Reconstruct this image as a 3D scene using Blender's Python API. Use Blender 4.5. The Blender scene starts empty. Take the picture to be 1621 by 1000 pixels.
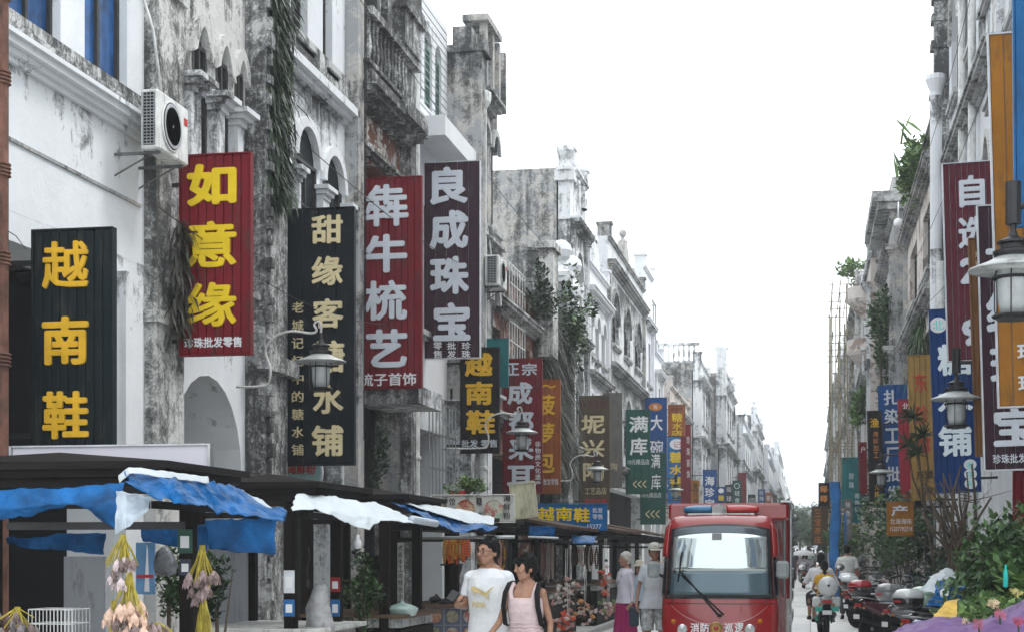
import bpy, math, random
from math import sin, cos, pi, radians
from mathutils import Vector, Matrix
random.seed(11)
SC = bpy.context.scene
COL = SC.collection

# ------------------------------------------------------------------ camera
F, CX, HY, CH = 2500.0, 810.5, 870.0, 1.6
A = math.atan(470 / 2500)
CA, SA = cos(A), sin(A)
cam_d = bpy.data.cameras.new('camera')
cam = bpy.data.objects.new('camera', cam_d)
COL.objects.link(cam)
cam.location = (0, 0, CH)
cam.rotation_euler = (pi / 2, 0, A)
cam_d.sensor_width = 36
cam_d.lens = F / 1621 * 36
cam_d.shift_y = (HY - 500) / 1621
cam_d.clip_start = 0.1
cam_d.clip_end = 3000
SC.camera = cam

# ------------------------------------------------------------------ sky, sun, exposure
world = bpy.data.worlds.new('World')
SC.world = world
world.use_nodes = True
nt = world.node_tree
nt.nodes.clear()
sky = nt.nodes.new('ShaderNodeTexSky')
sky.sky_type = 'NISHITA'
sky.sun_disc = False
sky.sun_elevation = radians(58)
sky.sun_rotation = radians(70)
sky.air_density = 2.0
sky.dust_density = 6.0
hsv = nt.nodes.new('ShaderNodeHueSaturation')
hsv.inputs['Saturation'].default_value = 0.10
bg = nt.nodes.new('ShaderNodeBackground')
bg.inputs[1].default_value = 0.13
wo = nt.nodes.new('ShaderNodeOutputWorld')
nt.links.new(sky.outputs[0], hsv.inputs['Color'])
# overcast: the clear sky seen through an even bright cloud layer
cloud = nt.nodes.new('ShaderNodeMix'); cloud.data_type = 'RGBA'
cloud.inputs[0].default_value = 0.6
cloud.inputs[7].default_value = (15.2, 16.1, 16.7, 1)
nt.links.new(hsv.outputs[0], cloud.inputs[6])
nt.links.new(cloud.outputs[2], bg.inputs[0])
nt.links.new(bg.outputs[0], wo.inputs[0])
sd = bpy.data.lights.new('sun', 'SUN')
sd.energy = 1.0
sd.angle = radians(14)
sd.color = (1, 0.97, 0.93)
sun = bpy.data.objects.new('sun', sd)
COL.objects.link(sun)
# sun_rotation in the sky is clockwise from +Y seen from above
SAZ, SEL = radians(70), radians(58)
sdir = Vector((sin(SAZ) * cos(SEL), cos(SAZ) * cos(SEL), sin(SEL)))
sun.rotation_euler = sdir.to_track_quat('Z', 'Y').to_euler()
SC.view_settings.view_transform = 'Standard'
SC.view_settings.look = 'None'
SC.view_settings.gamma = 1
SC.view_settings.exposure = 0.50
SC.view_settings.use_curve_mapping = False
SC.cycles.max_bounces = 6
SC.cycles.diffuse_bounces = 3
SC.cycles.glossy_bounces = 3
SC.cycles.transmission_bounces = 4
SC.cycles.transparent_max_bounces = 8
SC.cycles.volume_bounces = 0
SC.cycles.use_denoising = True

# ------------------------------------------------------------------ photo <-> world
def on_x(px, X):
    """depth along the street (Y) where the ray through column px meets the plane x = X"""
    t = (px - CX) / F
    return X * (CA + t * SA) / (t * CA - SA)
def dep(X, Y): return -X * SA + Y * CA
def xz(px, py, Y):
    t = (px - CX) / F
    X = Y * (t * CA - SA) / (CA + t * SA)
    return X, CH + (HY - py) / F * dep(X, Y)
def zf(px, py, X):
    return CH + (HY - py) / F * dep(X, on_x(px, X))
def P(px, py, Y):
    x, z = xz(px, py, Y)
    return Vector((x, Y, z))

# ------------------------------------------------------------------ materials
MATS = {}
def ramp(nt, fac, stops):
    r = nt.nodes.new('ShaderNodeValToRGB')
    e = r.color_ramp.elements
    e[0].position, e[0].color = stops[0][0], (*stops[0][1], 1)
    e[1].position, e[1].color = stops[-1][0], (*stops[-1][1], 1)
    for p, c in stops[1:-1]:
        n = e.new(p); n.color = (*c, 1)
    nt.links.new(fac, r.inputs[0])
    return r.outputs[0]
def noise(nt, vec, scale, detail=4, rough=0.6, dist=0):
    n = nt.nodes.new('ShaderNodeTexNoise')
    n.inputs['Scale'].default_value = scale
    n.inputs['Detail'].default_value = detail
    n.inputs['Roughness'].default_value = rough
    n.inputs['Distortion'].default_value = dist
    nt.links.new(vec, n.inputs['Vector'])
    return n.outputs[0]
def mapping(nt, vec, scale, loc=(0, 0, 0)):
    m = nt.nodes.new('ShaderNodeMapping')
    m.inputs['Scale'].default_value = scale
    m.inputs['Location'].default_value = loc
    nt.links.new(vec, m.inputs[0])
    return m.outputs[0]
def mixc(nt, fac, a, b, mode='MIX'):
    m = nt.nodes.new('ShaderNodeMix')
    m.data_type = 'RGBA'; m.blend_type = mode
    for s, v in ((0, fac), (6, a), (7, b)):
        if isinstance(v, (int, float)): m.inputs[s].default_value = v
        elif isinstance(v, tuple): m.inputs[s].default_value = (*v, 1)
        else: nt.links.new(v, m.inputs[s])
    return m.outputs[2]
def math_(nt, op, a, b=0.0):
    m = nt.nodes.new('ShaderNodeMath'); m.operation = op
    for i, v in enumerate((a, b)):
        if isinstance(v, (int, float)): m.inputs[i].default_value = v
        else: nt.links.new(v, m.inputs[i])
    return m.outputs[0]
def newmat(name):
    m = bpy.data.materials.new(name); m.use_nodes = True
    b = m.node_tree.nodes['Principled BSDF']
    return m, m.node_tree, b
def bump(nt, b, h, s, d=0.01):
    n = nt.nodes.new('ShaderNodeBump')
    n.inputs['Strength'].default_value = s; n.inputs['Distance'].default_value = d
    nt.links.new(h, n.inputs['Height']); nt.links.new(n.outputs[0], b.inputs['Normal'])
def mat(name, c, rough=0.6, metal=0.0, var=0.25, scale=6.0, bs=0.15, coat=0.0, spec=None, grime=0.0, gc=(0.03, 0.028, 0.025)):
    """plain painted / cloth / metal surface with slight mottling, optional grime"""
    if name in MATS: return MATS[name]
    m, nt, b = newmat(name)
    g = nt.nodes.new('ShaderNodeNewGeometry').outputs['Position']
    n = noise(nt, g, scale, 5)
    lo = tuple(x * (1 - var) for x in c); hi = tuple(min(1, x * (1 + var * 0.6)) for x in c)
    col = ramp(nt, n, [(0.3, lo), (0.7, hi)])
    if grime:
        gn = noise(nt, mapping(nt, g, (3, 3, 0.7)), 3.0, 7, 0.7)
        f = ramp(nt, gn, [(0.62 - grime * 0.25, (0, 0, 0)), (0.8 - grime * 0.2, (1, 1, 1))])
        col = mixc(nt, math_(nt, 'MULTIPLY', f, 0.8), col, gc)
    nt.links.new(col, b.inputs['Base Color'])
    b.inputs['Roughness'].default_value = rough
    b.inputs['Metallic'].default_value = metal
    if coat: b.inputs['Coat Weight'].default_value = coat
    b.inputs['Specular IOR Level'].default_value = spec if spec is not None else (.5 if (rough < .3 or metal) else .13)
    bump(nt, b, noise(nt, g, scale * 6, 4), bs, 0.01)
    MATS[name] = m
    return m
def wallmat(name, base, amt=0.5, stain=(0.03, 0.031, 0.031), under=None, uamt=0.0, rough=0.9, seed=0.0, relief=0.4, zs=(4.35, 7.75, 10.9), zb=0.09):
    """old lime plaster: black mould in streaks and patches, coat fallen off in places"""
    m, nt, b = newmat(name)
    g0 = nt.nodes.new('ShaderNodeNewGeometry').outputs['Position']
    g = mapping(nt, g0, (1, 1, 1), (seed, seed * 2, seed * 3))
    big = noise(nt, g, 0.55, 6, 0.65, 0.3)
    streak = noise(nt, mapping(nt, g, (4.0, 4.0, 0.35)), 1.3, 8, 0.7, 0.2)
    fine = noise(nt, g, 9.0, 8, 0.75, 0.2)
    med = noise(nt, g, 2.3, 8, 0.72, 0.5)
    col = ramp(nt, big, [(0.3, tuple(x * 0.82 for x in base)), (0.7, base)])
    # weak grey veil
    veil = ramp(nt, med, [(0.46, (0, 0, 0)), (0.72, (1, 1, 1))])
    col = mixc(nt, math_(nt, 'MULTIPLY', veil, 0.06 + 0.26 * amt), col, tuple(0.45 * x + 0.5 * s for x, s in zip(base, stain)))
    if under:
        u = ramp(nt, noise(nt, g, 1.6, 9, 0.7, 1.0), [(0.60 - 0.25 * uamt, (0, 0, 0)), (0.63 - 0.25 * uamt, (1, 1, 1))])
        ucol = ramp(nt, fine, [(0.3, tuple(x * 0.6 for x in under)), (0.7, under)])
        col = mixc(nt, u, col, ucol)
    crk = nt.nodes.new('ShaderNodeTexVoronoi'); crk.feature = 'DISTANCE_TO_EDGE'; crk.inputs['Scale'].default_value = 7.0
    wv = nt.nodes.new('ShaderNodeVectorMath'); wv.operation = 'ADD'
    wn = nt.nodes.new('ShaderNodeTexNoise'); wn.inputs['Scale'].default_value = 5.0; wn.inputs['Detail'].default_value = 6
    nt.links.new(g, wn.inputs['Vector']); nt.links.new(g, wv.inputs[0]); nt.links.new(wn.outputs['Color'], wv.inputs[1]); nt.links.new(wv.outputs[0], crk.inputs['Vector'])
    rough_n = noise(nt, g, 3.4, 12, 0.82, 0.6)
    s1 = math_(nt, 'ADD', math_(nt, 'ADD', math_(nt, 'MULTIPLY', streak, 0.30), math_(nt, 'MULTIPLY', rough_n, 0.42)), math_(nt, 'ADD', math_(nt, 'MULTIPLY', big, 0.40), math_(nt, 'MULTIPLY', crk.outputs['Distance'], -0.16 * amt)))
    zc = nt.nodes.new('ShaderNodeSeparateXYZ'); nt.links.new(g0, zc.inputs[0])
    for zi in zs:      # rain drips: soot gathers in the metre below each ledge
        mr = nt.nodes.new('ShaderNodeMapRange'); nt.links.new(zc.outputs[2], mr.inputs[0])
        mr.inputs[1].default_value = zi - 1.0; mr.inputs[2].default_value = zi; mr.inputs[4].default_value = zb
        s1 = math_(nt, 'ADD', s1, math_(nt, 'MULTIPLY', mr.outputs[0], math_(nt, 'LESS_THAN', zc.outputs[2], zi + .02)))
    c0 = 0.70 - 0.20 * amt
    f = ramp(nt, s1, [(c0 - 0.035, (0, 0, 0)), (c0 + 0.005, (0.6,) * 3), (c0 + 0.06, (1, 1, 1))])
    col = mixc(nt, math_(nt, 'MULTIPLY', f, 0.93), col, stain)
    nt.links.new(col, b.inputs['Base Color'])
    b.inputs['Roughness'].default_value = rough
    b.inputs['Specular IOR Level'].default_value = 0.2
    bump(nt, b, math_(nt, 'ADD', fine, med), relief, 0.03)
    MATS[name] = m
    return m
def woodmat(name, c, rough=0.6, along=2):
    if name in MATS: return MATS[name]
    m, nt, b = newmat(name)
    g = nt.nodes.new('ShaderNodeNewGeometry').outputs['Position']
    sc = [18, 18, 18]; sc[along] = 1.2
    n = noise(nt, mapping(nt, g, tuple(sc)), 1.6, 7, 0.7, 0.6)
    col = ramp(nt, n, [(0.3, tuple(x * 0.45 for x in c)), (0.55, c), (0.8, tuple(min(1, x * 1.35) for x in c))])
    nt.links.new(col, b.inputs['Base Color'])
    b.inputs['Roughness'].default_value = rough
    b.inputs['Specular IOR Level'].default_value = .07
    bump(nt, b, n, 0.35, 0.01)
    MATS[name] = m
    return m
def leafmat(name, dark, light, trans=0.25):
    m, nt, b = newmat(name)
    g = nt.nodes.new('ShaderNodeNewGeometry')
    n = noise(nt, g.outputs['Position'], 5.0, 3, 0.6)
    col = ramp(nt, math_(nt, 'ADD', math_(nt, 'MULTIPLY', n, 0.6), math_(nt, 'MULTIPLY', g.outputs['Random Per Island'], 0.4)), [(0.25, dark), (0.75, light)])
    nt.links.new(col, b.inputs['Base Color'])
    b.inputs['Roughness'].default_value = 0.5
    b.inputs['Specular IOR Level'].default_value = 0.35
    MATS[name] = m
    return m
def picmat(name, a, b_, c, scale=9.0):
    """printed food photograph: coloured mottles"""
    m, nt, b = newmat(name)
    g = nt.nodes.new('ShaderNodeNewGeometry').outputs['Position']
    col = ramp(nt, noise(nt, g, scale, 5, 0.7, 0.8), [(0.32, a), (0.47, b_), (0.58, c), (0.68, a)])
    nt.links.new(col, b.inputs['Base Color']); b.inputs['Roughness'].default_value = 0.4
    MATS[name] = m
    return m

W = {}
W['white'] = wallmat('lime_white', (0.76, 0.79, 0.82), 0.34)
W['white2'] = wallmat('lime_white_soiled', (0.74, 0.76, 0.78), 0.58, seed=5.1)
W['white3'] = wallmat('lime_white_clean', (0.78, 0.80, 0.83), 0.14, seed=9.1)
W['grey'] = wallmat('plaster_grey', (0.38, 0.39, 0.40), 0.66, seed=2.2, under=(0.55, 0.53, 0.5), uamt=0.4, zs=())
W['dark'] = wallmat('plaster_black', (0.66, 0.67, 0.67), 0.95, seed=7.7, relief=0.9, zs=())
W['mould'] = wallmat('plaster_mould', (0.72, 0.72, 0.70), 0.72, seed=3.4, relief=1.0, zs=())
W['sill'] = wallmat('cement_sill', (0.52, 0.53, 0.53), 0.66, seed=1.4, zs=())
W['brick'] = wallmat('plaster_brick', (0.50, 0.48, 0.46), 0.6, under=(0.24, 0.11, 0.08), uamt=0.6, seed=4.4, zs=())
W['warm'] = wallmat('plaster_warm', (0.66, 0.61, 0.57), 0.5, under=(0.38, 0.3, 0.26), uamt=0.3, seed=6.4, zs=())
W['near'] = wallmat('lime_white_near', (0.77, 0.80, 0.83), 0.18, seed=1.1, zs=(5.7, 4.45), zb=0.07)
W['shade'] = wallmat('arcade_wall', (0.075, 0.075, 0.08), 0.45, seed=8.4, zs=())  # shade inside the arcades put into a near-black plaster colour
M = {}
M['glass'] = mat('dark_opening_pane', (0.016, 0.021, 0.025), 0.55, 0, 0.5, 1.0, 0.02, spec=.03)  # matte dark pane, darkness of the open rooms put into its colour
M['blueglass'] = mat('blue_film_glass', (0.02, 0.085, 0.24), 0.2, 0, 0.8, 2.6, 0.05, spec=.25)
M['greenglass'] = mat('green_glass', (0.08, 0.15, 0.14), 0.15, 0, 0.3, 1.0, 0.02)
M['frame'] = mat('window_frame_dark', (0.05, 0.05, 0.05), 0.5)
M['framew'] = mat('window_frame_white', (0.6, 0.6, 0.58), 0.5, grime=0.4)
M['frameg'] = mat('window_frame_green', (0.12, 0.2, 0.18), 0.5)
M['shutter'] = mat('roller_shutter', (0.13, 0.135, 0.14), 0.5, 0.3, grime=0.5)
M['black'] = mat('black_paint', (0.015, 0.015, 0.016), 0.45)
M['iron'] = mat('wrought_iron', (0.03, 0.03, 0.033), 0.45, 0.6)
M['steel'] = mat('galvanised_steel', (0.42, 0.43, 0.44), 0.35, 0.8)
M['pvc'] = mat('white_pvc', (0.68, 0.69, 0.68), 0.45, grime=0.35)
M['rust'] = mat('rusted_pipe', (0.16, 0.08, 0.06), 0.8, 0, 0.5, 5, 0.5, grime=0.5)
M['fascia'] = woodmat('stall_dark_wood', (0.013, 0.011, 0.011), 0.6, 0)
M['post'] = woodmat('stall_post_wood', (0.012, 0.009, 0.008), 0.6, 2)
M['silver'] = mat('silver_letters', (0.62, 0.66, 0.72), 0.35, 0.0, 0.1)
M['gold'] = mat('gold_letters', (0.72, 0.42, 0.03), 0.4, 0, 0.2)
M['yellow'] = mat('yellow_letters', (0.78, 0.55, 0.02), 0.4, 0, 0.12)
M['pale'] = mat('pale_gold_letters', (0.70, 0.60, 0.36), 0.4, 0, 0.15)
M['whitep'] = mat('white_print', (0.75, 0.76, 0.78), 0.45, 0, 0.08)
M['cyan'] = mat('cyan_outline', (0.05, 0.65, 0.6), 0.45)
M['redp'] = mat('red_print', (0.5, 0.04, 0.035), 0.5)
M['blackp'] = mat('black_print', (0.02, 0.02, 0.02), 0.5)
M['brownp'] = mat('plum_print', (0.09, 0.025, 0.03), 0.5)
M['leaf'] = leafmat('leaf_green', (0.010, 0.030, 0.010), (0.07, 0.14, 0.04))
M['leafl'] = leafmat('leaf_light', (0.04, 0.09, 0.025), (0.15, 0.25, 0.07))
M['leafd'] = leafmat('leaf_dark', (0.006, 0.016, 0.008), (0.035, 0.065, 0.028))
M['dry'] = leafmat('dry_root', (0.012, 0.011, 0.009), (0.06, 0.055, 0.042))
M['bark'] = woodmat('bark', (0.11, 0.085, 0.065), 0.9)
M['skin'] = mat('skin', (0.37, 0.205, 0.14), 0.5, 0, 0.22, 14, 0.05)
M['skind'] = mat('skin_tan', (0.33, 0.18, 0.12), 0.5, 0, 0.1, 20, 0.05)
M['hair'] = mat('black_hair', (0.010, 0.009, 0.009), 0.4, 0, 0.6, 90, 1.0)
M['hairg'] = mat('grey_hair', (0.55, 0.54, 0.5), 0.6, 0, 0.3, 60, 0.5)
M['rubber'] = mat('rubber', (0.012, 0.012, 0.013), 0.8)
M['chrome'] = mat('chrome', (0.6, 0.6, 0.62), 0.15, 1.0)
M['lens'] = mat('lamp_lens', (0.6, 0.6, 0.6), 0.1, 0.3)
M['amber'] = mat('amber_lens', (0.6, 0.2, 0.02), 0.2)
M['redlens'] = mat('red_lens', (0.4, 0.02, 0.02), 0.2)
M['tarp'] = mat('blue_tarpaulin', (0.006, 0.092, 0.27), 0.36, 0, 0.6, 5.0, 0.9)
M['tarps'] = mat('silver_tarpaulin', (0.46, 0.53, 0.60), 0.38, 0.2, 0.3, 3.0, 0.5)
M['tarpw'] = mat('white_tarpaulin', (0.52, 0.57, 0.60), 0.5, 0, 0.1, 3.0, 0.4)

# ------------------------------------------------------------------ mesh builder
class MB:
    def __init__(s): s.v, s.f, s.m = [], [], []
    def add(s, vs, fs, mi=0):
        n = len(s.v)
        s.v += [tuple(v) for v in vs]
        s.f += [tuple(i + n for i in f) for f in fs]
        s.m += [mi] * len(fs)
        return s
    def box(s, a, b, mi=0):
        x0, x1 = sorted((a[0], b[0])); y0, y1 = sorted((a[1], b[1])); z0, z1 = sorted((a[2], b[2]))
        return s.add([(x0, y0, z0), (x1, y0, z0), (x1, y1, z0), (x0, y1, z0), (x0, y0, z1), (x1, y0, z1), (x1, y1, z1), (x0, y1, z1)],
                     [(0, 3, 2, 1), (4, 5, 6, 7), (0, 1, 5, 4), (1, 2, 6, 5), (2, 3, 7, 6), (3, 0, 4, 7)], mi)
    def bbox(s, a, b, c=0.01, mi=0):
        """box with chamfered vertical edges and top/bottom rims"""
        x0, x1 = sorted((a[0], b[0])); y0, y1 = sorted((a[1], b[1])); z0, z1 = sorted((a[2], b[2]))
        c = min(c, (x1 - x0) * .45, (y1 - y0) * .45, (z1 - z0) * .45)
        def ring(e, z):
            q = []
            for X, Y, sx, sy in ((x0, y0, 1, 1), (x1, y0, -1, 1), (x1, y1, -1, -1), (x0, y1, 1, -1)):
                p = (X + sx * (c + e), Y + sy * e, z); r = (X + sx * e, Y + sy * (c + e), z)
                q += [r, p] if (sx * sy > 0) else [p, r]
            return q
        vs = ring(c * .8, z0) + ring(0, z0 + c) + ring(0, z1 - c) + ring(c * .8, z1)
        fs = [tuple(reversed(range(8))), tuple(range(24, 32))]
        for k in range(3):
            for i in range(8):
                j = (i + 1) % 8
                fs.append((k * 8 + i, k * 8 + j, k * 8 + 8 + j, k * 8 + 8 + i))
        return s.add(vs, fs, mi)
    def tube(s, pts, r, n=8, mi=0, caps=True, flat=None):
        pts = [Vector(p) for p in pts]
        rs = r if isinstance(r, (list, tuple)) else [r] * len(pts)
        vs, fs = [], []
        prev = None
        for i, p in enumerate(pts):
            d = (pts[min(i + 1, len(pts) - 1)] - pts[max(i - 1, 0)])
            d = d.normalized() if d.length > 1e-9 else Vector((0, 0, 1))
            if prev is None:
                u = d.cross(Vector((0, 0, 1)))
                if u.length < 0.05: u = d.cross(Vector((0, 1, 0)))
            else:
                u = prev - d * prev.dot(d)
            u.normalize(); prev = u
            w = d.cross(u)
            for k in range(n):
                a = 2 * pi * k / n
                vs.append(p + (u * cos(a) + w * sin(a) * (flat or 1)) * rs[i])
        for i in range(len(pts) - 1):
            for k in range(n):
                j = (k + 1) % n
                fs.append((i * n + k, i * n + j, i * n + n + j, i * n + n + k))
        if caps:
            fs.append(tuple(reversed(range(n))))
            fs.append(tuple(range((len(pts) - 1) * n, len(pts) * n)))
        return s.add(vs, fs, mi)
    def lathe(s, c, prof, n=16, mi=0, axis='z', sx=1, sy=1):
        vs, fs = [], []
        for r, z in prof:
            for k in range(n):
                a = 2 * pi * k / n
                x, y = r * cos(a) * sx, r * sin(a) * sy
                p = (x, y, z) if axis == 'z' else ((z, x, y) if axis == 'x' else (x, z, y))
                vs.append((c[0] + p[0], c[1] + p[1], c[2] + p[2]))
        for i in range(len(prof) - 1):
            for k in range(n):
                j = (k + 1) % n
                q = (i * n + k, i * n + j, i * n + n + j, i * n + n + k)
                fs.append(q if axis != 'y' else tuple(reversed(q)))
        if prof[0][0] > 1e-4: fs.append(tuple(reversed(range(n))))
        if prof[-1][0] > 1e-4: fs.append(tuple(range((len(prof) - 1) * n, len(prof) * n)))
        return s.add(vs, fs, mi)
    def ball(s, c, r, n=12, mi=0, m=8):
        r = r if isinstance(r, (tuple, list)) else (r, r, r)
        prof = [(max(1e-5, sin(pi * i / m)), -cos(pi * i / m)) for i in range(m + 1)]
        vs, fs = [], []
        for a, z in prof:
            for k in range(n):
                t = 2 * pi * k / n
                vs.append((c[0] + r[0] * a * cos(t), c[1] + r[1] * a * sin(t), c[2] + r[2] * z))
        for i in range(m):
            for k in range(n):
                j = (k + 1) % n
                fs.append((i * n + k, i * n + j, i * n + n + j, i * n + n + k))
        return s.add(vs, fs, mi)
    def prism(s, poly, y0, y1, mi=0):
        """poly in (x, z), extruded from y0 to y1 (y0 nearer the camera)"""
        n = len(poly)
        vs = [(x, y0, z) for x, z in poly] + [(x, y1, z) for x, z in poly]
        fs = [tuple(range(n)), tuple(reversed(range(n, 2 * n)))]
        fs += [(i, n + i, n + (i + 1) % n, (i + 1) % n) for i in range(n)]
        return s.add(vs, fs, mi)
    def prismx(s, poly, x0, x1, mi=0):
        """poly in (y, z), extruded along x"""
        n = len(poly)
        vs = [(x0, y, z) for y, z in poly] + [(x1, y, z) for y, z in poly]
        fs = [tuple(range(n)), tuple(reversed(range(n, 2 * n)))]
        fs += [(i, n + i, n + (i + 1) % n, (i + 1) % n) for i in range(n)]
        return s.add(vs, fs, mi)
    def loft(s, rings, n=20, mi=0, pw=2.0):
        """rings (cx, cy, z, rx, ry): stacked super-ellipses"""
        vs, fs = [], []
        for cx, cy, z, rx, ry in rings:
            for k in range(n):
                a = 2 * pi * k / n
                ca, sa = cos(a), sin(a)
                e = 2 / pw
                vs.append((cx + rx * math.copysign(abs(ca) ** e, ca), cy + ry * math.copysign(abs(sa) ** e, sa), z))
        for i in range(len(rings) - 1):
            for k in range(n):
                j = (k + 1) % n
                fs.append((i * n + k, i * n + j, i * n + n + j, i * n + n + k))
        fs.append(tuple(reversed(range(n)))); fs.append(tuple(range((len(rings) - 1) * n, len(rings) * n)))
        return s.add(vs, fs, mi)
    def sheet(s, fn, nu, nv, th=0.006, mi=0):
        """fn(u, v) -> point; a thin cloth or panel with two sides"""
        g = [[Vector(fn(i / nu, j / nv)) for j in range(nv + 1)] for i in range(nu + 1)]
        vs, fs = [], []
        for i in range(nu + 1):
            for j in range(nv + 1):
                a = g[min(i + 1, nu)][j] - g[max(i - 1, 0)][j]
                b = g[i][min(j + 1, nv)] - g[i][max(j - 1, 0)]
                nn = a.cross(b)
                nn = nn.normalized() if nn.length > 1e-9 else Vector((0, 0, 1))
                vs.append(g[i][j] + nn * th / 2); vs.append(g[i][j] - nn * th / 2)
        w = (nv + 1) * 2
        for i in range(nu):
            for j in range(nv):
                a, b, c, d = i * w + j * 2, (i + 1) * w + j * 2, (i + 1) * w + j * 2 + 2, i * w + j * 2 + 2
                fs.append((a, b, c, d)); fs.append((a + 1, d + 1, c + 1, b + 1))
        for i in range(nu):
            a, b = i * w, (i + 1) * w; fs.append((a, a + 1, b + 1, b))
            a, b = i * w + nv * 2, (i + 1) * w + nv * 2; fs.append((a, b, b + 1, a + 1))
        for j in range(nv):
            a, b = j * 2, j * 2 + 2; fs.append((a, b, b + 1, a + 1))
            a, b = nu * w + j * 2, nu * w + j * 2 + 2; fs.append((a, a + 1, b + 1, b))
        return s.add(vs, fs, mi)
    def rot(s, mtx, start=0):
        for i in range(start, len(s.v)): s.v[i] = tuple(mtx @ Vector(s.v[i]))
        return s

ORG = {}
def thing(name, label, cat, loc=(0, 0, 0), group=None, rz=0.0):
    o = bpy.data.objects.new(name, None)
    COL.objects.link(o)
    o.empty_display_size = 0.3
    o.location = loc
    o.rotation_euler[2] = rz
    o['label'] = label; o['category'] = cat
    if group: o['group'] = group
    ORG[o.name] = Vector(loc)
    return o
def mesh(name, mb, mats, smooth=False):
    me = bpy.data.meshes.new(name)
    me.from_pydata(mb.v, [], mb.f)
    for m in (mats if isinstance(mats, (list, tuple)) else [mats]): me.materials.append(m)
    if len(set(mb.m)) > 1: me.polygons.foreach_set('material_index', mb.m)
    if smooth: me.polygons.foreach_set('use_smooth', [True] * len(mb.f))
    me.update()
    return me
def obj(name, mb, mats, parent=None, smooth=False, local=False, label=None, kind=None):
    """link one mesh; coordinates are world ones unless local (then they are the parent's)"""
    org = ORG.get(parent.name, Vector((0, 0, 0))) if parent else Vector((0, 0, 0))
    if not local and org.length > 0:
        mb.v = [(v[0] - org[0], v[1] - org[1], v[2] - org[2]) for v in mb.v]
    o = bpy.data.objects.new(name, mesh(name, mb, mats, smooth))
    COL.objects.link(o)
    if parent:
        o.parent = parent
        ORG[o.name] = org
    if label: o['label'] = label
    if kind: o['kind'] = kind
    return o
def tag(o, label, cat, group=None):
    o['label'] = label; o['category'] = cat
    if group: o['group'] = group
    return o
def autosmooth(o, ang=35):
    me = o.data
    me.polygons.foreach_set('use_smooth', [True] * len(me.polygons))
    me.set_sharp_from_angle(angle=radians(ang))
    return o
def dup(root, loc, rz=0.0, label=None, group=None):
    r = root.copy(); COL.objects.link(r)
    r.location = loc; r.rotation_euler[2] = rz
    if label: r['label'] = label
    if group: r['group'] = group
    for ch in list(root.children):
        c = ch.copy(); COL.objects.link(c); c.parent = r
        for g in list(ch.children):
            d = g.copy(); COL.objects.link(d); d.parent = c
    return r

# ------------------------------------------------------------------ lettering
GL = {}
def raw_text(txt, off, sp=1.0):
    k = (txt, off, sp)
    if k not in GL:
        c = bpy.data.curves.new('lettering', 'FONT')
        c.body = txt; c.size = 1; c.offset = off; c.extrude = 0.5; c.resolution_u = 2; c.space_character = sp
        o = bpy.data.objects.new('lettering', c)
        COL.objects.link(o)
        dg = bpy.context.evaluated_depsgraph_get()
        me = bpy.data.meshes.new_from_object(o.evaluated_get(dg))
        vs = [v.co.copy() for v in me.vertices]; fs = [tuple(p.vertices) for p in me.polygons]
        bpy.data.objects.remove(o); bpy.data.curves.remove(c); bpy.data.meshes.remove(me)
        GL[k] = (vs, fs)
    return GL[k]
def text_mb(txt, x0, z0, x1, z1, yf, th, off=0.02, mb=None, sp=1.0):
    """fit txt in the rectangle, front face at y = yf, reaching back th"""
    bold, off = off, 0.0
    vs, fs = raw_text(txt, off, sp)
    mb = mb or MB()
    if not vs: return mb
    ax, bx = min(v.x for v in vs), max(v.x for v in vs); ay, by = min(v.y for v in vs), max(v.y for v in vs)
    kx, kz = (x1 - x0) / (bx - ax), (z1 - z0) / (by - ay)
    # heavier weight: the same outline struck several times, a hair apart in depth
    n = 8 if bold >= .015 else (4 if bold > 0 else 1)
    b = bold * 1.15 * min(1.0, 1.6 / max(1, len(txt)) + .55) if n > 1 else 0
    w, h = bx - ax, by - ay
    kx, kz = (x1 - x0) / (w + 2 * b), (z1 - z0) / (h + 2 * b)
    for i in range(n):
        dx, dz = ((b * cos(2 * pi * i / n), b * sin(2 * pi * i / n)) if n > 1 else (0, 0))
        e = i * .00035
        mb.add([(x0 + (v.x - ax + b + dx) * kx, yf + e + (0.5 - v.z) * th, z0 + (v.y - ay + b + dz) * kz) for v in vs], fs)
    return mb
HAZE = 0.0014

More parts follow.
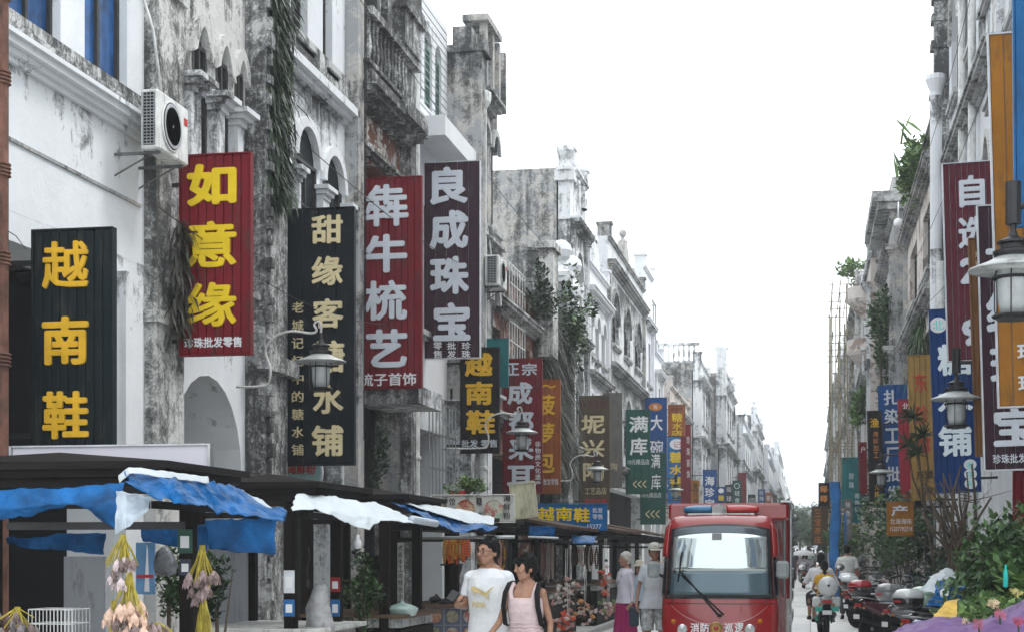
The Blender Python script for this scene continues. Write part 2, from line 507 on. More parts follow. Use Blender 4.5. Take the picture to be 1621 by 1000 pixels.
# ------------------------------------------------------------------ facades
class Fac:
    """a facade plane x = X; side +1 faces the street from the left, -1 from the right"""
    def __init__(s, X, side): s.X, s.s = X, side
    def p(s, u, w, z): return (s.X + s.s * w, u, z)
    def box(s, mb, u0, u1, w0, w1, z0, z1, mi=0): return mb.box(s.p(u0, w0, z0), s.p(u1, w1, z1), mi)
    def arch_pts(s, ua, ub, za, zb, kind, n=12):
        """outline of the opening's head from ua to ub: list (u, z)"""
        h = (ub - ua) / 2
        c = (ua + ub) / 2
        if kind == 'r': return [(ua, zb), (ub, zb)]
        if kind == 'a':
            hh = min(h, zb - za)
            return [(c - h * cos(pi * i / n), zb - hh + hh * sin(pi * i / n)) for i in range(n + 1)]
        if kind == 'p':      # pointed
            hh = min(h * 1.5, zb - za)
            return [(c - h + 2 * h * i / n, zb - hh + hh * (1 - abs(2 * i / n - 1) ** 1.8)) for i in range(n + 1)]
        if kind == 't':      # cusped, three lobes
            hh = min(h * 1.5, zb - za)
            r = []
            for i in range(n + 1):
                t = 2 * i / n - 1
                r.append((c + h * t, zb - hh + hh * ((1 - abs(t) ** 1.8) * 0.8 + 0.2 * abs(cos(1.5 * pi * t)) - (0.12 if 0.3 < abs(t) < 0.45 else 0))))
            return r
    def band(s, mb, u0, u1, z0, z1, ops=(), th=0.35, w=0.0, mi=0):
        """wall between z0 and z1 with openings (ua, ub, za, zb, kind)"""
        cur = u0
        for ua, ub, za, zb, kind in sorted(ops):
            if ua > cur + 1e-4: s.box(mb, cur, ua, w - th, w, z0, z1, mi)
            if za > z0 + 1e-4: s.box(mb, ua, ub, w - th, w, z0, za, mi)
            pts = s.arch_pts(ua, ub, za, zb, kind)
            for (a, pa), (b, pb) in zip(pts, pts[1:]):
                vs = [s.p(a, w, pa), s.p(b, w, pb), s.p(b, w, z1), s.p(a, w, z1),
                      s.p(a, w - th, pa), s.p(b, w - th, pb), s.p(b, w - th, z1), s.p(a, w - th, z1)]
                fs = [(0, 1, 2, 3), (7, 6, 5, 4), (1, 0, 4, 5), (3, 2, 6, 7)]
                if s.s < 0: fs = [tuple(reversed(f)) for f in fs]
                mb.add(vs, fs, mi)
            cur = ub
        if cur < u1 - 1e-4: s.box(mb, cur, u1, w - th, w, z0, z1, mi)
    def mould(s, mb, u0, u1, z, prof, mi=0):
        """horizontal moulding: prof is a list of (w, dz) steps stacked upward"""
        zz = z
        for w, dz in prof:
            s.box(mb, u0 - w * 0.25, u1 + w * 0.25, 0.002, w, zz, zz + dz, mi); zz += dz
        return zz
    def archi(s, mb, ua, ub, zb, za, kind='a', w0=0.0, w1=0.07, t=0.14, n=12):
        """raised moulding round an arch"""
        pts = s.arch_pts(ua, ub, za, zb, kind, n)
        c = (ua + ub) / 2
        out = []
        for u, z in pts:
            d = Vector((u - c, z - (zb - (ub - ua) / 2))); d.normalize()
            out.append((u + d.x * t, z + d.y * t))
        for i in range(len(pts) - 1):
            a, b, c_, d_ = pts[i], pts[i + 1], out[i + 1], out[i]
            vs = [s.p(q[0], w1, q[1]) for q in (a, b, c_, d_)] + [s.p(q[0], w0, q[1]) for q in (a, b, c_, d_)]
            fs = [(0, 1, 2, 3), (1, 0, 4, 5), (3, 2, 6, 7), (0, 3, 7, 4), (2, 1, 5, 6)]
            if s.s < 0: fs = [tuple(reversed(f)) for f in fs]
            mb.add(vs, fs)
    def arch_fill(s, mb, ua, ub, za, zb, kind, w):
        pts = s.arch_pts(ua, ub, za, zb, kind)
        vs = [s.p(ua, w, za), s.p(ub, w, za)] + [s.p(u, w, z) for u, z in reversed(pts)]
        if kind == 'r': vs = [s.p(ua, w, za), s.p(ub, w, za), s.p(ub, w, zb), s.p(ua, w, zb)]
        f = tuple(range(len(vs)))
        mb.add(vs, [f if s.s > 0 else tuple(reversed(f))])

def window(fc, house, ua, ub, za, zb, kind='r', rec=0.18, glass='glass', fr='frame', bars=1, hbars=2, arch=False, sill=True, w=0.0, amat=None):
    mb = MB(); t = 0.045
    h = zb - ((ub - ua) / 2 if kind != 'r' else 0)
    fc.box(mb, ua, ua + t, w - rec, w - rec + .06, za, h); fc.box(mb, ub - t, ub, w - rec, w - rec + .06, za, h)
    fc.box(mb, ua + t, ub - t, w - rec, w - rec + .06, za, za + t)
    fc.box(mb, ua + t, ub - t, w - rec, w - rec + .06, h - t, h)
    for i in range(bars):
        u = ua + (ub - ua) * (i + 1) / (bars + 1)
        fc.box(mb, u - t * .5, u + t * .5, w - rec + .003, w - rec + .055, za + t, h - t)
    for i in range(hbars):
        z = za + (h - za) * (i + 1) / (hbars + 1)
        fc.box(mb, ua + t, ub - t, w - rec + .006, w - rec + .05, z - t * .4, z + t * .4)
    o = obj('window', mb, M[fr], house)
    g = MB(); fc.arch_fill(g, ua + .005, ub - .005, za + .005, zb - .005, kind, w - rec + .02)
    obj('pane', g, M[glass], o)
    if sill:
        q = MB(); fc.box(q, ua - .08, ub + .08, w + .002, w + .12, za - .1, za - .003); fc.box(q, ua - .04, ub + .04, w + .002, w + .08, za - .16, za - .1)
        obj('sill', q, W['sill'], o)
    if arch:
        q = MB(); fc.archi(q, ua, ub, zb, za, 'a' if kind == 'a' else 'p', w + .002, w + .07, .13)
        obj('arch_moulding', q, amat or W['white2'], house)
    return o

def pilaster(fc, house, u0, u1, z0, z1, mat_, w=0.14, cap=True, name='pilaster'):
    mb = MB(); fc.box(mb, u0, u1, .002, w, z0, z1)
    if cap:
        for k, (e, dz, hz) in enumerate(((.03, .0, .08), (.07, .08, .07), (.12, .15, .09))):
            fc.box(mb, u0 - e, u1 + e, .002, w + e, z1 + dz, z1 + dz + hz - .002)
    return obj(name, mb, mat_, house)

def body(fc, house, u0, u1, H, mat_, depth=9.0, z0=4.4):
    """the mass of the house behind the facade: side walls, floor slabs, roof"""
    mb = MB()
    s = fc.s
    fc.box(mb, u0 + .003, u1 - .003, -depth, -2.6, 0, H - .35)
    fc.box(mb, u0 + .003, u1 - .003, -2.598, -.402, z0, H - .35)
    obj('side_wall', mb, mat_, house)
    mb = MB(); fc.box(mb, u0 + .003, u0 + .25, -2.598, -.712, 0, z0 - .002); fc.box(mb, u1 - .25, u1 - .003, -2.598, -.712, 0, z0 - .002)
    obj('arcade_side_wall', mb, W['shade'], house, kind='stuff')  # side walls darkened in colour for the arcade's inner shade

def arcade(fc, house, u0, u1, zt, wall='white', kind='r', zo=3.7, shut='shutter', pier=0.42, pw=0):
    pier = pw or pier
    mb = MB(); fc.band(mb, u0, u1, 0, zt, [(u0 + pier, u1 - pier, 0.0, zo, kind)], th=.45)
    obj('arcade_wall', mb, W[wall], house)
    q = MB(); m = u0 + pier
    n = 2
    for i in range(n):
        a = u0 + .3 + (u1 - u0 - .6) * i / n; b = a + (u1 - u0 - .6) / n - .06
        for k in range(14):
            z = .05 + k * .2
            fc.box(q, a, b, -2.595, -2.56 + (k % 2) * .012, z, z + .19)
    obj('roller_shutter', q, M[shut], house)

def finial(mb, c, r=0.16, h=0.55, n=12):
    x, y, z = c
    mb.lathe((x, y, z), [(r * 1.2, 0), (r * 1.2, h * .12), (r * .8, h * .18), (r * .5, h * .3), (r * .42, h * .42), (r * .8, h * .52), (r, h * .7), (r * .85, h * .86), (r * .4, h * .97), (1e-4, h)], n)

def baluster_row(fc, mb, u0, u1, w, z0, z1, step=.22, mi=0):
    n = max(1, int((u1 - u0) / step)); h = z1 - z0
    for i in range(n):
        u = u0 + (i + .5) * (u1 - u0) / n
        x, y, z = fc.p(u, w, z0)
        mb.lathe((x, y, z), [(.05, 0), (.035, h * .12), (.06, h * .35), (.03, h * .7), (.05, h)], 6, mi)

def house(side, X, u0, u1, H, label, wall='white', gable='grey', storeys=3, wins=3, kind='a', z1=4.4, glass='glass', fr='frame', crest=None, arc='r', pil=True, trim=None, depth=9, detail=2, group=None, mat_pil=None, zp=0.9, bal=False, pmat=None, pier=0):
    fc = Fac(X, side)
    h = thing('shophouse', label, 'building', fc.p((u0 + u1) / 2, 0, 0), group)
    trim = trim or wall
    body(fc, h, u0, u1, H + .25, W[gable], depth, z1)
    arcade(fc, h, u0, u1, z1, wall, arc, pw=pier)
    ns = storeys - 1
    sh = (H - zp - z1) / ns
    mb = MB()
    for s in range(ns):
        a = z1 + .002 + s * sh; b = a + sh - .004
        ww = (u1 - u0 - .5) / wins
        ops = []
        for k in range(wins):
            ua = u0 + .25 + k * ww + ww * .22; ub = ua + ww * .56
            ops.append((ua, ub, a + sh * .26, a + sh * .80, kind if s == ns - 1 or kind == 'p' else ('a' if kind == 'a' else 'r')))
        fc.band(mb, u0, u1, a, b, ops)
        for ua, ub, za, zb, kd in ops:
            window(fc, h, ua, ub, za, zb, kd, glass=glass, fr=fr, arch=(detail > 1 and kd != 'r'), sill=detail > 0, hbars=2 if detail > 1 else 1, amat=W[trim])
    fc.box(mb, u0, u1, -.35, 0, H - zp + .002, H)
    obj('wall', mb, W[wall], h)
    for s in range(ns + 1):
        z = z1 + s * sh - .14
        q = MB(); fc.mould(q, u0 + .01, u1 - .01, z, [(.08, .06), (.16, .07), (.26, .08), (.3, .05)])
        obj('cornice', q, W['sill'] if s % 2 else W[trim], h)
    if pil:
        for a in (u0 + .005, u1 - .255):
            pilaster(fc, h, a, a + .25, z1 + .2, H - zp - .2, mat_pil or W[trim], .12, cap=detail > 1)
    # parapet dressing
    q = MB()
    fc.mould(q, u0 + .01, u1 - .01, H - .1, [(.07, .06), (.12, .07)])
    for a in (u0 + .05, u1 - .4):
        fc.box(q, a, a + .35, -.36, .1, H - .002, H + .4); fc.box(q, a - .04, a + .39, -.4, .14, H + .4, H + .48)
    if crest == 'ball':
        for a in (u0 + .22, u1 - .22):
            finial(q, fc.p(a, -.13, H + .48), .17, .6)
    elif crest == 'gable':
        m = (u0 + u1) / 2; n = 10; pts = [(m - 1.0 + 2.0 * i / n, H + .9 * sin(pi * i / n) ** .8 + .02) for i in range(n + 1)]
        for (a, pa), (b, pb) in zip(pts, pts[1:]):
            fc.box(q, a, b, -.3, -.02, H, max(H + .05, (pa + pb) / 2))
        finial(q, fc.p(m, -.16, H + .85), .14, .5)
    elif crest == 'step':
        m = (u0 + u1) / 2
        for k, (hw, hh) in enumerate(((1.2, .35), (.8, .7), (.4, 1.05))):
            fc.box(q, m - hw, m + hw, -.3 + k * .003, -.02 - k * .003, H - .002, H + hh)
    obj('parapet', q, pmat or W[trim], h)
    if bal:
        b = MB(); baluster_row(fc, b, u0 + .5, u1 - .5, .2, z1 + sh + .1, z1 + sh + .85)
        fc.box(b, u0 + .4, u1 - .4, .12, .3, z1 + sh + .85, z1 + sh + .95)
        fc.box(b, u0 + .4, u1 - .4, .0, .34, z1 + sh + .08, z1 + sh + .1)
        obj('balustrade', b, W[trim], h)
    return h, fc

def pipe(fc, house_, u, w, z0, z1, r=.055, m='pvc', hop=False, name='downpipe', seg=2.2):
    mb = MB(); x, y, _ = fc.p(u, w, 0)
    mb.tube([(x, y, z0), (x, y, z1)], r, 12)
    z = z0 + .8
    while z < z1 - .3:
        mb.lathe((x, y, z), [(r * 1.01, 0), (r * 1.3, .01), (r * 1.3, .06), (r * 1.01, .07)], 12)
        fc.box(mb, u - .015, u + .015, 0, w - r * .8, z + .02, z + .05); z += seg
    if hop: mb.lathe((x, y, z1), [(r, -.06), (r * 2.2, .08), (r * 2.3, .26), (r * 1.2, .3)], 12)
    return obj(name, mb, M[m], house_, smooth=False)

# ================================================================== ground
def px_u(px, X): return on_x(px, X)
mb = MB(); mb.box((-60, -8, -.30), (60, 900, -.02))
paving_base = obj('ground', mb, mat('ground_bedding', (0.45, 0.45, 0.43), .9, grime=.2)); paving_base['kind'] = 'structure'
paving = obj('street', MB().box((-4.0, -6, -.0195), (2.05, 27.9, .0)).box((-4.0, 62.02, -.0195), (2.05, 320, .0)),
             mat('granite_street', (0.66, 0.65, 0.63), .55, 0, .18, 1.5, .2)); paving['kind'] = 'structure'
side = obj('pavement', MB().box((-6.9, -6, -.019), (-4.12, 320, .1)).box((2.17, -6, -.019), (6, 320, .1)),
           mat('pavement_granite', (0.5, 0.5, 0.48), .7, 0, .25, 2, .2)); side['kind'] = 'structure'
kerb = obj('kerb', MB().bbox((-4.118, -6, -.018), (-4.002, 320, .12), .02).bbox((2.052, -6, -.018), (2.168, 320, .12), .02),
           mat('kerb_granite', (0.42, 0.42, 0.41), .7, 0, .25, 2, .2)); kerb['kind'] = 'structure'
gran = [mat('granite_slab_%s' % n, c, .5, 0, .14, 2.5, .12) for n, c in (('light', (.68, .67, .65)), ('pale', (.73, .72, .70)), ('dull', (.60, .60, .59)))]
slabs = [mesh('paving_slab', MB().bbox((.006, .006, -.019), (1.004, 1.694, .0), .006), g) for g in gran]
rnd = random.Random(3)
for i in range(6):
    for j in range(20):
        o = bpy.data.objects.new('paving_slab', rnd.choice(slabs)); COL.objects.link(o)
        o.parent = paving
        o.location = (-4.0 + i * 1.0083, 27.9 + j * 1.706, rnd.uniform(-.001, .001)); o.scale = (.998, 1, 1)

# ================================================================== houses on the left
XL = -6.6
# --- nearest: white house with blue glass
f = Fac(XL, 1)
u = lambda p, X=XL: on_x(p, X)
def reach(px): return on_x(px, XL)
h = thing('shophouse', 'nearest white plastered house with blue film windows above a stained cornice', 'building', (XL, 13.4, 0))
U0, U1 = 9.0, u(228)
sill = 6.12
mb = MB()
f.band(mb, U0, U1, 4.45, 5.93)
o1 = (u(14), u(96), sill, 8.0, 'r'); o2 = (u(134), u(201), sill, 8.0, 'r')
f.band(mb, U0, U1, 5.932, 8.5, [(U0 + .4, U0 + 1.2, sill, 8.0, 'r'), (U0 + 1.55, U0 + 2.35, sill, 8.0, 'r'), o1, o2])
f.band(mb, U0, U1, 8.502, 11.5)
f.band(mb, U0, U1, 0, 4.448, [(U0 + .5, u(182), 0, 4.2, 'r')], th=.5)
obj('wall', mb, W['near'], h)
body(f, h, U0, U1, 11, W['grey'])
for o in (o1, o2, (U0 + .4, U0 + 1.2, sill, 8.0, 'r'), (U0 + 1.55, U0 + 2.35, sill, 8.0, 'r')):
    window(f, h, *o, rec=.14, glass='blueglass', bars=1, hbars=0, sill=False)
q = MB(); f.mould(q, U0, U1 - .1, 5.68, [(.05, .05), (.10, .05), (.16, .06), (.2, .04)]); obj('cornice', q, W['white'], h)
q = MB(); f.mould(q, U0, U1 - .02, 5.885, [(.14, .08), (.10, .12)]); obj('sill_band', q, W['dark'], h)
q = MB(); f.box(q, U0, U1 - .1, .002, .02, 5.03, 5.06); obj('string_course', q, W['grey'], h)
pilaster(f, h, u(182) + .03, U1 - .25, .1, 4.3, W['white3'], .10, cap=False)
q = MB(); f.box(q, U0, u(182), -2.5, -2.4, .1, 4.2); f.box(q, u(182) + .01, u(182) + .06, -2.39, -.51, .1, 4.19); obj('shop_shade_wall', q, M['black'], h)  # black backing and lining stand in for the shade of the recess
# fluted rusty drainpipe at the left edge
pp = MB(); uu = 11.55; px_, py_, _ = f.p(uu, .28, 0)
pp.tube([(px_, py_, .1), (px_, py_, 9.5)], .085, 10)
for z in (3.05, 3.85, 4.55, 5.28, 5.95, 6.5, 7.1):
    for k in range(4): pp.lathe((px_, py_, z + k * .03), [(.086, 0), (.105, .006), (.105, .018), (.086, .024)], 10)
obj('drainpipe', pp, M['rust'], h)

# --- mouldy pilaster between first and second house belongs to the second
h = thing('shophouse', 'mouldy house with cusped gothic windows and a tall round archway behind the red sign', 'building', (XL, 16.8, 0))
U0, U1 = u(228) + .003, u(388)
a0, a1 = u(272), u(382)
mb = MB(); f.band(mb, U0, U1, 0, 4.4, [(a0, a1, 0, 3.55, 'a')], th=.7); obj('arcade_wall', mb, W['white3'], h)
mb = MB()
g = [(u(304), u(326)), (u(341), u(360)), (u(371), u(384))]
f.band(mb, U0, U1, 4.402, 8.2, [(a, b, 4.9, 7.35, 'p') for a, b in g], th=.3)
f.band(mb, U0, U1, 8.202, 11.8); obj('wall', mb, W['mould'], h)
body(f, h, U0, U1, 11.2, W['grey'])
for a, b in g:
    window(f, h, a, b, 4.9, 7.35, 'p', rec=.05, bars=1, hbars=2, arch=True, sill=False, amat=W['mould'])
for a, b in ((u(286), u(302)), (u(327.5), u(340)), (u(361), u(370))):
    q = MB(); f.box(q, a, b, .002, .12, 4.7, 6.5)
    f.box(q, a - .03, b + .03, .002, .16, 6.5, 6.56); f.box(q, a - .07, b + .07, .002, .22, 6.562, 6.62); f.box(q, a - .12, b + .12, .002, .28, 6.622, 6.68)
    obj('window_column', q, W['white2'], h)
q = MB(); f.box(q, U0 + .002, u(273), .002, .13, 0, 11.8)
for z in (3.9, 7.3): f.box(q, U0 - .03, u(273) + .03, .004, .17, z, z + .12)
obj('pilaster', q, W['mould'], h)
q = MB(); f.mould(q, u(286), U1 - .02, 4.42, [(.08, .06), (.14, .08), (.2, .06)]); obj('cornice', q, W['grey'], h)
# carved pilaster with hanging roots
q = MB(); f.box(q, u(388) + .01, u(398), .002, .24, 0, 12)
rr = random.Random(5)
z = 1.0
while z < 11.5:
    f.box(q, u(388) + rr.uniform(.02, .10), u(398) - rr.uniform(.0, .08), .24, .27 + rr.uniform(0, .05), z, z + rr.uniform(.08, .2)); z += rr.uniform(.16, .3)
f.box(q, u(398) + .003, u(436), .002, .16, 0, 12)
f.box(q, u(388) - .05, u(438), .164, .3, 3.75, 3.95)
hp = obj('carved_pilaster', q, W['dark'], h)
q = MB(); f.box(q, U0 + .26, U1 - .26, -2.56, -2.4, .1, 4.3); obj('inner_shade_wall', q, W['shade'], h)  # dark backing wall, the archway's shade put into its colour

# --- third: white house with arches and a bold cornice
h = thing('shophouse', 'white house with two round arched windows below a heavy moulded cornice', 'building', (XL, 20.8, 0))
U0, U1 = u(437) + .003, u(556)
mb = MB()
w1 = [(u(466), u(500), 5.0, zf(484, 203, XL), 'a'), (u(511), u(540), 5.0, zf(525, 248, XL), 'a')]
zc = 7.75
f.band(mb, U0, U1, 4.4, zc, w1)
zs = zf(475, 62, XL)
w2 = [(u(462), u(487), zs, 11.2, 'r'), (u(511), u(526), zs, 11.2, 'r')]
f.band(mb, U0, U1, zc + .002, 12, w2)
obj('wall', mb, W['white'], h)
body(f, h, U0, U1, 11.5, W['grey']); arcade(f, h, U0, U1 - .02, 4.398, 'white2', 'r')
for a in w1: window(f, h, *a, rec=.05, bars=1, hbars=2, sill=False, arch=True, amat=W['white3'])
for a in w2: window(f, h, *a, rec=.16, bars=1, hbars=2, sill=True)
q = MB(); f.mould(q, U0 + .02, U1 - .3, zc - .02, [(.06, .05), (.12, .07), (.2, .1), (.16, .05)]); obj('cornice', q, W['white'], h)
q = MB(); f.box(q, U0 + .02, U1 - .3, .002, .08, zc + .26, zc + .62); obj('dado_band', q, W['dark'], h)
for a, b in ((u(458), u(465)), (u(500.5), u(510.5)), (u(540.5), u(546))):
    q = MB(); f.box(q, a, b, .002, .1, 5.0, w1[1][3] - .75)
    for k in range(3): f.box(q, a - .04 * k, b + .04 * k, .002, .12 + .04 * k, w1[1][3] - .748 + k * .06, w1[1][3] - .692 + k * .06)
    obj('window_column', q, W['white'], h)
pilaster(f, h, u(546), U1 - .01, .1, 12, W['grey'], .2, cap=False)
q = MB()
for a, b, c_ in ((3.2, 12, .24), (5, 12, .25)):
    x, y, _ = f.p(u(551) + (.05 if a > 4 else 0), c_, 0); q.tube([(x, y, a), (x + .01, y + .02, b)], .008, 5)
obj('wall_cable', q, M['black'], h)

# --- fourth: weathered balcony house
h = thing('shophouse', 'blackened house with a crumbling balustrade balcony and peeling relief panel', 'building', (XL, 23.7, 0))
U0, U1 = u(556) + .003, u(645)
zl = zf(600, 190, XL)          # ledge
mb = MB()
f.band(mb, U0, U1, 4.4, zl, [(u(570), u(612), 4.7, zf(590, 262, XL), 'r')])
f.band(mb, U0, U1, zl + .002, 12.2, [(u(566), u(600), zl + 1.0, 11.6, 'r')])
obj('wall', mb, W['brick'], h)
body(f, h, U0, U1, 11.6, W['grey']); arcade(f, h, U0, U1, 4.398, 'grey', 'r', zo=3.9)
window(f, h, u(570), u(612), 4.7, zf(590, 262, XL), rec=.3, bars=2, hbars=1, sill=False)
window(f, h, u(566), u(600), zl + 1.0, 11.6, rec=.3, bars=1, hbars=2, sill=False)
q = MB(); f.mould(q, U0 + .02, U1 - .25, zl - .12, [(.1, .06), (.2, .07), (.32, .08), (.4, .06)])
f.mould(q, U0 + .02, U1 - .25, zl + .35, [(.2, .06), (.3, .06)])
obj('cornice', q, W['dark'], h)
q = MB(); f.mould(q, U0 + .02, U1 - .25, zf(590, 262, XL) + .04, [(.08, .06), (.14, .06)]); obj('window_hood', q, W['dark'], h)
q = MB(); f.box(q, U0 + .05, U1 - .3, .05, .3, zl + .16, zl + .345); baluster_row(f, q, U0 + .1, u(625), .2, zl + .475, zl + 1.15, .2)
f.box(q, U0 + .05, U1 - .3, .1, .32, zl + 1.15, zl + 1.27); obj('balustrade', q, W['dark'], h)
for a, b in ((u(575), u(581)), (u(592), u(598))):
    q = MB(); f.box(q, a, b, .05, .22, zl + 1.272, 11.9); obj('balcony_column', q, W['dark'], h)
q = MB(); f.box(q, u(606), u(634), .02, .36, zl + 1.272, 12.2); f.box(q, u(603), u(637), .018, .42, zl + 1.8, zl + 1.95); f.box(q, u(603), u(637), .01, .44, zl + .1, zl + .34)
obj('corner_pier', q, W['dark'], h)
q = MB(); rr = random.Random(9)
ra, rb, rz0, rz1 = u(578), u(612), zf(595, 245, XL), zf(595, 200, XL)
for k in range(46):
    a = rr.uniform(ra, rb); z = rr.uniform(rz0, rz1)
    x, y, zz = f.p(a, .0, z); q.ball((x, y, zz), (.035, rr.uniform(.03, .07), rr.uniform(.03, .06)), 6, 0, 4)
obj('relief_ornament', q, W['warm'], h)
pipe(f, h, u(644), .14, .1, 12, .085, 'pvc')
pilaster(f, h, u(634), u(644), .1, 12, W['dark'], .18, cap=False)
q = MB(); f.box(q, u(570), u(612), .02, .9, zf(590, 645, XL), zf(590, 618, XL)); obj('concrete_canopy', q, W['white2'], h)

# --- fifth: white tiled house with green arched windows
h = thing('shophouse', 'white tiled house with narrow green arched windows and a projecting white balcony', 'building', (XL, 27, 0))
U0, U1 = u(645) + .003, u(708)
zb = zf(692, 188, XL)
w2 = [(u(659), u(667), zb, 10.7, 'a'), (u(672), u(684), zb, 10.75, 'a'), (u(689), u(699), zb, 10.7, 'a')]
mb = MB(); f.band(mb, U0, U1, 4.4, 8.6, [(u(655), u(700), 5.4, 7.6, 'r')])
f.band(mb, U0, U1, 8.602, 11.25, w2); obj('wall', mb, W['white3'], h)
body(f, h, U0, U1, 10.9, W['white2']); arcade(f, h, U0, U1, 4.398, 'white', 'r')
window(f, h, u(655), u(700), 5.4, 7.6, rec=.2, bars=3, hbars=1, fr='framew', sill=True)
for a in w2: window(f, h, *a, rec=.1, glass='greenglass', fr='frameg', bars=1, hbars=1, arch=False, sill=False)
q = MB(); f.box(q, u(655), u(716), .003, .55, 8.62, 8.95); f.box(q, u(655) + .1, u(716) - .1, .003, .5, 8.952, 8.99); obj('balcony', q, W['white3'], h)
q = MB()
for k in range(18):
    z = 8.75 + k * .14; f.box(q, u(655), U1 - .02, .001, .008, z, z + .012)
obj('tile_joints', q, W['sill'], h, kind='stuff')
q = MB(); a, b = u(657), u(700)
for k in range(9):
    x, y, _ = f.p(a + (b - a) * k / 8, .25, 0); q.tube([(x, y, 2.4), (x, y, 4.2)], .012, 6)
for z in (2.45, 3.0, 3.6, 4.15): f.box(q, a, b, .24, .265, z, z + .025)
obj('window_grille', q, M['steel'], h)

# --- sixth: grey house with a tall pier above its roof
X6 = -6.15; f6 = Fac(X6, 1)
U0, U1 = u(708) + .01, on_x(779, X6)
h = thing('shophouse', 'tall grey weathered house with a capped roof pier and pale fluted upper wall', 'building', (X6, 30, 0))
mb = MB()
H6 = zf(776, 88, X6)
ops = [(U0 + .9, U0 + 1.5, 7.9, 9.8, 'a'), (U0 + 1.9, U0 + 2.5, 7.9, 9.8, 'a')]
ops1 = [(a, b, 5.0, 6.8, 'a') for a, b, _, _, _ in ops]
f6.band(mb, U0, U1, 4.4, 7.3, ops1); f6.band(mb, U0, U1, 7.302, H6, ops); obj('wall', mb, W['grey'], h)
body(f6, h, U0, U1, H6 - .5, W['grey']); arcade(f6, h, U0, U1, 4.398, 'white2', 'r')
for a in ops + ops1: window(f6, h, *a, rec=.15, bars=1, hbars=2, arch=True, sill=True, amat=W['sill'])
for z in (4.4, 7.3, 10.1):
    q = MB(); f6.mould(q, U0 + .55, U1 - .01, z, [(.1, .08), (.2, .08), (.28, .06)]); obj('cornice', q, W['sill'], h)
q = MB(); f6.box(q, U0 - .003, U0 + .5, -.55, .2, 4.6, zf(725, 52, X6)); f6.box(q, U0 - .05, U0 + .56, -.62, .28, zf(725, 52, X6) + .002, zf(725, 40, X6)); obj('roof_pier', q, W['grey'], h)
q = MB()
for k in range(4):
    a = U0 + .75 + k * .62; f6.box(q, a, a + .16, .002, .14, 10.4, H6 + .3)
f6.box(q, U0 + .6, U1, -.3, .2, H6 + .302, H6 + .42); obj('parapet', q, W['grey'], h)
pipe(f6, h, on_x(753, X6), .14, .1, zf(753, 170, X6), .07, 'pvc', hop=True)

# --- seventh: low brick house with tiled eave and a lower neighbour with white balustrade
hs = []
h7, f7 = house(1, -6.6, U1 + .02, u(850), 7.75, 'low brick-patched house with a curved gable and barred window under an air conditioner', 'brick', 'grey', 2, 2, 'r', crest=None, trim='grey', zp=.9, pmat=W['dark'])
q = MB(); a, b = u(797), u(822)
f7.box(q, a, b, .12, .14, 5.0, 5.04)
for k in range(7):
    x, y, _ = f7.p(a + (b - a) * k / 6, .13, 0); q.tube([(x, y, 4.9), (x, y, 7.9)], .014, 6)
for k in range(8): f7.box(q, a, b, .118, .142, 4.95 + k * .42, 4.98 + k * .42)
obj('window_grille', q, M['framew'], h7)
q = MB(); f7.box(q, u(843), u(852), .15, .5, 6.3, zf(846, 398, XL)); f7.box(q, u(841), u(854), .1, .56, zf(846, 398, XL) + .002, zf(846, 387, XL)); obj('roof_pier', q, W['mould'], h7)
h8, f8 = house(1, -6.6, u(850) + .02, u(903), 8.6, 'narrow dark house with a white roof balustrade and white ball finials', 'dark', 'grey', 2, 2, 'a', trim='dark', zp=.8)
q = MB()
for p, py in ((876, 380), (893, 405)):
    uu = u(p); zt = zf(p, py, XL)
    f8.box(q, uu - .22, uu + .22, -.05, .4, 7.0, zt - 1.15); f8.box(q, uu - .3, uu + .3, -.1, .48, zt - 1.148, zt - 1.0)
    finial(q, f8.p(uu, .2, zt - 1.0), .3, 1.0, 14)
baluster_row(f8, q, u(878), u(902), .2, 7.4, 8.3, .3); f8.box(q, u(876), u(902), .1, .32, 8.3, 8.42); f8.box(q, u(876), u(902), .1, .32, 7.25, 7.4)
obj('white_balustrade', q, W['white3'], h8)
# tall one with the large bare side wall
h9, f9 = house(1, -6.6, u(903) + .02, u(927), zf(905, 262, XL), 'tall house showing a bare mottled grey side wall above its lower neighbour', 'white2', 'grey', 3, 1, 'a', crest=None, trim='white2', depth=8.5, zp=1.6)
for uu, py in ((u(904), 228), (u(910), 240), (u(922), 262)):
    q = MB(); zt = zf(905, py, XL); f9.box(q, uu - .2, uu + .22, -.45, .12, 12.0, zt - .8); finial(q, f9.p(uu, -.15, zt - .8), .26, .8, 12); obj('roof_finial', q, W['white2'], h9)
# a hazy run of white houses
h10, f10 = house(1, -6.6, u(928) + .02, u(961), zf(945, 432, XL), 'low clean white house with three windows and a peaked parapet', 'white3', 'white2', 3, 3, 'a', crest='gable', trim='white3', group=None)
h11, f11 = house(1, -6.6, u(962), u(1018), zf(1003, 437, XL), 'grey-sided white house with ornate parapet beyond the low white one', 'white2', 'grey', 3, 3, 'a', crest='gable', trim='grey', depth=7)
h12, f12 = house(1, -6.6, u(1018) + .02, u(1032), zf(1030, 440, XL), 'white tower-like house with plain upper wall beyond the ornate parapet', 'white3', 'white2', 3, 2, 'r', trim='white3', zp=2.2)
h13, f13 = house(1, -6.5, u(1032) + .1, on_x(1047, -6.5), zf(1040, 560, -6.5), 'white house with an open metal frame on its roof terrace', 'white3', 'white2', 3, 2, 'r', trim='white3')
q = MB(); uu0, uu1 = u(1033) + .3, on_x(1046, -6.5) - .3; zz = zf(1040, 560, -6.5)
for a in (uu0, (uu0 + uu1) / 2, uu1):
    for w in (-.2, -2.0):
        x, y, _ = f13.p(a, w, 0); q.tube([(x, y, zz - .6), (x, y, zz + 2.3)], .04, 6)
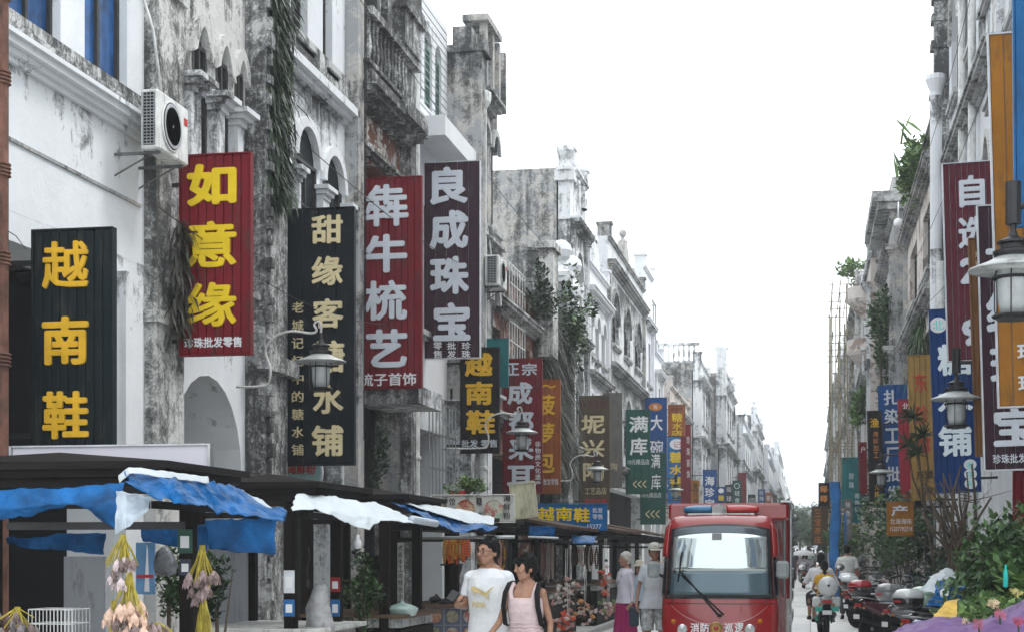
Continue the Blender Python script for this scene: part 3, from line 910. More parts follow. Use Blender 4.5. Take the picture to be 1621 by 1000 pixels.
for z in (zz + 1.0, zz + 2.3):
    f13.box(q, uu0, uu1, -.24, -.16, z, z + .07); f13.box(q, uu0, uu1, -2.04, -1.96, z, z + .07)
    for a in (uu0, (uu0 + uu1) / 2, uu1): f13.box(q, a - .04, a + .04, -1.96, -.24, z + .002, z + .068)
obj('roof_frame', q, M['steel'], h13)
rowg = 'houses along the far left side of the street'
far = [  # X, Y0, Y1, roof py at px, label...
    (-6.4, 74, 86, 9.3, 'long low mossy house below the terrace railings', 'warm', 'white2', 2, 4, 'a', None),
    (-5.9, 87, 95, 12.0, 'house with a long roof terrace railing facing down the street', 'white2', 'grey', 3, 3, 'r', None),
    (-5.0, 96, 108, 12.4, 'dark-sided house with a single tall corner post', 'white2', 'grey', 3, 4, 'a', 'ball'),
    (-4.4, 109, 124, 10.4, 'hazy ornate house with a pointed finial', 'white', 'white2', 3, 4, 'a', 'gable'),
    (-4.1, 125, 142, 12.3, 'hazy pale house with a flat block parapet', 'white2', 'grey', 3, 4, 'r', 'ball'),
    (-3.6, 143, 165, 10.6, 'hazy grey house with stepped parapet', 'white', 'white2', 3, 4, 'a', 'step'),
    (-3.2, 166, 195, 12.4, 'faint pale house second from the far end on the left', 'white', 'white2', 3, 5, 'a', 'gable'),
    (-2.9, 196, 240, 10.2, 'faint last house on the left at the end of the street', 'white3', 'white2', 3, 5, 'r', None)]
for X, y0, y1, H, lab, wl, gb, st, wn, kd, cr in far:
    hh, ff = house(1, X, y0, y1, H, lab, wl, gb, st, wn, kd, crest=cr, trim=wl, detail=1, depth=8)
    hs.append((hh, ff, y0, y1, H))
hh, ff, y0, y1, H = hs[1]
q = MB()
for k in range(24):
    x = ff.X - .3 - k * .28; q.lathe((x, y0 + .15, H), [(.06, 0), (.04, .15), (.07, .35), (.035, .7), (.06, .85)], 6)
q.box((ff.X - 7.2, y0 + .05, H + .85), (ff.X, y0 + .3, H + 1.0)); q.box((ff.X - 7.2, y0 + .05, H - .5), (ff.X, y0 + .28, H - .002))
obj('terrace_railing', q, W['white2'], hh)
hh, ff, y0, y1, H = hs[2]
q = MB().box((ff.X - .5, y0 - .2, 8), (ff.X + .1, y0 + .5, H + 1.3)); q.lathe((ff.X - .2, y0 + .15, H + 1.3), [(.4, 0), (.4, .15), (.15, .4), (1e-4, .6)], 8); obj('corner_post', q, W['white2'], hh)

# ================================================================== houses on the right
XR = 2.95
fr_ = Fac(XR, -1)
def v(p, X=XR): return on_x(p, X)
r1, fR1 = house(-1, XR, 10.0, 17.5, 12.5, 'nearest house on the right, mostly outside the photograph behind orange and blue boards', 'white2', 'grey', 3, 3, 'p', trim='grey')
r2, fR2 = house(-1, XR, 17.52, 25.5, 13.2, 'white-piered house behind the purple and maroon signboards', 'white', 'grey', 3, 3, 'p', trim='white2', pier=2.2)
r3, fR3 = house(-1, XR, 25.52, v(1500), 15.5, 'tall carved grey house with gothic arches and a white column beside the maroon sign', 'white', 'grey', 3, 3, 'p', trim='mould', mat_pil=W['mould'], pier=3.6)
q = MB(); x, y, _ = fR3.p(v(1512), .38, 0); q.lathe((x, y, 3.5), [(.13, 0), (.12, .2), (.12, 7.5), (.16, 7.6), (.22, 7.75), (.2, 7.85)], 14); obj('round_column', q, W['white3'], r3)
q = MB(); a = v(1500) - .35; fR3.box(q, a, a + .34, .003, .3, .1, 15.5)
rr = random.Random(4); z = 4.0
while z < 15: fR3.box(q, a - .04, a + .37, .01, .33 + rr.uniform(0, .05), z, z + rr.uniform(.1, .22)); z += rr.uniform(.35, .9)
obj('carved_pilaster', q, W['dark'], r3)
pipe(fR3, r3, v(1534), .12, .1, 15, .08, 'pvc'); pipe(fR3, r3, v(1550), .12, .1, 15, .07, 'pvc')
pipe(fR3, r3, v(1517), .35, .1, 7.4, .08, 'pvc')
Y4 = v(1500) + .02
r4, fR4 = house(-1, 2.72, Y4, on_x(1436, 2.72), zf(1450, 292, 2.72), 'pinkish brown house with a wild rooftop garden spilling over its parapet', 'warm', 'grey', 3, 2, 'r', trim='grey')
Y5 = on_x(1436, 2.72) + .02
r5, fR5 = house(-1, 2.35, Y5, Y5 + 6, 11.0, 'grey house under a flat overhanging slab roof with a round globe', 'grey', 'grey', 3, 2, 'r', trim='grey')
q = MB().box((1.75, Y5 - .2, 11.4), (8, Y5 + 6.2, 11.7)).box((1.9, Y5 - .1, 11.2), (8, Y5 + 6.1, 11.398)).box((2.3, Y5 - .1, 11.702), (8, Y5 + 5, 12.1)); obj('slab_roof', q, W['sill'], r5)
q = MB(); gx, gz = xz(1422, 353, Y5 - .5); q.ball((gx, Y5 - .5, gz), .13, 16, 0, 10); q.tube([(gx, Y5 - .5, gz + .1), (gx, Y5 - .5, 11.3)], .02, 6); obj('globe_lamp', q, M['whitep'], r5, smooth=True)
Y6 = Y5 + 6.3
r6, fR6 = house(-1, 1.95, Y6, Y6 + 6, 11.0, 'pink-tinged house with curved balcony fronts', 'warm', 'grey', 3, 2, 'a', trim='white2', bal=True)
for zz in (8.0, 9.7):
    q = MB().lathe((1.95, Y6 + 1.2, zz), [(.2, -.5), (.5, -.2), (.7, 0), (.75, .12), (.72, .14), (.72, .5), (.66, .5), (1e-3, .5)], 20); obj('round_balcony', q, W['warm'], r6)
Y7 = Y6 + 6.05
r7, fR7 = house(-1, 1.75, Y7, Y7 + 8, 11.2, 'patchy mould-stained house with shrubs growing on its roof', 'mould', 'grey', 3, 3, 'a', trim='mould')
Y8 = Y7 + 8.05
farR = [(1.7, Y8, Y8 + 12, 10.6, 'house behind the bamboo scaffolding', 'white2', 'grey', 3, 3, 'r', None),
        (1.6, Y8 + 12.1, Y8 + 26, 11, 'hazy house beyond the bamboo scaffolding', 'white2', 'grey', 3, 4, 'a', 'ball'),
        (1.5, Y8 + 26.1, Y8 + 45, 11.3, 'faint hazy house with a finial on the right', 'white2', 'grey', 3, 4, 'a', 'gable'),
        (1.6, Y8 + 45.1, Y8 + 75, 11.2, 'faint pale house near the far end on the right', 'white', 'white2', 3, 5, 'r', None),
        (1.9, Y8 + 75.1, Y8 + 120, 11.0, 'last faint house on the right side of the street', 'grey', 'white2', 3, 5, 'a', None)]
for X, y0, y1, H, lab, wl, gb, st, wn, kd, cr in farR:
    house(-1, X, y0, y1, H, lab, wl, gb, st, wn, kd, crest=cr, trim=wl, detail=1, depth=8)
# block closing the street
eb = thing('end_building', 'tiny pale flat block closing the far end of the street', 'building', (-1.5, 300, 0))
obj('wall', MB().box((-9, 300, 0), (6, 312, 9.5)).box((-9.3, 299.6, 9.502), (6.3, 312.3, 10)), W['white'], eb)
for k in range(6):
    for j in range(2): obj('window', MB().box((-8 + k * 2.3, 299.9, 2.6 + j * 3.3), (-6.6 + k * 2.3, 299.99, 4.6 + j * 3.3)), M['glass'], eb)

# ================================================================== hanging signboards
def cm(name, c, **k): return mat(name, c, .5, 0, .22, 2.5, .08, **dict(dict(grime=.34, gc=(.05, .045, .04)), **k))
S = {'dkgreen': cm('board_black_green', (.006, .013, .016)), 'red': cm('board_red', (.17, .008, .016)), 'ink': cm('board_ink', (.005, .008, .013)),
     'plum': cm('board_plum', (.040, .014, .026)), 'blackb': cm('board_black', (.009, .006, .007)), 'orange': cm('board_orange', (.30, .085, .02)),
     'brown': cm('board_brown', (.095, .066, .042)), 'green': cm('board_green', (.006, .075, .055)), 'blue': cm('board_blue', (.006, .07, .26)),
     'navy': cm('board_navy', (.004, .042, .18), grime=.15), 'ochre': cm('board_ochre', (.36, .15, .02)), 'sand': cm('board_sand', (.33, .20, .06)),
     'sky': cm('board_sky', (.008, .15, .40)), 'teal': cm('board_teal', (.02, .16, .17)), 'maroon': cm('board_maroon', (.105, .014, .028)),
     'grey': cm('board_grey', (.16, .15, .14)), 'cream': cm('board_cream', (.62, .62, .58)), 'wood': woodmat('board_wood', (.16, .075, .03)),
     'lblue': cm('board_light_blue', (.02, .13, .33)), 'edge': mat('board_edge_white', (.6, .62, .66), .4)}
M['cool'] = mat('cool_white_letters', (.80, .90, .95), .4, 0, .05)
SG = {-1: 'vertical signboards hanging off the left facades', 1: 'vertical signboards hanging off the right facades'}
def sign(label, bx, side, col, chars, nb=8, Xs=None, lean=0.0, edge=None, arms=True, Y=None, th=.07, group=None, cat='signboard', name='signboard', bracket_to=None):
    x0, y0, x1, y1 = bx
    if Y is None:
        Xs = Xs if Xs is not None else (-5.62 if side < 0 else 1.9)
        Y = on_x(x1 if side < 0 else x0, Xs)
    ax, az = xz(x0, y1, Y); bx_, bz = xz(x1, y0, Y)
    cx, cz = (ax + bx_) / 2, (az + bz) / 2
    hw, hh = (bx_ - ax) / 2, (bz - az) / 2
    t = thing(name, label, cat, (cx, Y, cz), group or SG[side])
    t.rotation_euler[1] = radians(lean)
    m = S[col] if isinstance(col, str) else col
    L = lambda px, py: (xz(px, py, Y)[0] - cx, xz(px, py, Y)[1] - cz)
    # back sheet and rim
    mb = MB().box((-hw + .004, .028, -hh + .004), (hw - .004, th, hh - .004))
    r = .016
    mb.box((-hw - r, -.012, -hh - r), (-hw - .001, th + .004, hh + r)); mb.box((hw + .001, -.012, -hh - r), (hw + r, th + .004, hh + r))
    mb.box((-hw, -.012, hh + .001), (hw, th + .004, hh + r)); mb.box((-hw, -.012, -hh - r), (hw, th + .004, -hh - .001))
    obj('frame', mb, S[edge] if edge else m, t, local=True)
    if nb:
        w = 2 * hw / nb
        mb = MB().bbox((-w / 2 + .004, 0, -hh + .002), (w / 2 - .004, .027, hh - .002), .005)
        me = mesh('board', mb, m)
        for k in range(nb):
            o = bpy.data.objects.new('board', me); COL.objects.link(o); o.parent = t
            o.location = (-hw + (k + .5) * w, 0, 0)
    for ci, c in enumerate(chars):
        txt, a, b, c2, d, mk = c[:6]; off = c[6] if len(c) > 6 else .024
        l0, z0 = L(a, d); l1, z1 = L(c2, b)
        big = (d - b) > 17 and len(txt) == 1 and txt not in '●○'
        tm = text_mb(txt, l0, z0, l1, z1, (-.024 if big else -.009) - .0007 * ci, (.024 if big else .009) + .0007 * ci, off)
        obj('character' if big else 'lettering', tm, M[mk], t, local=True)
    if arms:
        # bracket arms go from the board to the house wall
        mb = MB(); e = -hw if side < 0 else hw
        wallx = ((-6.62 if side < 0 else 2.97) if bracket_to is None else bracket_to) - cx
        if (wallx < e - .02) if side < 0 else (wallx > e + .02):
            for z in (-hh * .86, hh * .72):
                mb = MB(); mb.box((e, .02, z - .02), (wallx, .055, z + .02))
                mb.box((e, .03, z - .15), (e + (.02 if side > 0 else -.02), .045, z - .021))
                obj('bracket', mb, M['iron'], t, local=True)
    return t
def col_chars(txt, x0, x1, y0, y1, mk, off=.024, gap=.12, ys=None):
    n = len(txt); h = (y1 - y0) / n
    return [(c, x0, y0 + i * h + h * gap / 2, x1, y0 + (i + 1) * h - h * gap / 2, mk, off) for i, c in enumerate(txt)]

Ls, Rs = -1, 1
sign('black green board with three gold characters above the nearest stall', (53, 362, 176, 712), Ls, 'dkgreen',
     [('越', 68, 381, 141, 458, 'gold', .018), ('南', 68, 500, 141, 578, 'gold', .026), ('鞋', 69, 618, 141, 695, 'gold', .022)], 9)
sign('red ribbed board with three bright yellow characters under the air conditioner', (286, 243, 395, 561), Ls, 'red',
     [('如', 297, 258, 375, 328, 'yellow', .036), ('意', 295, 349, 375, 425, 'yellow', .022), ('缘', 295, 446, 375, 518, 'yellow', .022), ('珍珠批发零售', 292, 532, 383, 551, 'whitep', .02)], 8)
sign('tall ink black board with pale gold characters and a column of small ones', (453, 329, 559, 735), Ls, 'ink',
     [('甜', 494, 340, 543, 387, 'pale'), ('缘', 494, 405, 543, 453, 'pale'), ('客', 495, 472, 544, 520, 'pale'), ('糖', 495, 538, 546, 590, 'pale'),
      ('水', 496, 608, 544, 655, 'pale'), ('铺', 494, 672, 544, 722, 'pale')] +
     [(c, 463, 478 + i * 28.1, 481, 495.5 + i * 28.1, 'pale', .0) for i, c in enumerate('老城记忆中的糖水铺')], 4)
sign('red board with four big silver characters between the black and the plum boards', (565, 280, 666, 614), Ls, 'red',
     [('犇', 577, 291, 647, 360, 'silver', .022), ('牛', 578, 370, 645, 433, 'silver', .03), ('梳', 577, 443, 645, 508, 'silver', .025), ('艺', 580, 520, 645, 582, 'silver', .03), ('梳子首饰', 569, 589, 659, 611, 'whitep', .015)], 10)
sign('dark plum board with four silver characters and a white edge strip', (671, 255, 759, 567), Ls, 'plum',
     [('良', 681, 263, 741, 325, 'silver', .035), ('成', 680, 332, 742, 396, 'silver', .035), ('珠', 681, 405, 743, 467, 'silver', .035), ('宝', 686, 478, 745, 540, 'silver', .035),
      ('零', 686, 541, 700, 553, 'whitep', .01), ('售', 686, 554, 700, 566, 'whitep', .01), ('批', 708, 541, 722, 553, 'whitep', .01), ('发', 708, 554, 722, 566, 'whitep', .01), ('珍', 731, 541, 745, 553, 'whitep', .01), ('珠', 731, 554, 745, 566, 'whitep', .01)], 5, edge='edge')
sign('smaller black board with three gold characters under the plum board', (730, 550, 789, 716), Ls, 'blackb',
     [('越', 736, 558, 780, 596, 'gold', .03), ('南', 737, 603, 780, 641, 'gold', .03), ('鞋', 738, 648, 784, 687, 'gold', .03), ('批发 零售', 730.5, 695, 787, 708, 'silver', .01)], 4)
sign('empty teal glass board behind the small black board', (766, 536, 803, 612), Ls, 'teal', [], 2, Xs=-5.55)
sign('dark red board with mixed white characters ending in one small side column', (797, 567, 857, 778), Ls, 'red',
     [('正', 801, 574, 822, 594, 'silver', .02), ('宗', 826, 574, 850, 594, 'silver', .02), ('成', 803, 604, 843, 640, 'silver', .03), ('都', 805, 650, 845, 684, 'silver', .03), ('采', 805, 693, 845, 728, 'silver', .03), ('耳', 803, 736, 846, 772, 'silver', .03)] +
     [(c, 847, 698 + i * 10.4, 856, 707 + i * 10.4, 'whitep', .005) for i, c in enumerate('非物质文化遗产')], 7)
sign('rusty orange board with yellow characters half behind the dark red board', (845, 600, 886, 780), Ls, 'orange',
     [('菠', 848, 624, 879, 657, 'gold', .02), ('萝', 848, 668, 878, 703, 'gold', .02), ('包', 848, 713, 878, 748, 'gold', .02), ('〜', 857, 608, 880, 614, 'gold', .02), ('批发零售', 860, 757, 884, 767, 'whitep', 0)], 5)
sign('brown board with olive gold characters and a plum heading', (917, 626, 964, 806), Ls, 'brown',
     [('中国名陶', 920, 633, 960, 646, 'brownp', .01), ('坭', 920, 656, 958, 686, 'pale', .02), ('兴', 921, 695, 957, 723, 'pale', .02), ('陶', 923, 731, 956, 761, 'pale', .02), ('工艺品店', 926, 771, 960, 782, 'pale', 0), ('欢迎光临', 925, 788, 961, 797, 'redp', .02)], 4)
sign('plain grey board with faint writing behind the brown board', (955, 622, 984, 771), Ls, 'grey', [('陶', 967, 732, 977, 744, 'pale', 0)], 3, Xs=-5.55)
sign('dark green board with two white characters and three pale arrow marks', (991, 648, 1028, 781), Ls, 'green',
     [('满', 996, 658, 1026, 684, 'whitep', .02), ('库', 997, 692, 1025, 720, 'whitep', .02), ('10元精品店', 994, 726, 1028, 735, 'whitep', 0), ('<<<', 1002, 759, 1023, 772, 'pale', 0)], 3)
sign('blue board topped by an orange oval behind the dark green board', (1022, 629, 1055, 780), Ls, 'blue',
     [('大', 1030, 656, 1049, 681, 'whitep', .02), ('碗', 1029, 696, 1050, 720, 'whitep', .01), ('满', 1030, 738, 1048, 752, 'whitep', 0), ('●', 1027, 637, 1048, 650, 'amber', .0), ('香', 1034, 640, 1041, 647, 'whitep', 0)], 3)
sign('second green board lower down with white characters and arrow marks', (1014, 716, 1053, 829), Ls, 'green',
     [('满', 1031, 718, 1045, 740, 'whitep', .01), ('库', 1031, 750, 1046, 774, 'whitep', .01), ('10元精品店', 1016, 779, 1047, 787, 'whitep', 0), ('<<<', 1022, 806, 1044, 820, 'pale', 0)], 3, Xs=-5.5)
sign('bright blue board with fat yellow characters and a white disc logo', (1057, 690, 1086, 796), Ls, 'sky',
     [('●', 1060, 694, 1083, 711, 'whitep', .0), ('记', 1066, 698, 1078, 708, 'redp', 0), ('糖', 1060, 714, 1082, 732, 'yellow', .03), ('水', 1060, 735, 1081, 751, 'yellow', .03), ('铺', 1060, 754, 1080, 771, 'yellow', .03), ('子', 1063, 774, 1081, 790, 'yellow', .03)], 3)
sign('brown board with three yellow characters above the bright blue board', (1058, 640, 1084, 689), Ls, 'orange',
     [('糖', 1063, 653, 1080, 667, 'yellow', .01), ('水', 1064, 668, 1080, 679, 'yellow', .01), ('店', 1063, 680, 1080, 689, 'yellow', .01), ('老字号', 1062, 644, 1081, 651, 'brownp', 0)], 2, Xs=-5.4)
sign('narrow red board behind the bright blue board', (1078, 672, 1093, 800), Ls, 'red', [(c, 1087, 690 + i * 18, 1092, 702 + i * 18, 'whitep', 0) for i, c in enumerate('珍珠首饰')], 2, Xs=-5.3)
sign('small orange board with black characters left of the blue jewellery board', (1094, 760, 1107, 803), Ls, 'ochre', [(c, 1097, 764 + i * 12, 1105, 774 + i * 12, 'blackp', 0) for i, c in enumerate('煲仔饭')], 2, Xs=-5.0)
sign('blue board with three white characters above the red vehicle', (1113, 743, 1134, 805), Ls, 'blue',
     [('海', 1116, 753, 1131, 768, 'whitep', .02), ('珍', 1116, 771, 1131, 786, 'whitep', .02), ('宝', 1116, 789, 1131, 803, 'whitep', .02)], 2, Xs=-4.9)
far_s = [('tiny blue board with a white moon and yellow character', (1135, 770, 1148, 804), 'navy', [('●', 1137, 772, 1146, 780, 'whitep', 0), ('糖', 1137, 783, 1146, 792, 'yellow', .02)]),
         ('small slate board with pale characters next to the tiny green one', (1148, 767, 1159, 806), 'dkgreen', [('街', 1150, 770, 1158, 778, 'whitep', 0), ('球', 1150, 784, 1158, 793, 'whitep', 0)]),
         ('small green board with a pale ring and white characters', (1160, 760, 1173, 804), 'green', [('○', 1162, 764, 1171, 773, 'whitep', 0), ('轻', 1163, 776, 1171, 784, 'whitep', 0), ('食', 1163, 787, 1171, 795, 'whitep', 0)]),
         ('small scarlet board with a ragged edge beyond the green ones', (1168, 748, 1181, 800), 'red', []),
         ('black white-rimmed small board among the far left boards', (1183, 782, 1196, 806), 'blackb', [('印', 1186, 787, 1194, 798, 'whitep', 0)]),
         ('narrow navy board with a column of small characters', (1200, 774, 1211, 806), 'navy', [(c, 1202, 776 + i * 9, 1209, 783 + i * 9, 'whitep', 0) for i, c in enumerate('珍珠馆')]),
         ('small orange red board furthest along on the left', (1211, 779, 1221, 805), 'orange', [('茶', 1213, 784, 1220, 792, 'whitep', 0)]), ('sliver of a brown board just left of the lane end', (1223, 782, 1230, 806), 'brown', []), ('sliver of a teal board nearest the end of the lane', (1232, 786, 1238, 808), 'teal', []), ('slim white board with black strokes left of the blue jewellery board', (1107, 770, 1113, 806), 'cream', [('茶', 1108, 776, 1112, 784, 'blackp', 0)])]
for k, (lab, b, c, ch) in enumerate(far_s):
    sign(lab, b, Ls, c, ch, 2, Xs=[-4.8, -4.5, -4.3, -4.1, -3.9, -3.5, -3.2, -3.0, -2.9, -4.75][k], edge='edge' if 'rimmed' in lab else None)

# right hand boards
TL = -1.6
sign('wide maroon board with white characters and numerals in front of the carved grey house', (1497, 256, 1574, 570), Rs, 'maroon',
     [('自', 1521, 277, 1562, 329, 'silver', .03), ('选', 1518, 342, 1564, 394, 'silver', .03), ('2', 1519, 408, 1548, 450, 'silver', .05), ('9', 1519, 505, 1547, 548, 'silver', .05)], 8, lean=TL, edge='edge')
sign('long orange board reaching the top of the photograph', (1574, 49, 1665, 642), Rs, 'ochre',
     [('珍', 1604, 543, 1636, 570, 'whitep', .02), ('珠', 1604, 593, 1636, 620, 'whitep', .02)], 4, Xs=1.78, lean=TL, edge='edge')
sign('steel blue board in the upper right corner', (1607, -120, 1700, 356), Rs, 'lblue', [], 5, Xs=1.75, lean=-.5)
sign('narrow weathered wooden board in front of the maroon one', (1541, 378, 1562, 720), Rs, 'wood', [(c, 1549, 398 + i * 15, 1556, 408 + i * 15, 'pale', 0) for i, c in enumerate('珍珠坊')], 2, Xs=1.84, lean=-1.9, Y=18.5)
sign('big dark purple board with a large white bottom character', (1554, 322, 1652, 742), Rs, 'plum',
     [('北', 1562, 376, 1634, 440, 'silver', .035), ('红', 1562, 452, 1634, 525, 'silver', .035), ('珠', 1566, 545, 1636, 610, 'silver', .035), ('宝', 1568, 642, 1638, 706, 'silver', .035), ('珍珠批发零售', 1566, 717, 1646, 733, 'silver', .015)], 6, lean=TL, edge='edge')
sign('deep blue board with three huge white characters and cyan logos', (1477, 488, 1547, 778), Rs, 'navy',
     [('●', 1476, 501, 1503, 526, 'whitep', 0), ('北', 1481, 506, 1499, 521, 'cyan', 0), ('糖', 1486, 543, 1541, 594, 'cool', .025), ('水', 1484, 610, 1540, 655, 'cool', .03), ('铺', 1483, 672, 1536, 722, 'cool', .025)] +
     [('●', 1522, 727 + i * 15, 1542, 744 + i * 15, 'whitep', 0) for i in range(3)] + [(c, 1526, 731 + i * 15, 1538, 742 + i * 15, 'cyan', 0) for i, c in enumerate('老字号')], 7, Xs=1.95, lean=-2.0)
sign('sand coloured board with faded red strokes and black lower text', (1441, 562, 1477, 790), Rs, 'sand',
     [('东', 1449, 590, 1470, 620, 'redp', 0), ('珍', 1449, 640, 1470, 672, 'redp', 0), ('馆', 1450, 690, 1472, 715, 'redp', 0), ('东盟', 1449, 744, 1474, 757, 'dkg', 0) , ('北海', 1449, 769, 1474, 782, 'dkg', 0)] if False else
     [('东', 1449, 590, 1470, 620, 'redp', 0), ('珍', 1449, 640, 1470, 672, 'redp', 0), ('馆', 1450, 690, 1472, 715, 'redp', 0), ('东盟', 1449, 744, 1474, 757, 'blackp', .01), ('北海', 1449, 769, 1474, 782, 'blackp', .01)], 4, lean=TL)
sign('crimson board with a black head panel left of the sand coloured one', (1424, 632, 1446, 788), Rs, cm('board_crimson', (.30, .02, .04)), [('北', 1430, 637, 1441, 649, 'whitep', 0)], 3, lean=TL, Xs=1.92)
sign('blue board with six stacked white characters', (1393, 609, 1438, 800), Rs, 'blue',
     col_chars('扎染工厂批发', 1401, 1426, 613, 795, 'silver', .02, .2), 5, lean=TL, Xs=1.92)
sign('dark brown board with one yellow character at its head', (1375, 650, 1397, 800), Rs, 'blackb',
     [('渔', 1379, 661, 1393, 676, 'gold', .01)] + [(c, 1383, 682 + i * 11, 1391, 691 + i * 11, 'amber', 0) for i, c in enumerate('海鲜加工')] + [(c, 1383, 765 + i * 12, 1390, 775 + i * 12, 'gold', 0) for i, c in enumerate('大排档')], 3, lean=TL, Xs=1.6, bracket_to=2.35)
sign('slim red board left of the dark brown one', (1361, 700, 1372, 780), Rs, 'red', [('户', 1363, 706, 1370, 716, 'whitep', 0)], 2, lean=-1, Xs=1.4, bracket_to=2.35)
sign('teal board partly behind hanging greenery', (1333, 724, 1358, 800), Rs, 'teal', [(c, 1344, 748 + i * 14, 1352, 758 + i * 14, 'whitep', 0) for i, c in enumerate('珍珠')], 3, Xs=1.0, bracket_to=2.3)
sign('lower teal board with a column of white characters', (1350, 776, 1362, 826), Rs, 'teal', [(c, 1353, 780 + i * 11, 1360, 788 + i * 11, 'whitep', 0) for i, c in enumerate('南珠饰')], 2, Xs=1.3, bracket_to=2.3)
sign('grey board with a column of white characters behind the blue post', (1337, 790, 1348, 852), Rs, 'grey', [(c, 1339, 794 + i * 13, 1346, 803 + i * 13, 'whitep', 0) for i, c in enumerate('特色小')], 2, Xs=1.05, bracket_to=2.3)
sign('dark board with two orange flower-like characters', (1296, 764, 1313, 805), Rs, 'blackb', [('椰', 1298, 768, 1310, 779, 'amber', .03), ('椰', 1298, 783, 1310, 794, 'amber', .03)], 2, Xs=.35, bracket_to=1.7)
sign('brown board with orange characters at the far right end', (1285, 801, 1310, 862), Rs, 'brown', [(c, 1289, 806 + i * 14, 1300, 817 + i * 14, 'amber', 0) for i, c in enumerate('三宝茶庄')], 3, Xs=.1, bracket_to=1.7)
sign('orange ribbed board with a white character and a phone number', (1405, 794, 1445, 846), Rs, 'ochre',
     [('产', 1411, 799, 1437, 816, 'silver', .02), ('北海海味', 1409, 820, 1443, 829, 'whitep', 0), ('15207792718', 1409, 833, 1444, 840, 'whitep', 0)], 7, Xs=1.5)
sign('small black board with white characters under the sand coloured board', (1450, 788, 1492, 802), Rs, 'dkgreen', [('一家老店', 1458, 791, 1488, 800, 'whitep', 0)], 1, Xs=2.1)
sign('red vertical shop banner on the near right house', (1606, 745, 1640, 835), Rs, 'red', [], 3, Y=19.5, arms=True)
# banners over the stalls
kb = 'horizontal shop banners above the stalls'
sign('whitish banner with bowl photographs and black characters above the stalls', (684, 783, 813, 825), Ls, 'cream',
     [('汤', 700, 786, 709, 796, 'blackp', 0), ('饺', 711, 787, 721, 799, 'blackp', 0), ('糖', 754, 786, 763, 799, 'blackp', 0), ('水', 756, 808, 764, 818, 'blackp', 0), ('海', 797, 782.5, 808, 793, 'blackp', 0), ('鲜', 797, 796, 808, 807, 'blackp', 0), ('粉', 797, 810, 808, 821, 'blackp', 0)], 0, Y=19.6, th=.03, group=kb, cat='banner', name='shop_banner', arms=False)
bn = bpy.data.objects['shop_banner']
for (cx, cy, r, mk) in ((697, 804, 12, 0), (737, 805, 15, 1), (782, 806, 16, 2)):
    x, z = xz(cx, cy, 19.6); q = MB()
    rr_ = r / F * dep(x, 19.6)
    q.lathe((x - bn.location.x, -.002, z - bn.location.z), [(rr_, -.012), (rr_ * .98, -.02), (rr_ * .8, -.012), (1e-4, -.01)], 20, 0, 'y')
    obj('bowl_picture', q, [picmat('food_dark', (.12, .12, .1), (.4, .35, .25), (.05, .1, .05)), picmat('food_red', (.45, .12, .08), (.55, .4, .25), (.3, .05, .03)), picmat('food_green', (.08, .2, .1), (.45, .5, .4), (.4, .05, .06))][mk], bn, local=True)
sign('bright blue banner with yellow characters over the shell stall', (848, 797, 960, 838), Ls, 'sky',
     [('越', 851, 802, 878, 824, 'yellow', .02), ('南', 880, 802, 906, 824, 'yellow', .02), ('鞋', 908, 803, 934, 826, 'yellow', .02), ('批发', 938, 803, 954, 811, 'whitep', 0), ('零售', 938, 813, 954, 821, 'whitep', 0), ('15277', 930, 829, 952, 836, 'whitep', 0)], 0, Y=29.5, th=.03, group=kb, cat='banner', name='shop_banner', arms=False)
sign('plain yellowed board leaning on the roof of the shell stall', (810, 764, 848, 818), Ls, cm('board_yellowed', (.55, .53, .38)), [], 0, Y=24.5, lean=-6, th=.02, group=kb, cat='board', name='leaning_board', arms=False)
t = thing('round_sign', 'oval pale teal sign with red characters below the tall ink black board', 'sign', (0, 0, 0))
x, z = xz(479, 748, 20.2); t.location = (x, 20.2, z); ORG[t.name] = Vector(t.location)
obj('sign_disc', MB().lathe((x, 20.2, z), [(.29, .0), (.3, -.02), (.29, -.04)], 32, 0, 'y'), S['edge'], t)
obj('sign_face', MB().lathe((x, 20.2, z), [(.275, -.042), (.27, -.046)], 32, 0, 'y'), cm('board_pale_teal', (.32, .5, .5)), t)
obj('lettering', text_mb('海鲜粉', x - .2, z - .02, x + .2, z + .13, 20.145, .008, .02), M['redp'], t)

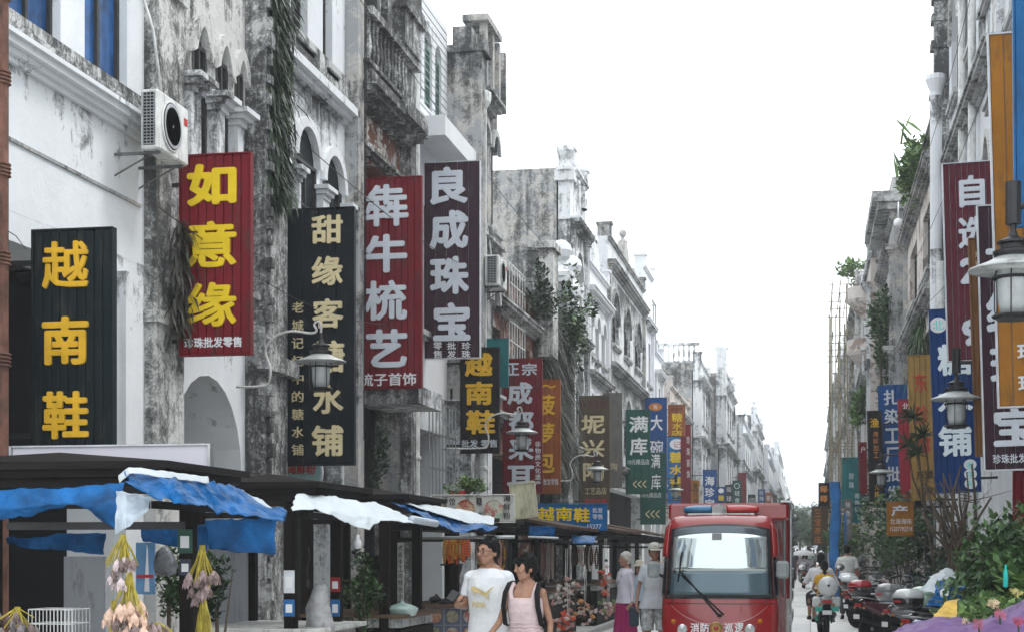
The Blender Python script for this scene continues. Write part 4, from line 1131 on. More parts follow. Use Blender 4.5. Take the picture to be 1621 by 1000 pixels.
# ================================================================== street lanterns
def lamp(px, py, Xl, Y, label, side, r=.29, arm='curl', group='hanging lanterns on curled arms'):
    x, z = xz(px, py, Y)        # centre of the shade's brim
    t = thing('street_lantern', label, 'lamp', (x, Y, z), group)
    L = lambda prof, n=24, c=(0, 0, 0): MB().lathe(c, prof, n)
    obj('shade', L([(r, 0), (r * .98, .012), (r * .55, .06), (r * .36, .09), (.30 * r, .12), (.28 * r, .12), (r * .5, .045), (r * .96, -.004)], 28), mat('lamp_shade_enamel', (.42, .44, .44), .4, .2, grime=.3), t, local=True, smooth=True)
    obj('cap', L([(r * .42, .09), (r * .45, .11), (r * .45, .125), (r * .3, .14), (r * .28, .17), (r * .36, .175), (r * .36, .19), (r * .12, .22), (.02, .26), (.02, .33), (1e-4, .335)], 18), M['iron'], t, local=True)
    obj('glass_chimney', L([(r * .28, -.29), (r * .34, -.2), (r * .36, -.05), (r * .34, .04)], 18), mat('frosted_lantern_glass', (.42, .45, .46), .25), t, local=True, smooth=True)
    q = MB()
    for k in range(6):
        a = pi * k / 3 + .3; c, s_ = cos(a) * r * .44, sin(a) * r * .44
        q.tube([(c * .8, s_ * .8, .03), (c, s_, -.05), (c, s_, -.27), (c * .85, s_ * .85, -.32)], .005, 5)
    for zz in (-.30, -.05): q.lathe((0, 0, zz), [(r * .46, -.008), (r * .48, 0), (r * .46, .008), (r * .40, 0), (r * .46, -.008)], 20)
    q.lathe((0, 0, -.31), [(r * .36, -.015), (r * .4, 0), (r * .36, .015)], 16)
    obj('cage', q, M['iron'], t, local=True)
    wx = (-6.45 if side < 0 else 2.95) - x
    s_ = side
    if arm == 'curl':
        pts = [(0, 0, .33), (0, 0, .40), (s_ * .03, 0, .46), (s_ * .08, 0, .43), (s_ * .05, 0, .36), (s_ * .12, 0, .33), (s_ * .35, 0, .36), (s_ * .55, 0, .30), (s_ * .66, 0, .15), (s_ * .60, 0, -.05), (s_ * .62, 0, -.22), (s_ * .75, 0, -.26), (wx, 0, -.26)]
        pts = [Vector(p) for p in pts]
        sm = []
        for i in range(len(pts) - 1):
            a, b, c, d = pts[max(i - 1, 0)], pts[i], pts[i + 1], pts[min(i + 2, len(pts) - 1)]
            for k in range(4):
                tt = k / 4
                sm.append(.5 * ((2 * b) + (c - a) * tt + (2 * a - 5 * b + 4 * c - d) * tt ** 2 + (3 * b - a - 3 * c + d) * tt ** 3))
        sm.append(pts[-1]); obj('arm', MB().tube(sm, .014, 8), M['framew'], t, local=True, smooth=True)
    else:
        q = MB().tube([(0, 0, .3), (0, 0, .58)], .05, 10); q.tube([(0, 0, .42), (wx, 0, .42)], .022, 8)
        obj('arm', q, M['iron'], t, local=True)
    return t
lamp(508, 573, -5.4, 17.2, 'street lantern in front of the tall ink black board', -1)
lamp(826, 685, -5.0, 27.5, 'street lantern in front of the dark red board', -1)
lamp(945, 743, -5.0, 38, 'street lantern in front of the brown board', -1)
lamp(1070, 775, -5.0, 58, 'small street lantern beside the bright blue board', -1, arm='pole')
lamp(1604, 428, 1.3, 10.8, 'large street lantern at the right edge of the photograph', 1, arm='pole')
lamp(1514, 632, 1.7, 18.6, 'street lantern in front of the deep blue board', 1, arm='pole')
lamp(1395, 748, 1.9, 38, 'street lantern before the dark brown board on the right', 1, arm='pole')
lamp(1366, 790, 1.9, 50, 'faint small lantern below the slim red board', 1, arm='pole')
lamp(1306, 806, 1.2, 62, 'tiny lantern beside the blue post', 1, arm='pole')

# ================================================================== air conditioners
def ac(px0, py0, px1, py1, Y, label, wallX, d=.30, w=.78):
    # side panel faces the camera, fan faces the street
    x0, z0 = xz(px0, py1, Y); x1, z1 = xz(px1, py0, Y)
    t = thing('air_conditioner', label, 'air conditioner', (x0, Y, z0), 'air conditioner outdoor units')
    h = z1 - z0; d = x1 - x0
    obj('housing', MB().bbox((0, 0, 0), (d, w, h), .018), M['pvc'], t, local=True)
    q = MB().box((d * .18, -.004, h * .06), (d * .82, .001, h * .94))
    obj('side_recess', q, M['black'], t, local=True)
    q = MB(); n = 16
    for k in range(n): q.box((d * .2, -.012, h * (.07 + .86 * k / n)), (d * .8, -.004, h * (.07 + .86 * (k + .35) / n)))
    for k in range(4): x = d * (.2 + .6 * k / 3); q.box((x - .004, -.016, h * .06), (x + .004, -.012, h * .94))
    obj('coil_grille', q, M['steel'], t, local=True)
    r = h * .40; c = (d, w * .42, h * .5)
    q = MB().lathe(c, [(r * 1.05, .003), (r * 1.05, .016), (r, .018), (r * .98, .003)], 28, 0, 'x'); obj('fan_ring', q, M['pvc'], t, local=True)
    obj('fan_recess', MB().lathe(c, [(r * .98, .002), (r * .97, .004)], 28, 0, 'x'), M['black'], t, local=True)
    q = MB()
    for k in range(3):
        a = 2 * pi * k / 3
        p = [(c[0] + .008 + .01 * (j % 2), c[1] + r * f_ * cos(a + g), c[2] + r * f_ * sin(a + g)) for j, (f_, g) in enumerate(((.15, -.3), (.85, -.25), (.9, .25), (.7, .6), (.2, .6)))]
        q.add(p, [(0, 1, 2, 3, 4)])
    q.lathe(c, [(r * .2, .004), (r * .2, .02), (1e-3, .026)], 12, 0, 'x')
    obj('fan_blades', q, M['leafd'] if False else mat('fan_plastic', (.10, .14, .13), .4), t, local=True)
    q = MB()
    for k in range(7): q.lathe(c, [(r * (.15 + .13 * k), .02), (r * (.15 + .13 * k) + .004, .022), (r * (.15 + .13 * k), .024)], 28, 0, 'x')
    obj('fan_guard', q, M['steel'], t, local=True)
    obj('brand_plate', MB().box((d + .001, w * .84, h * .68), (d + .006, w * .95, h * .80)), M['redp'], t, local=True)
    wx = wallX - x0
    for y in (.1, w - .1):
        q = MB(); q.box((wx, y - .012, -.03), (d - .02, y + .012, -.002)); q.tube([(wx, y, -.22), (d * .5, y, -.02)], .009, 6)
        obj('wall_bracket', q, M['shutter'], t, local=True)
    q = MB().tube([(.06, w * .5, h - .01), (.02, w * .5, h + .3), (-.05, w * .55, h + .7), (wx * .6, w * .6, h + 1.1), (wx, w * .6, h + 1.25)], .016, 7); obj('pipe_wrap', q, M['framew'], t, local=True, smooth=True)
ac(222, 140, 250, 236, 14.2, 'white air conditioner unit bracketed above the red ribbed board', -6.6, w=.76)
ac(767, 403, 790, 452, 28.8, 'white air conditioner unit beside the plum board', -6.12)

# ================================================================== foliage
def leaves(mb, c, r, n, size, rnd, up=0.3, shape='leaf', drop=0.0):
    """n leaf faces in an ellipsoid of clumps"""
    cl = [(Vector((rnd.gauss(0, .42) * r[0], rnd.gauss(0, .42) * r[1], rnd.gauss(0, .42) * r[2])), rnd.uniform(.25, .5)) for _ in range(max(4, n // 70))]
    for _ in range(n):
        k, s = rnd.choice(cl)
        d = Vector((rnd.gauss(0, 1), rnd.gauss(0, 1), rnd.gauss(0, 1))); d.normalize()
        p = Vector(c) + k + Vector((d.x * r[0], d.y * r[1], d.z * r[2])) * s * rnd.uniform(.6, 1)
        a = rnd.uniform(0, 2 * pi); tl = rnd.uniform(-.6, .9)
        L = size * rnd.uniform(.6, 1.3)
        ax = Vector((cos(a) * cos(tl), sin(a) * cos(tl), sin(tl) + up - drop)).normalized()
        sd_ = ax.cross(Vector((rnd.gauss(0, .4), rnd.gauss(0, .4), 1))).normalized() * L * (.28 if shape == 'leaf' else .09)
        nn = ax.cross(sd_).normalized() * L * .08
        mb.add([p, p + ax * L * .5 + sd_ + nn, p + ax * L, p + ax * L * .5 - sd_ + nn], [(0, 1, 2, 3)])
def bush(name, label, cat, c, r, n, size, m='leaf', group=None, stems=6, up=.3, seed=1, base=None, shape='leaf', drop=0, stemm='bark', parent=None):
    rnd = random.Random(seed)
    t = parent or thing(name, label, cat, (c[0], c[1], (base if base is not None else c[2] - r[2])), group)
    mb = MB(); leaves(mb, c, r, n, size, rnd, up, shape, drop)
    obj('foliage', mb, M[m], t)
    if stems:
        q = MB(); b = Vector((c[0], c[1], base if base is not None else c[2] - r[2]))
        for k in range(stems):
            e = Vector(c) + Vector((rnd.uniform(-.6, .6) * r[0], rnd.uniform(-.6, .6) * r[1], rnd.uniform(-.1, .7) * r[2]))
            mid = (b + e) / 2 + Vector((rnd.uniform(-.1, .1), rnd.uniform(-.1, .1), 0)) * r[0]
            s0 = b + Vector((rnd.uniform(-.1, .1), rnd.uniform(-.1, .1), 0)) * r[0]
            q.tube([s0, mid, e], [.018 * max(1, r[2]), .012 * max(1, r[2]), .004], 6)
        obj('stem', q, M[stemm], t)
    return t
def roots(label, c0, c1, w, n, L, X, seed, m='dry', group=None, mix=True, name='hanging_plant'):
    """strands that hang from a wall between z0 and z1"""
    rnd = random.Random(seed)
    y0, y1 = c0[0], c1[0]; z0, z1 = c0[1], c1[1]
    t = thing(name, label, 'plant', (X, (y0 + y1) / 2, z0), group)
    for mk, cnt in ((m, n), ('leafd', n // 2 if mix else 0)):
        mb = MB()
        for _ in range(cnt):
            f_ = rnd.random(); y = rnd.uniform(y0, y1); z = z0 + (z1 - z0) * f_
            p = Vector((X + rnd.uniform(0, w) * rnd.random(), y + rnd.gauss(0, .05), z))
            dr = Vector((rnd.gauss(0, .35) + .25, rnd.gauss(0, .35), -1 + rnd.uniform(-.2, .7))).normalized()
            l = L * rnd.uniform(.4, 1.2); s = Vector((-dr.y, dr.x, 0)); s = (s.normalized() if s.length > .01 else Vector((1, 0, 0))) * rnd.uniform(.006, .016)
            q = p + dr * l * .5 + Vector((0, 0, -.02)); e = q + (dr + Vector((0, 0, -.8))).normalized() * l * .5
            mb.add([p - s, p + s, q + s, q - s, e], [(0, 1, 2, 3), (3, 2, 4)])
        if cnt: obj('foliage', mb, M[mk], t)
    return t
# left: dark roots and ferns on the carved pilaster and elsewhere
roots('dark mass of hanging roots and ferns on the carved pilaster beside the red yellow-lettered board', (u(396), 5.9), (u(424), 11.8), .2, 3800, .32, -6.42, 1, m='leafd')
roots('grey dry roots hanging on the mouldy pilaster left of the red yellow-lettered board', (u(240), 3.9), (u(272), 5.0), .12, 500, .35, -6.36, 2, mix=False)
roots('small green fern growing from the brown drainpipe at the left edge', (11.2, 3.75), (11.5, 4.2), .12, 90, .28, -6.38, 3, m='leafd', mix=False)
roots('big dark creeper hanging behind the brown board', (38, 3.6), (42.0, 7.2), .45, 2400, .9, -6.5, 4, m='dry')
bush('climbing_plant', 'green fern spilling over the wall between the low brick house and the white balustrade', 'plant', (-6.2, on_x(862, -6.2), zf(862, 470, -6.2)), (.35, 1.2, .7), 900, .14, 'leafd', stems=0, seed=4)
bush('climbing_plant', 'bushy fern under the white balustrade with drooping fronds', 'plant', (-6.1, on_x(905, -6.1), zf(905, 520, -6.1)), (.45, 1.6, 1.1), 1200, .17, 'leaf', stems=0, seed=5, drop=.5)
bush('climbing_plant', 'dark creeper on the lower wall beneath the fourth house canopy', 'plant', (-6.3, on_x(597, -6.3), 2.9), (.12, .35, .9), 500, .09, 'leafd', stems=0, seed=6)
# potted shrub on the shelf
x, z = xz(742, 768, 24.0)
t = bush('potted_plant', 'round leafy potted shrub in a red pot above the bowl banner', 'plant', (x, 24, z), (.30, .25, .19), 700, .07, 'leafl', seed=7, base=z - .2)
obj('pot', MB().lathe((x - .18, 24, z - .26), [(.10, 0), (.14, .16), (.15, .18), (.12, .17)], 16), M['redp'], t)

# right: roof garden, wall creepers, street bushes
bush('rooftop_garden', 'wild green rooftop garden spilling over the pinkish brown house', 'plant', (2.65, Y4 + 4.2, 10.7), (.42, 2.6, .5), 3600, .17, 'leafl', stems=8, seed=8, up=.1, base=10.3)
rnd = random.Random(21); q = MB()
for k in range(26):
    b = Vector((rnd.uniform(2.1, 2.9), Y4 + rnd.uniform(.2, 6), 11.0)); e = b + Vector((rnd.uniform(-.4, .4), rnd.uniform(-.4, .4), rnd.uniform(.3, .6)))
    s = Vector((.025, 0, 0)); q.add([b - s, b + s, (b + e) / 2 + s + Vector((0, 0, .05)), e, (b + e) / 2 - s], [(0, 1, 2, 3, 4)])
obj('blade_leaves', q, M['leafl'], bpy.data.objects['rooftop_garden'])
bush('roof_shrub', 'small shrubs growing on the patchy mould-stained roof', 'plant', (1.9, Y7 + 2.2, 11.9), (.9, 1.6, .55), 900, .22, 'leafl', stems=5, seed=9, base=11.3)
roots('green creeper curtain hanging down the pinkish brown house', (Y4 + 3, 4.5), (Y4 + 7.5, 7.5), .2, 900, .8, 2.6, 10, m='leaf', group=None)
bpy.data.objects['hanging_plant.005'] if 'hanging_plant.005' in bpy.data.objects else None
bush('wall_creeper', 'pale green creeper above the teal board', 'plant', (1.65, 55, 6.4), (.25, 1.2, .8), 800, .2, 'leafl', stems=3, seed=12, base=3.5)
bush('wall_creeper', 'darker green creeper beside the blue stacked board', 'plant', (2.1, 47, 7.8), (.35, 1.6, 1.5), 1300, .2, 'leaf', stems=3, seed=13, base=5)
bush('street_bush', 'deep green roadside bush behind the parked scooters', 'plant', (1.95, 36, 2.0), (.75, 2.4, .75), 3200, .15, 'leaf', stems=8, seed=14, base=.1)
bush('street_bush', 'low dark bush below the orange ribbed board', 'plant', (2.35, 28.5, 1.15), (.5, 1.8, .42), 1800, .13, 'leafd', stems=7, seed=15, base=.1)
bush('street_bush', 'light green bush beside the blue post', 'plant', (1.15, 58, 1.9), (.7, 3, .8), 1500, .2, 'leafl', stems=6, seed=16, base=.1)
0 and bush('street_bush', 'dark green bush with pink blossom above the phone number board', 'plant', (2.0, 44, 3.2), (.6, 2.0, .8), 1800, .17, 'leafd', stems=6, seed=17, base=.1)
bush('street_bush', 'bush growing low against the white pier near the dead vine', 'plant', (2.25, 24, 1.35), (.5, 1.2, .35), 1200, .10, 'leafd', stems=5, seed=18, base=.1)
big = bush('large_shrub', 'large leafy shrub filling the lower right corner', 'plant', (1.52, 12.9, 1.32), (.40, .7, .46), 6500, .075, 'leaf', stems=14, seed=19, base=.12, up=.5)
leavesmb = MB(); leaves(leavesmb, (1.72, 12.4, 1.55), (.25, .4, .28), 700, .12, random.Random(20), .2); obj('broad_leaves', leavesmb, M['leafl'], big)
bush('flowering_plant', 'light leaved low plant spreading in front of the large shrub', 'plant', (1.28, 11.6, 1.15), (.34, .5, .09), 1500, .07, 'leafl', stems=8, seed=23, base=.5, up=.5)
# blossoms: each cluster a thing
def blossom(px, py, Y, r, label, m, n=16):
    c = P(px, py, Y); rnd = random.Random(int(px * 7 + py))
    t = thing('flower_cluster', label, 'flower', c, 'flower clusters in the lower right corner')
    for k in range(n):
        a = Vector((rnd.gauss(0, 1), rnd.gauss(0, 1), rnd.gauss(0, .8))).normalized() * r * rnd.uniform(.3, 1)
        q = MB(); s = r * .42
        for j in range(5):
            an = 2 * pi * j / 5; d = Vector((cos(an), -.3, sin(an))); d2 = Vector((cos(an + .6), -.1, sin(an + .6)))
            q.add([a, a + d * s * .6, a + (d + d2) * s * .55, a + d2 * s * .6], [(0, 1, 2, 3)])
        obj('petals', q, m, t, local=True)
    obj('stalk', MB().tube([(0, 0, 0), (.01, .02, -.3)], .005, 5), M['leafd'], t, local=True)
pk = mat('pink_petals', (.42, .12, .17), .6); cr = mat('cream_petals', (.7, .55, .35), .6); rs = mat('rose_petals', (.38, .07, .12), .6)
blossom(1583, 972, 8.6, .032, 'pink flower cluster over the purple cover, nearer the shrub', pk)
blossom(1612, 982, 8.2, .036, 'rose red flower cluster at the right edge', rs)
blossom(1550, 987, 8.4, .03, 'pink flower cluster at the lower edge of the purple cover', pk)
blossom(1572, 955, 9.0, .032, 'cream blossom between shrub and purple cover', cr)
blossom(1530, 981, 8.8, .03, 'small cream blossom low on the purple cover', cr, 8)
blossom(1608, 936, 9.4, .034, 'pale yellow blossom high in the shrub at the right edge', mat('yellow_petals', (.6, .55, .2), .6))

# dead vine trunk: many twisted stems
t = thing('twisted_vine', 'bare twisted grey brown vine stems standing before the white pier', 'tree', (1.9, 21.5, 0))
rnd = random.Random(31)
for k in range(30):
    b = Vector((1.98 + rnd.uniform(-.14, .14), 21.5 + rnd.uniform(-.14, .14), .0))
    top = Vector((1.9 + rnd.uniform(-.42, .35), 21.5 + rnd.uniform(-.3, .3), rnd.uniform(1.9, 2.75)))
    pts = []
    for j in range(8):
        f_ = j / 7; w = .07 * sin(f_ * 9 + k) * (0.4 + f_)
        base = b.lerp(Vector((1.98, 21.5, 1.4)) + (b - Vector((1.98, 21.5, 0))) * .8, min(1, f_ * 2)) if f_ < .5 else (Vector((1.98, 21.5, 1.4)) + (b - Vector((1.98, 21.5, 0))) * .8).lerp(top, f_ * 2 - 1)
        pts.append(base + Vector((w, w * .6, 0)))
    r0 = rnd.uniform(.015, .05)
    obj('stem', MB().tube(pts, [r0 * (1 - .7 * j / 7) for j in range(8)], 7), M['bark'], t, smooth=True)
for k in range(26):
    b = Vector((1.95 + rnd.uniform(-.2, .2), 21.5 + rnd.uniform(-.2, .2), rnd.uniform(1.3, 2.4))); d = Vector((rnd.gauss(0, 1), rnd.gauss(0, .5), rnd.uniform(-.2, .7))).normalized()
    L = rnd.uniform(.3, .8)
    obj('twig', MB().tube([b, b + d * L * .5 + Vector((0, 0, -.04)), b + d * L + Vector((0, 0, rnd.uniform(-.15, .2)))], [.008, .005, .002], 5), M['bark'], t)
# spiky plants in front of the sand board
t = thing('spiky_plant', 'spiky dracaena-like plant sprouting in front of the sand coloured board', 'plant', P(1452, 760, 26))
rnd = random.Random(33)
for (px, py) in ((1446, 660), (1437, 705), (1452, 718), (1462, 690)):
    c = P(px, py, 26); q = MB()
    for k in range(34):
        a = rnd.uniform(0, 2 * pi); e = rnd.uniform(-.4, 1.3); d = Vector((cos(a) * cos(e), sin(a) * cos(e), sin(e))); s = d.cross(Vector((0, 1, .3))).normalized() * .012
        L = rnd.uniform(.18, .34); q.add([c - s, c + s, c + d * L * .6 + s - Vector((0, 0, .01)), c + d * L - Vector((0, 0, .04)), c + d * L * .6 - s], [(0, 1, 2, 3, 4)])
    obj('rosette', q, M['leafd'], t)
    obj('stem', MB().tube([c, c + Vector((.08, .05, -.5)), P(1462, 800, 26.2), Vector((2.2, 26.4, .1))], .014, 6), M['bark'], t)

# trees at the end of the street
for k, (x, y, hgt, r, m, lab) in enumerate(((-1.2, 205, 6.5, 2.6, 'leaf', 'dark tree at the far end of the street, left one'), (-.2, 235, 8.5, 3.0, 'leafd', 'taller dark tree at the far end of the street'), (1.5, 150, 5, 1.6, 'leaf', 'small tree on the far right pavement'), (-2.4, 150, 5.5, 1.6, 'leafd', 'small dark tree against the far left houses'))):
    t = thing('street_tree', lab, 'tree', (x, y, 0), 'trees at the end of the street')
    obj('trunk', MB().tube([(x, y, 0), (x + .1, y, hgt * .4), (x, y, hgt * .8)], [.2, .14, .05], 8), M['bark'], t)
    q = MB(); leaves(q, (x, y, hgt * .62), (r * .8, r, hgt * .4), 1500, .5, random.Random(40 + k)); obj('crown', q, M[m], t)

# ================================================================== scaffolding and blue post
t = thing('bamboo_scaffolding', 'bamboo pole scaffolding rising past the roofs on the right', 'scaffolding', (1.2, 60, 0))
bam = mat('bamboo', (.36, .31, .22), .7, 0, .4, 5); rnd = random.Random(50)
for i in range(4):
    for j in range(5):
        x = .85 + i * .27; y = 58.2 + j * 2.0
        obj('pole', MB().tube([(x + rnd.uniform(-.05, .05), y, 0), (x + rnd.uniform(-.08, .08), y, rnd.uniform(8.8, 11.4) if i < 3 else 9)], .022, 6), bam, t)
for k in range(6):
    z = 1.9 + k * 1.85
    for j in range(5):
        y = 58.2 + j * 2; obj('crossbar', MB().tube([(.7, y - .04, z + .02), (1.75, y - .04, z + .02 + rnd.uniform(-.06, .06))], .018, 6), bam, t)
    for i in (0, 1, 2): x = .85 + i * .27; obj('ledger', MB().tube([(x, 57.6, z + .08), (x, 66.8, z + .08)], .018, 6), bam, t)
t = thing('blue_post', 'tall blue sheet-wrapped post behind the man in the white shirt', 'post', P(1322, 905, 44))
b = P(1322, 905, 44); top = P(1322, 762, 44)
n = 16; vs = []; q = MB(); rnd = random.Random(52)
rings = [(b.x + .03 * sin(k), 44, k * (top.z) / 10, .135 + .02 * sin(k * 2.2), .13) for k in range(11)]
q.loft(rings, 16, 0, 3); obj('wrapping', q, mat('blue_sheet', (.03, .16, .42), .6, 0, .5, 2, .8), t)
t.location.z = 0; ORG[t.name] = Vector(t.location)
for o in t.children: o.location.z = b.z
q = MB().box((b.x + .25, 44.3, 0), (b.x + .31, 44.36, 2.6)); o = obj('side_pole', q, mat('blue_sheet', (0, 0, 0)), t)

# ================================================================== stalls
def stall(label, px, Y0, L, D=1.25, Xf=-4.1, zt=2.17, posts=True, seed=1, counter=True, back=None, slope=0, leaf=False):
    """kiosk: street face at x = Xf, from Y0 for L metres, D deep away from the street"""
    t = thing('market_stall', label, 'stall', (Xf - D / 2, Y0 + L / 2, 0), 'dark timber kiosks along the left side')
    Y1 = Y0 + L; X0 = Xf - D
    for k, (o_, z0, z1) in enumerate(((.0, -.16, -.10), (.05, -.098, -.05), (.10, -.048, 0))):
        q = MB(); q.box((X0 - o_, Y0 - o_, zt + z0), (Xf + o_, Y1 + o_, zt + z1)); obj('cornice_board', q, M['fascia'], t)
    q = MB(); m = (X0 + Xf) / 2
    q.add([(X0 - .08, Y0 - .08, zt + .002), (Xf + .08, Y0 - .08, zt + .002), (Xf + .08, Y1 + .08, zt + .002), (X0 - .08, Y1 + .08, zt + .002), (m, Y0 + L * .4, zt + .10), (m, Y0 + L * .6, zt + .10)],
          [(0, 1, 4), (1, 2, 5, 4), (2, 3, 5), (3, 0, 4, 5)]); obj('roof', q, M['fascia'], t)
    for x in (X0 + .02, Xf - .25):
        for y in (Y0 + .02 if (posts is True or x < Xf - .5) else Y0 + posts, Y1 - .12):
            if posts is not True and x > Xf - .5 and y > Y1 - .2: continue
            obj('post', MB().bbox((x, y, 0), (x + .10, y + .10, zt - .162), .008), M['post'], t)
    if counter:
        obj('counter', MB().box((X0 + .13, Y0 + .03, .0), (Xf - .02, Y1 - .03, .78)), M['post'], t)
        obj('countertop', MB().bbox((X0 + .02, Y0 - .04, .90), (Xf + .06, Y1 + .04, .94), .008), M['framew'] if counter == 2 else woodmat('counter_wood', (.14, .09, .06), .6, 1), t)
        obj('counter_rail', MB().box((X0 + .13, Y0 + .035, .80), (Xf - .03, Y1 - .035, .898)), M['steel'] if counter == 2 else M['sill'] if 'sill' in M else W['sill'], t)
    q = MB()
    for z in (zt - .30,): q.box((X0 + .1, Y0 + .04, z), (Xf - .1, Y0 + .09, z + .05)); q.box((Xf - .1, Y0 + .1, z), (Xf - .06, Y1 - .1, z + .05))
    obj('beam', q, M['fascia'], t)
    if back: obj('back_panel', MB().box((X0 + .03, Y0 + .12, .94), (X0 + .06, Y1 - .12, zt - .3)), back, t)
    return t
grey_panel = mat('grey_panel', (.36, .38, .41), .5, 0, .1, 1.0, .05, grime=.25)
k1 = stall('nearest dark stall draped in blue tarpaulin with hanging dried flowers', 200, 9.55, 1.3, 1.9, posts=.92)
k2 = stall('second dark stall under a white tarpaulin with payment cards on its posts', 470, 12.7, 1.45, 1.1, back=grey_panel, counter=2)
k3 = stall('third dark stall with a white-blue tarpaulin awning and a porcelain bowl', 625, 15.7, 1.5, 1.1)
k4 = stall('necklace stall behind the walking man, with bowl pictures on its front', 672, 18.3, 3.0, 1.0, Xf=-3.95, zt=2.0, counter=True)
k5 = stall('shell stall with strings of shells hanging at its brown sloping roof', 880, 25.0, 3.2, 1.2, zt=2.02)
k6 = stall('dark stall behind the elderly woman', 960, 31.0, 4.5, 1.2, zt=2.0)
k7 = stall('last dark stall near the red vehicle', 1010, 40.0, 6, 1.2, zt=1.95)
# sloping roof boards of the shell stall
q = MB(); 
for k in range(6):
    y = 24.6 + k * .66; q = MB(); q.add([(-5.6, y, 2.32), (-5.6, y + .6, 2.32), (-3.75, y + .6, 1.98), (-3.75, y, 1.98), (-5.6, y, 2.27), (-5.6, y + .6, 2.27), (-3.75, y + .6, 1.93), (-3.75, y, 1.93)],
    [(3, 2, 1, 0), (4, 5, 6, 7), (0, 1, 5, 4), (1, 2, 6, 5), (2, 3, 7, 6), (3, 0, 4, 7)]); obj('roof_board', q, woodmat('roof_board_wood', (.09, .06, .045), .7, 0), k5)
for kk, y0 in ((k6, 30.6), (k7, 39.6)):
    for k in range(5):
        y = y0 + k * .95; q = MB(); q.add([(-5.6, y, 2.34), (-5.6, y + .9, 2.34), (-3.7, y + .9, 2.0), (-3.7, y, 2.0), (-5.6, y, 2.29), (-5.6, y + .9, 2.29), (-3.7, y + .9, 1.95), (-3.7, y, 1.95)],
        [(3, 2, 1, 0), (4, 5, 6, 7), (0, 1, 5, 4), (1, 2, 6, 5), (2, 3, 7, 6), (3, 0, 4, 7)]); obj('roof_board', q, woodmat('roof_board_wood', (.09, .06, .045), .7, 0), kk)
# board standing on top of the first stall
t = thing('roof_board_sign', 'long blank white board standing on the nearest stall roof with a steel end post', 'board', P(180, 740, 10.6))
q = MB(); a = P(20, 716, 10.6); b = P(330, 704, 10.6); c = P(330, 745, 10.6)
q.box((a.x, 10.6, c.z), (b.x, 10.63, b.z)); obj('panel', q, mat('blank_board', (.60, .58, .64), .5, 0, .06, 1), t)
q = MB().box((b.x, 10.58, c.z - .1), (b.x + .02, 10.65, b.z + .01)).box((a.x - .02, 10.58, c.z), (a.x - .001, 10.65, b.z + .01)).box((a.x, 10.585, b.z), (b.x, 10.645, b.z + .012)); obj('frame', q, M['steel'], t)

# ------------------------------------------------------------------ tarpaulins
def cloth(name, label, cat, pts, m, seed=1, group=None, wr=.03, nu=26, nv=12, under=None, freq=1.0):
    """pts: rows of px/py/Y control points; a creased sheet through them"""
    rnd = random.Random(seed)
    rows = [[P(*p) for p in r] for r in pts]
    ph = [rnd.uniform(0, 6) for _ in range(8)]
    from mathutils import noise as mn
    def smp(row, t):
        f_ = t * (len(row) - 1); i = min(int(f_), len(row) - 2); g = f_ - i
        g = g * g * (3 - 2 * g) * .6 + g * .4
        return row[i].lerp(row[i + 1], g)
    def fn(a, b):
        f_ = b * (len(rows) - 1); i = min(int(f_), len(rows) - 2); g = f_ - i
        p = smp(rows[i], a).lerp(smp(rows[i + 1], a), g)
        n1 = mn.noise_vector(p * 5 * freq + Vector((seed, 0, 0))); n2 = mn.noise_vector(p * 16 * freq)
        rg = 1 - abs(mn.noise(p * 7 * freq + Vector((0, seed, 0)))) * 2
        n3 = mn.noise_vector(p * 34 * freq); return p + n1 * wr + n2 * wr * .5 + n3 * wr * .18 + Vector((.3, -1, .5)) * rg * wr * .8
    q = MB().sheet(fn, nu * 2, nv * 2, .004)
    c = fn(.5, .5)
    o = obj(name, q, m, smooth=True)
    tag(o, label, cat, group)
    me = o.data
    for v_ in me.vertices: v_.co -= c
    o.location = c
    return o
tg = 'tarpaulins draped over the stalls'
cloth('tarpaulin', 'blue tarpaulin hem along the front of the nearest stall, dipping to a point', 'tarpaulin', [[(-60, 778, 9.35), (90, 773, 9.35), (195, 765, 9.35)], [(-60, 812, 9.25), (60, 800, 9.25), (196, 800, 9.25)], [(-60, 826, 9.3), (40, 818, 9.3), (118, 796, 9.28), (190, 842, 9.3)]], M['tarp'], 1, tg, .02)
cloth('tarpaulin', 'silver backed flap hanging at the corner of the nearest stall', 'tarpaulin', [[(188, 775, 9.28), (200, 778, 9.25), (240, 785, 9.3)], [(182, 845, 9.22), (200, 838, 9.15), (232, 806, 9.28)]], M['tarps'], 2, tg, .02, 14, 12)
cloth('tarpaulin', 'creased blue tarpaulin running from the stall corner towards the lane', 'tarpaulin', [[(200, 742, 9.1), (262, 752, 9.45), (335, 762, 10.1), (375, 772, 10.6), (455, 812, 10.7)], [(203, 776, 8.95), (262, 792, 9.2), (320, 802, 9.7), (360, 814, 10.0), (448, 826, 10.3)]], M['tarp'], 3, tg, .035)
cloth('tarpaulin', 'white lining of the tarpaulin folded over the stall roof edge', 'tarpaulin', [[(188, 752, 9.12), (205, 740, 9.08), (262, 746, 9.4), (330, 754, 10.0)], [(189, 764, 9.1), (206, 749, 9.05), (262, 756, 9.38), (332, 764, 9.98)]], M['tarpw'], 4, tg, .01, 20, 4)
cloth('tarpaulin', 'pale sunlit slope of tarpaulin behind the creased blue one', 'tarpaulin', [[(358, 778, 11.4), (385, 774, 11.6), (450, 812, 11.7)], [(362, 795, 10.9), (400, 800, 11.0), (440, 818, 11.0)]], M['tarps'], 5, tg, .025, 14, 8)
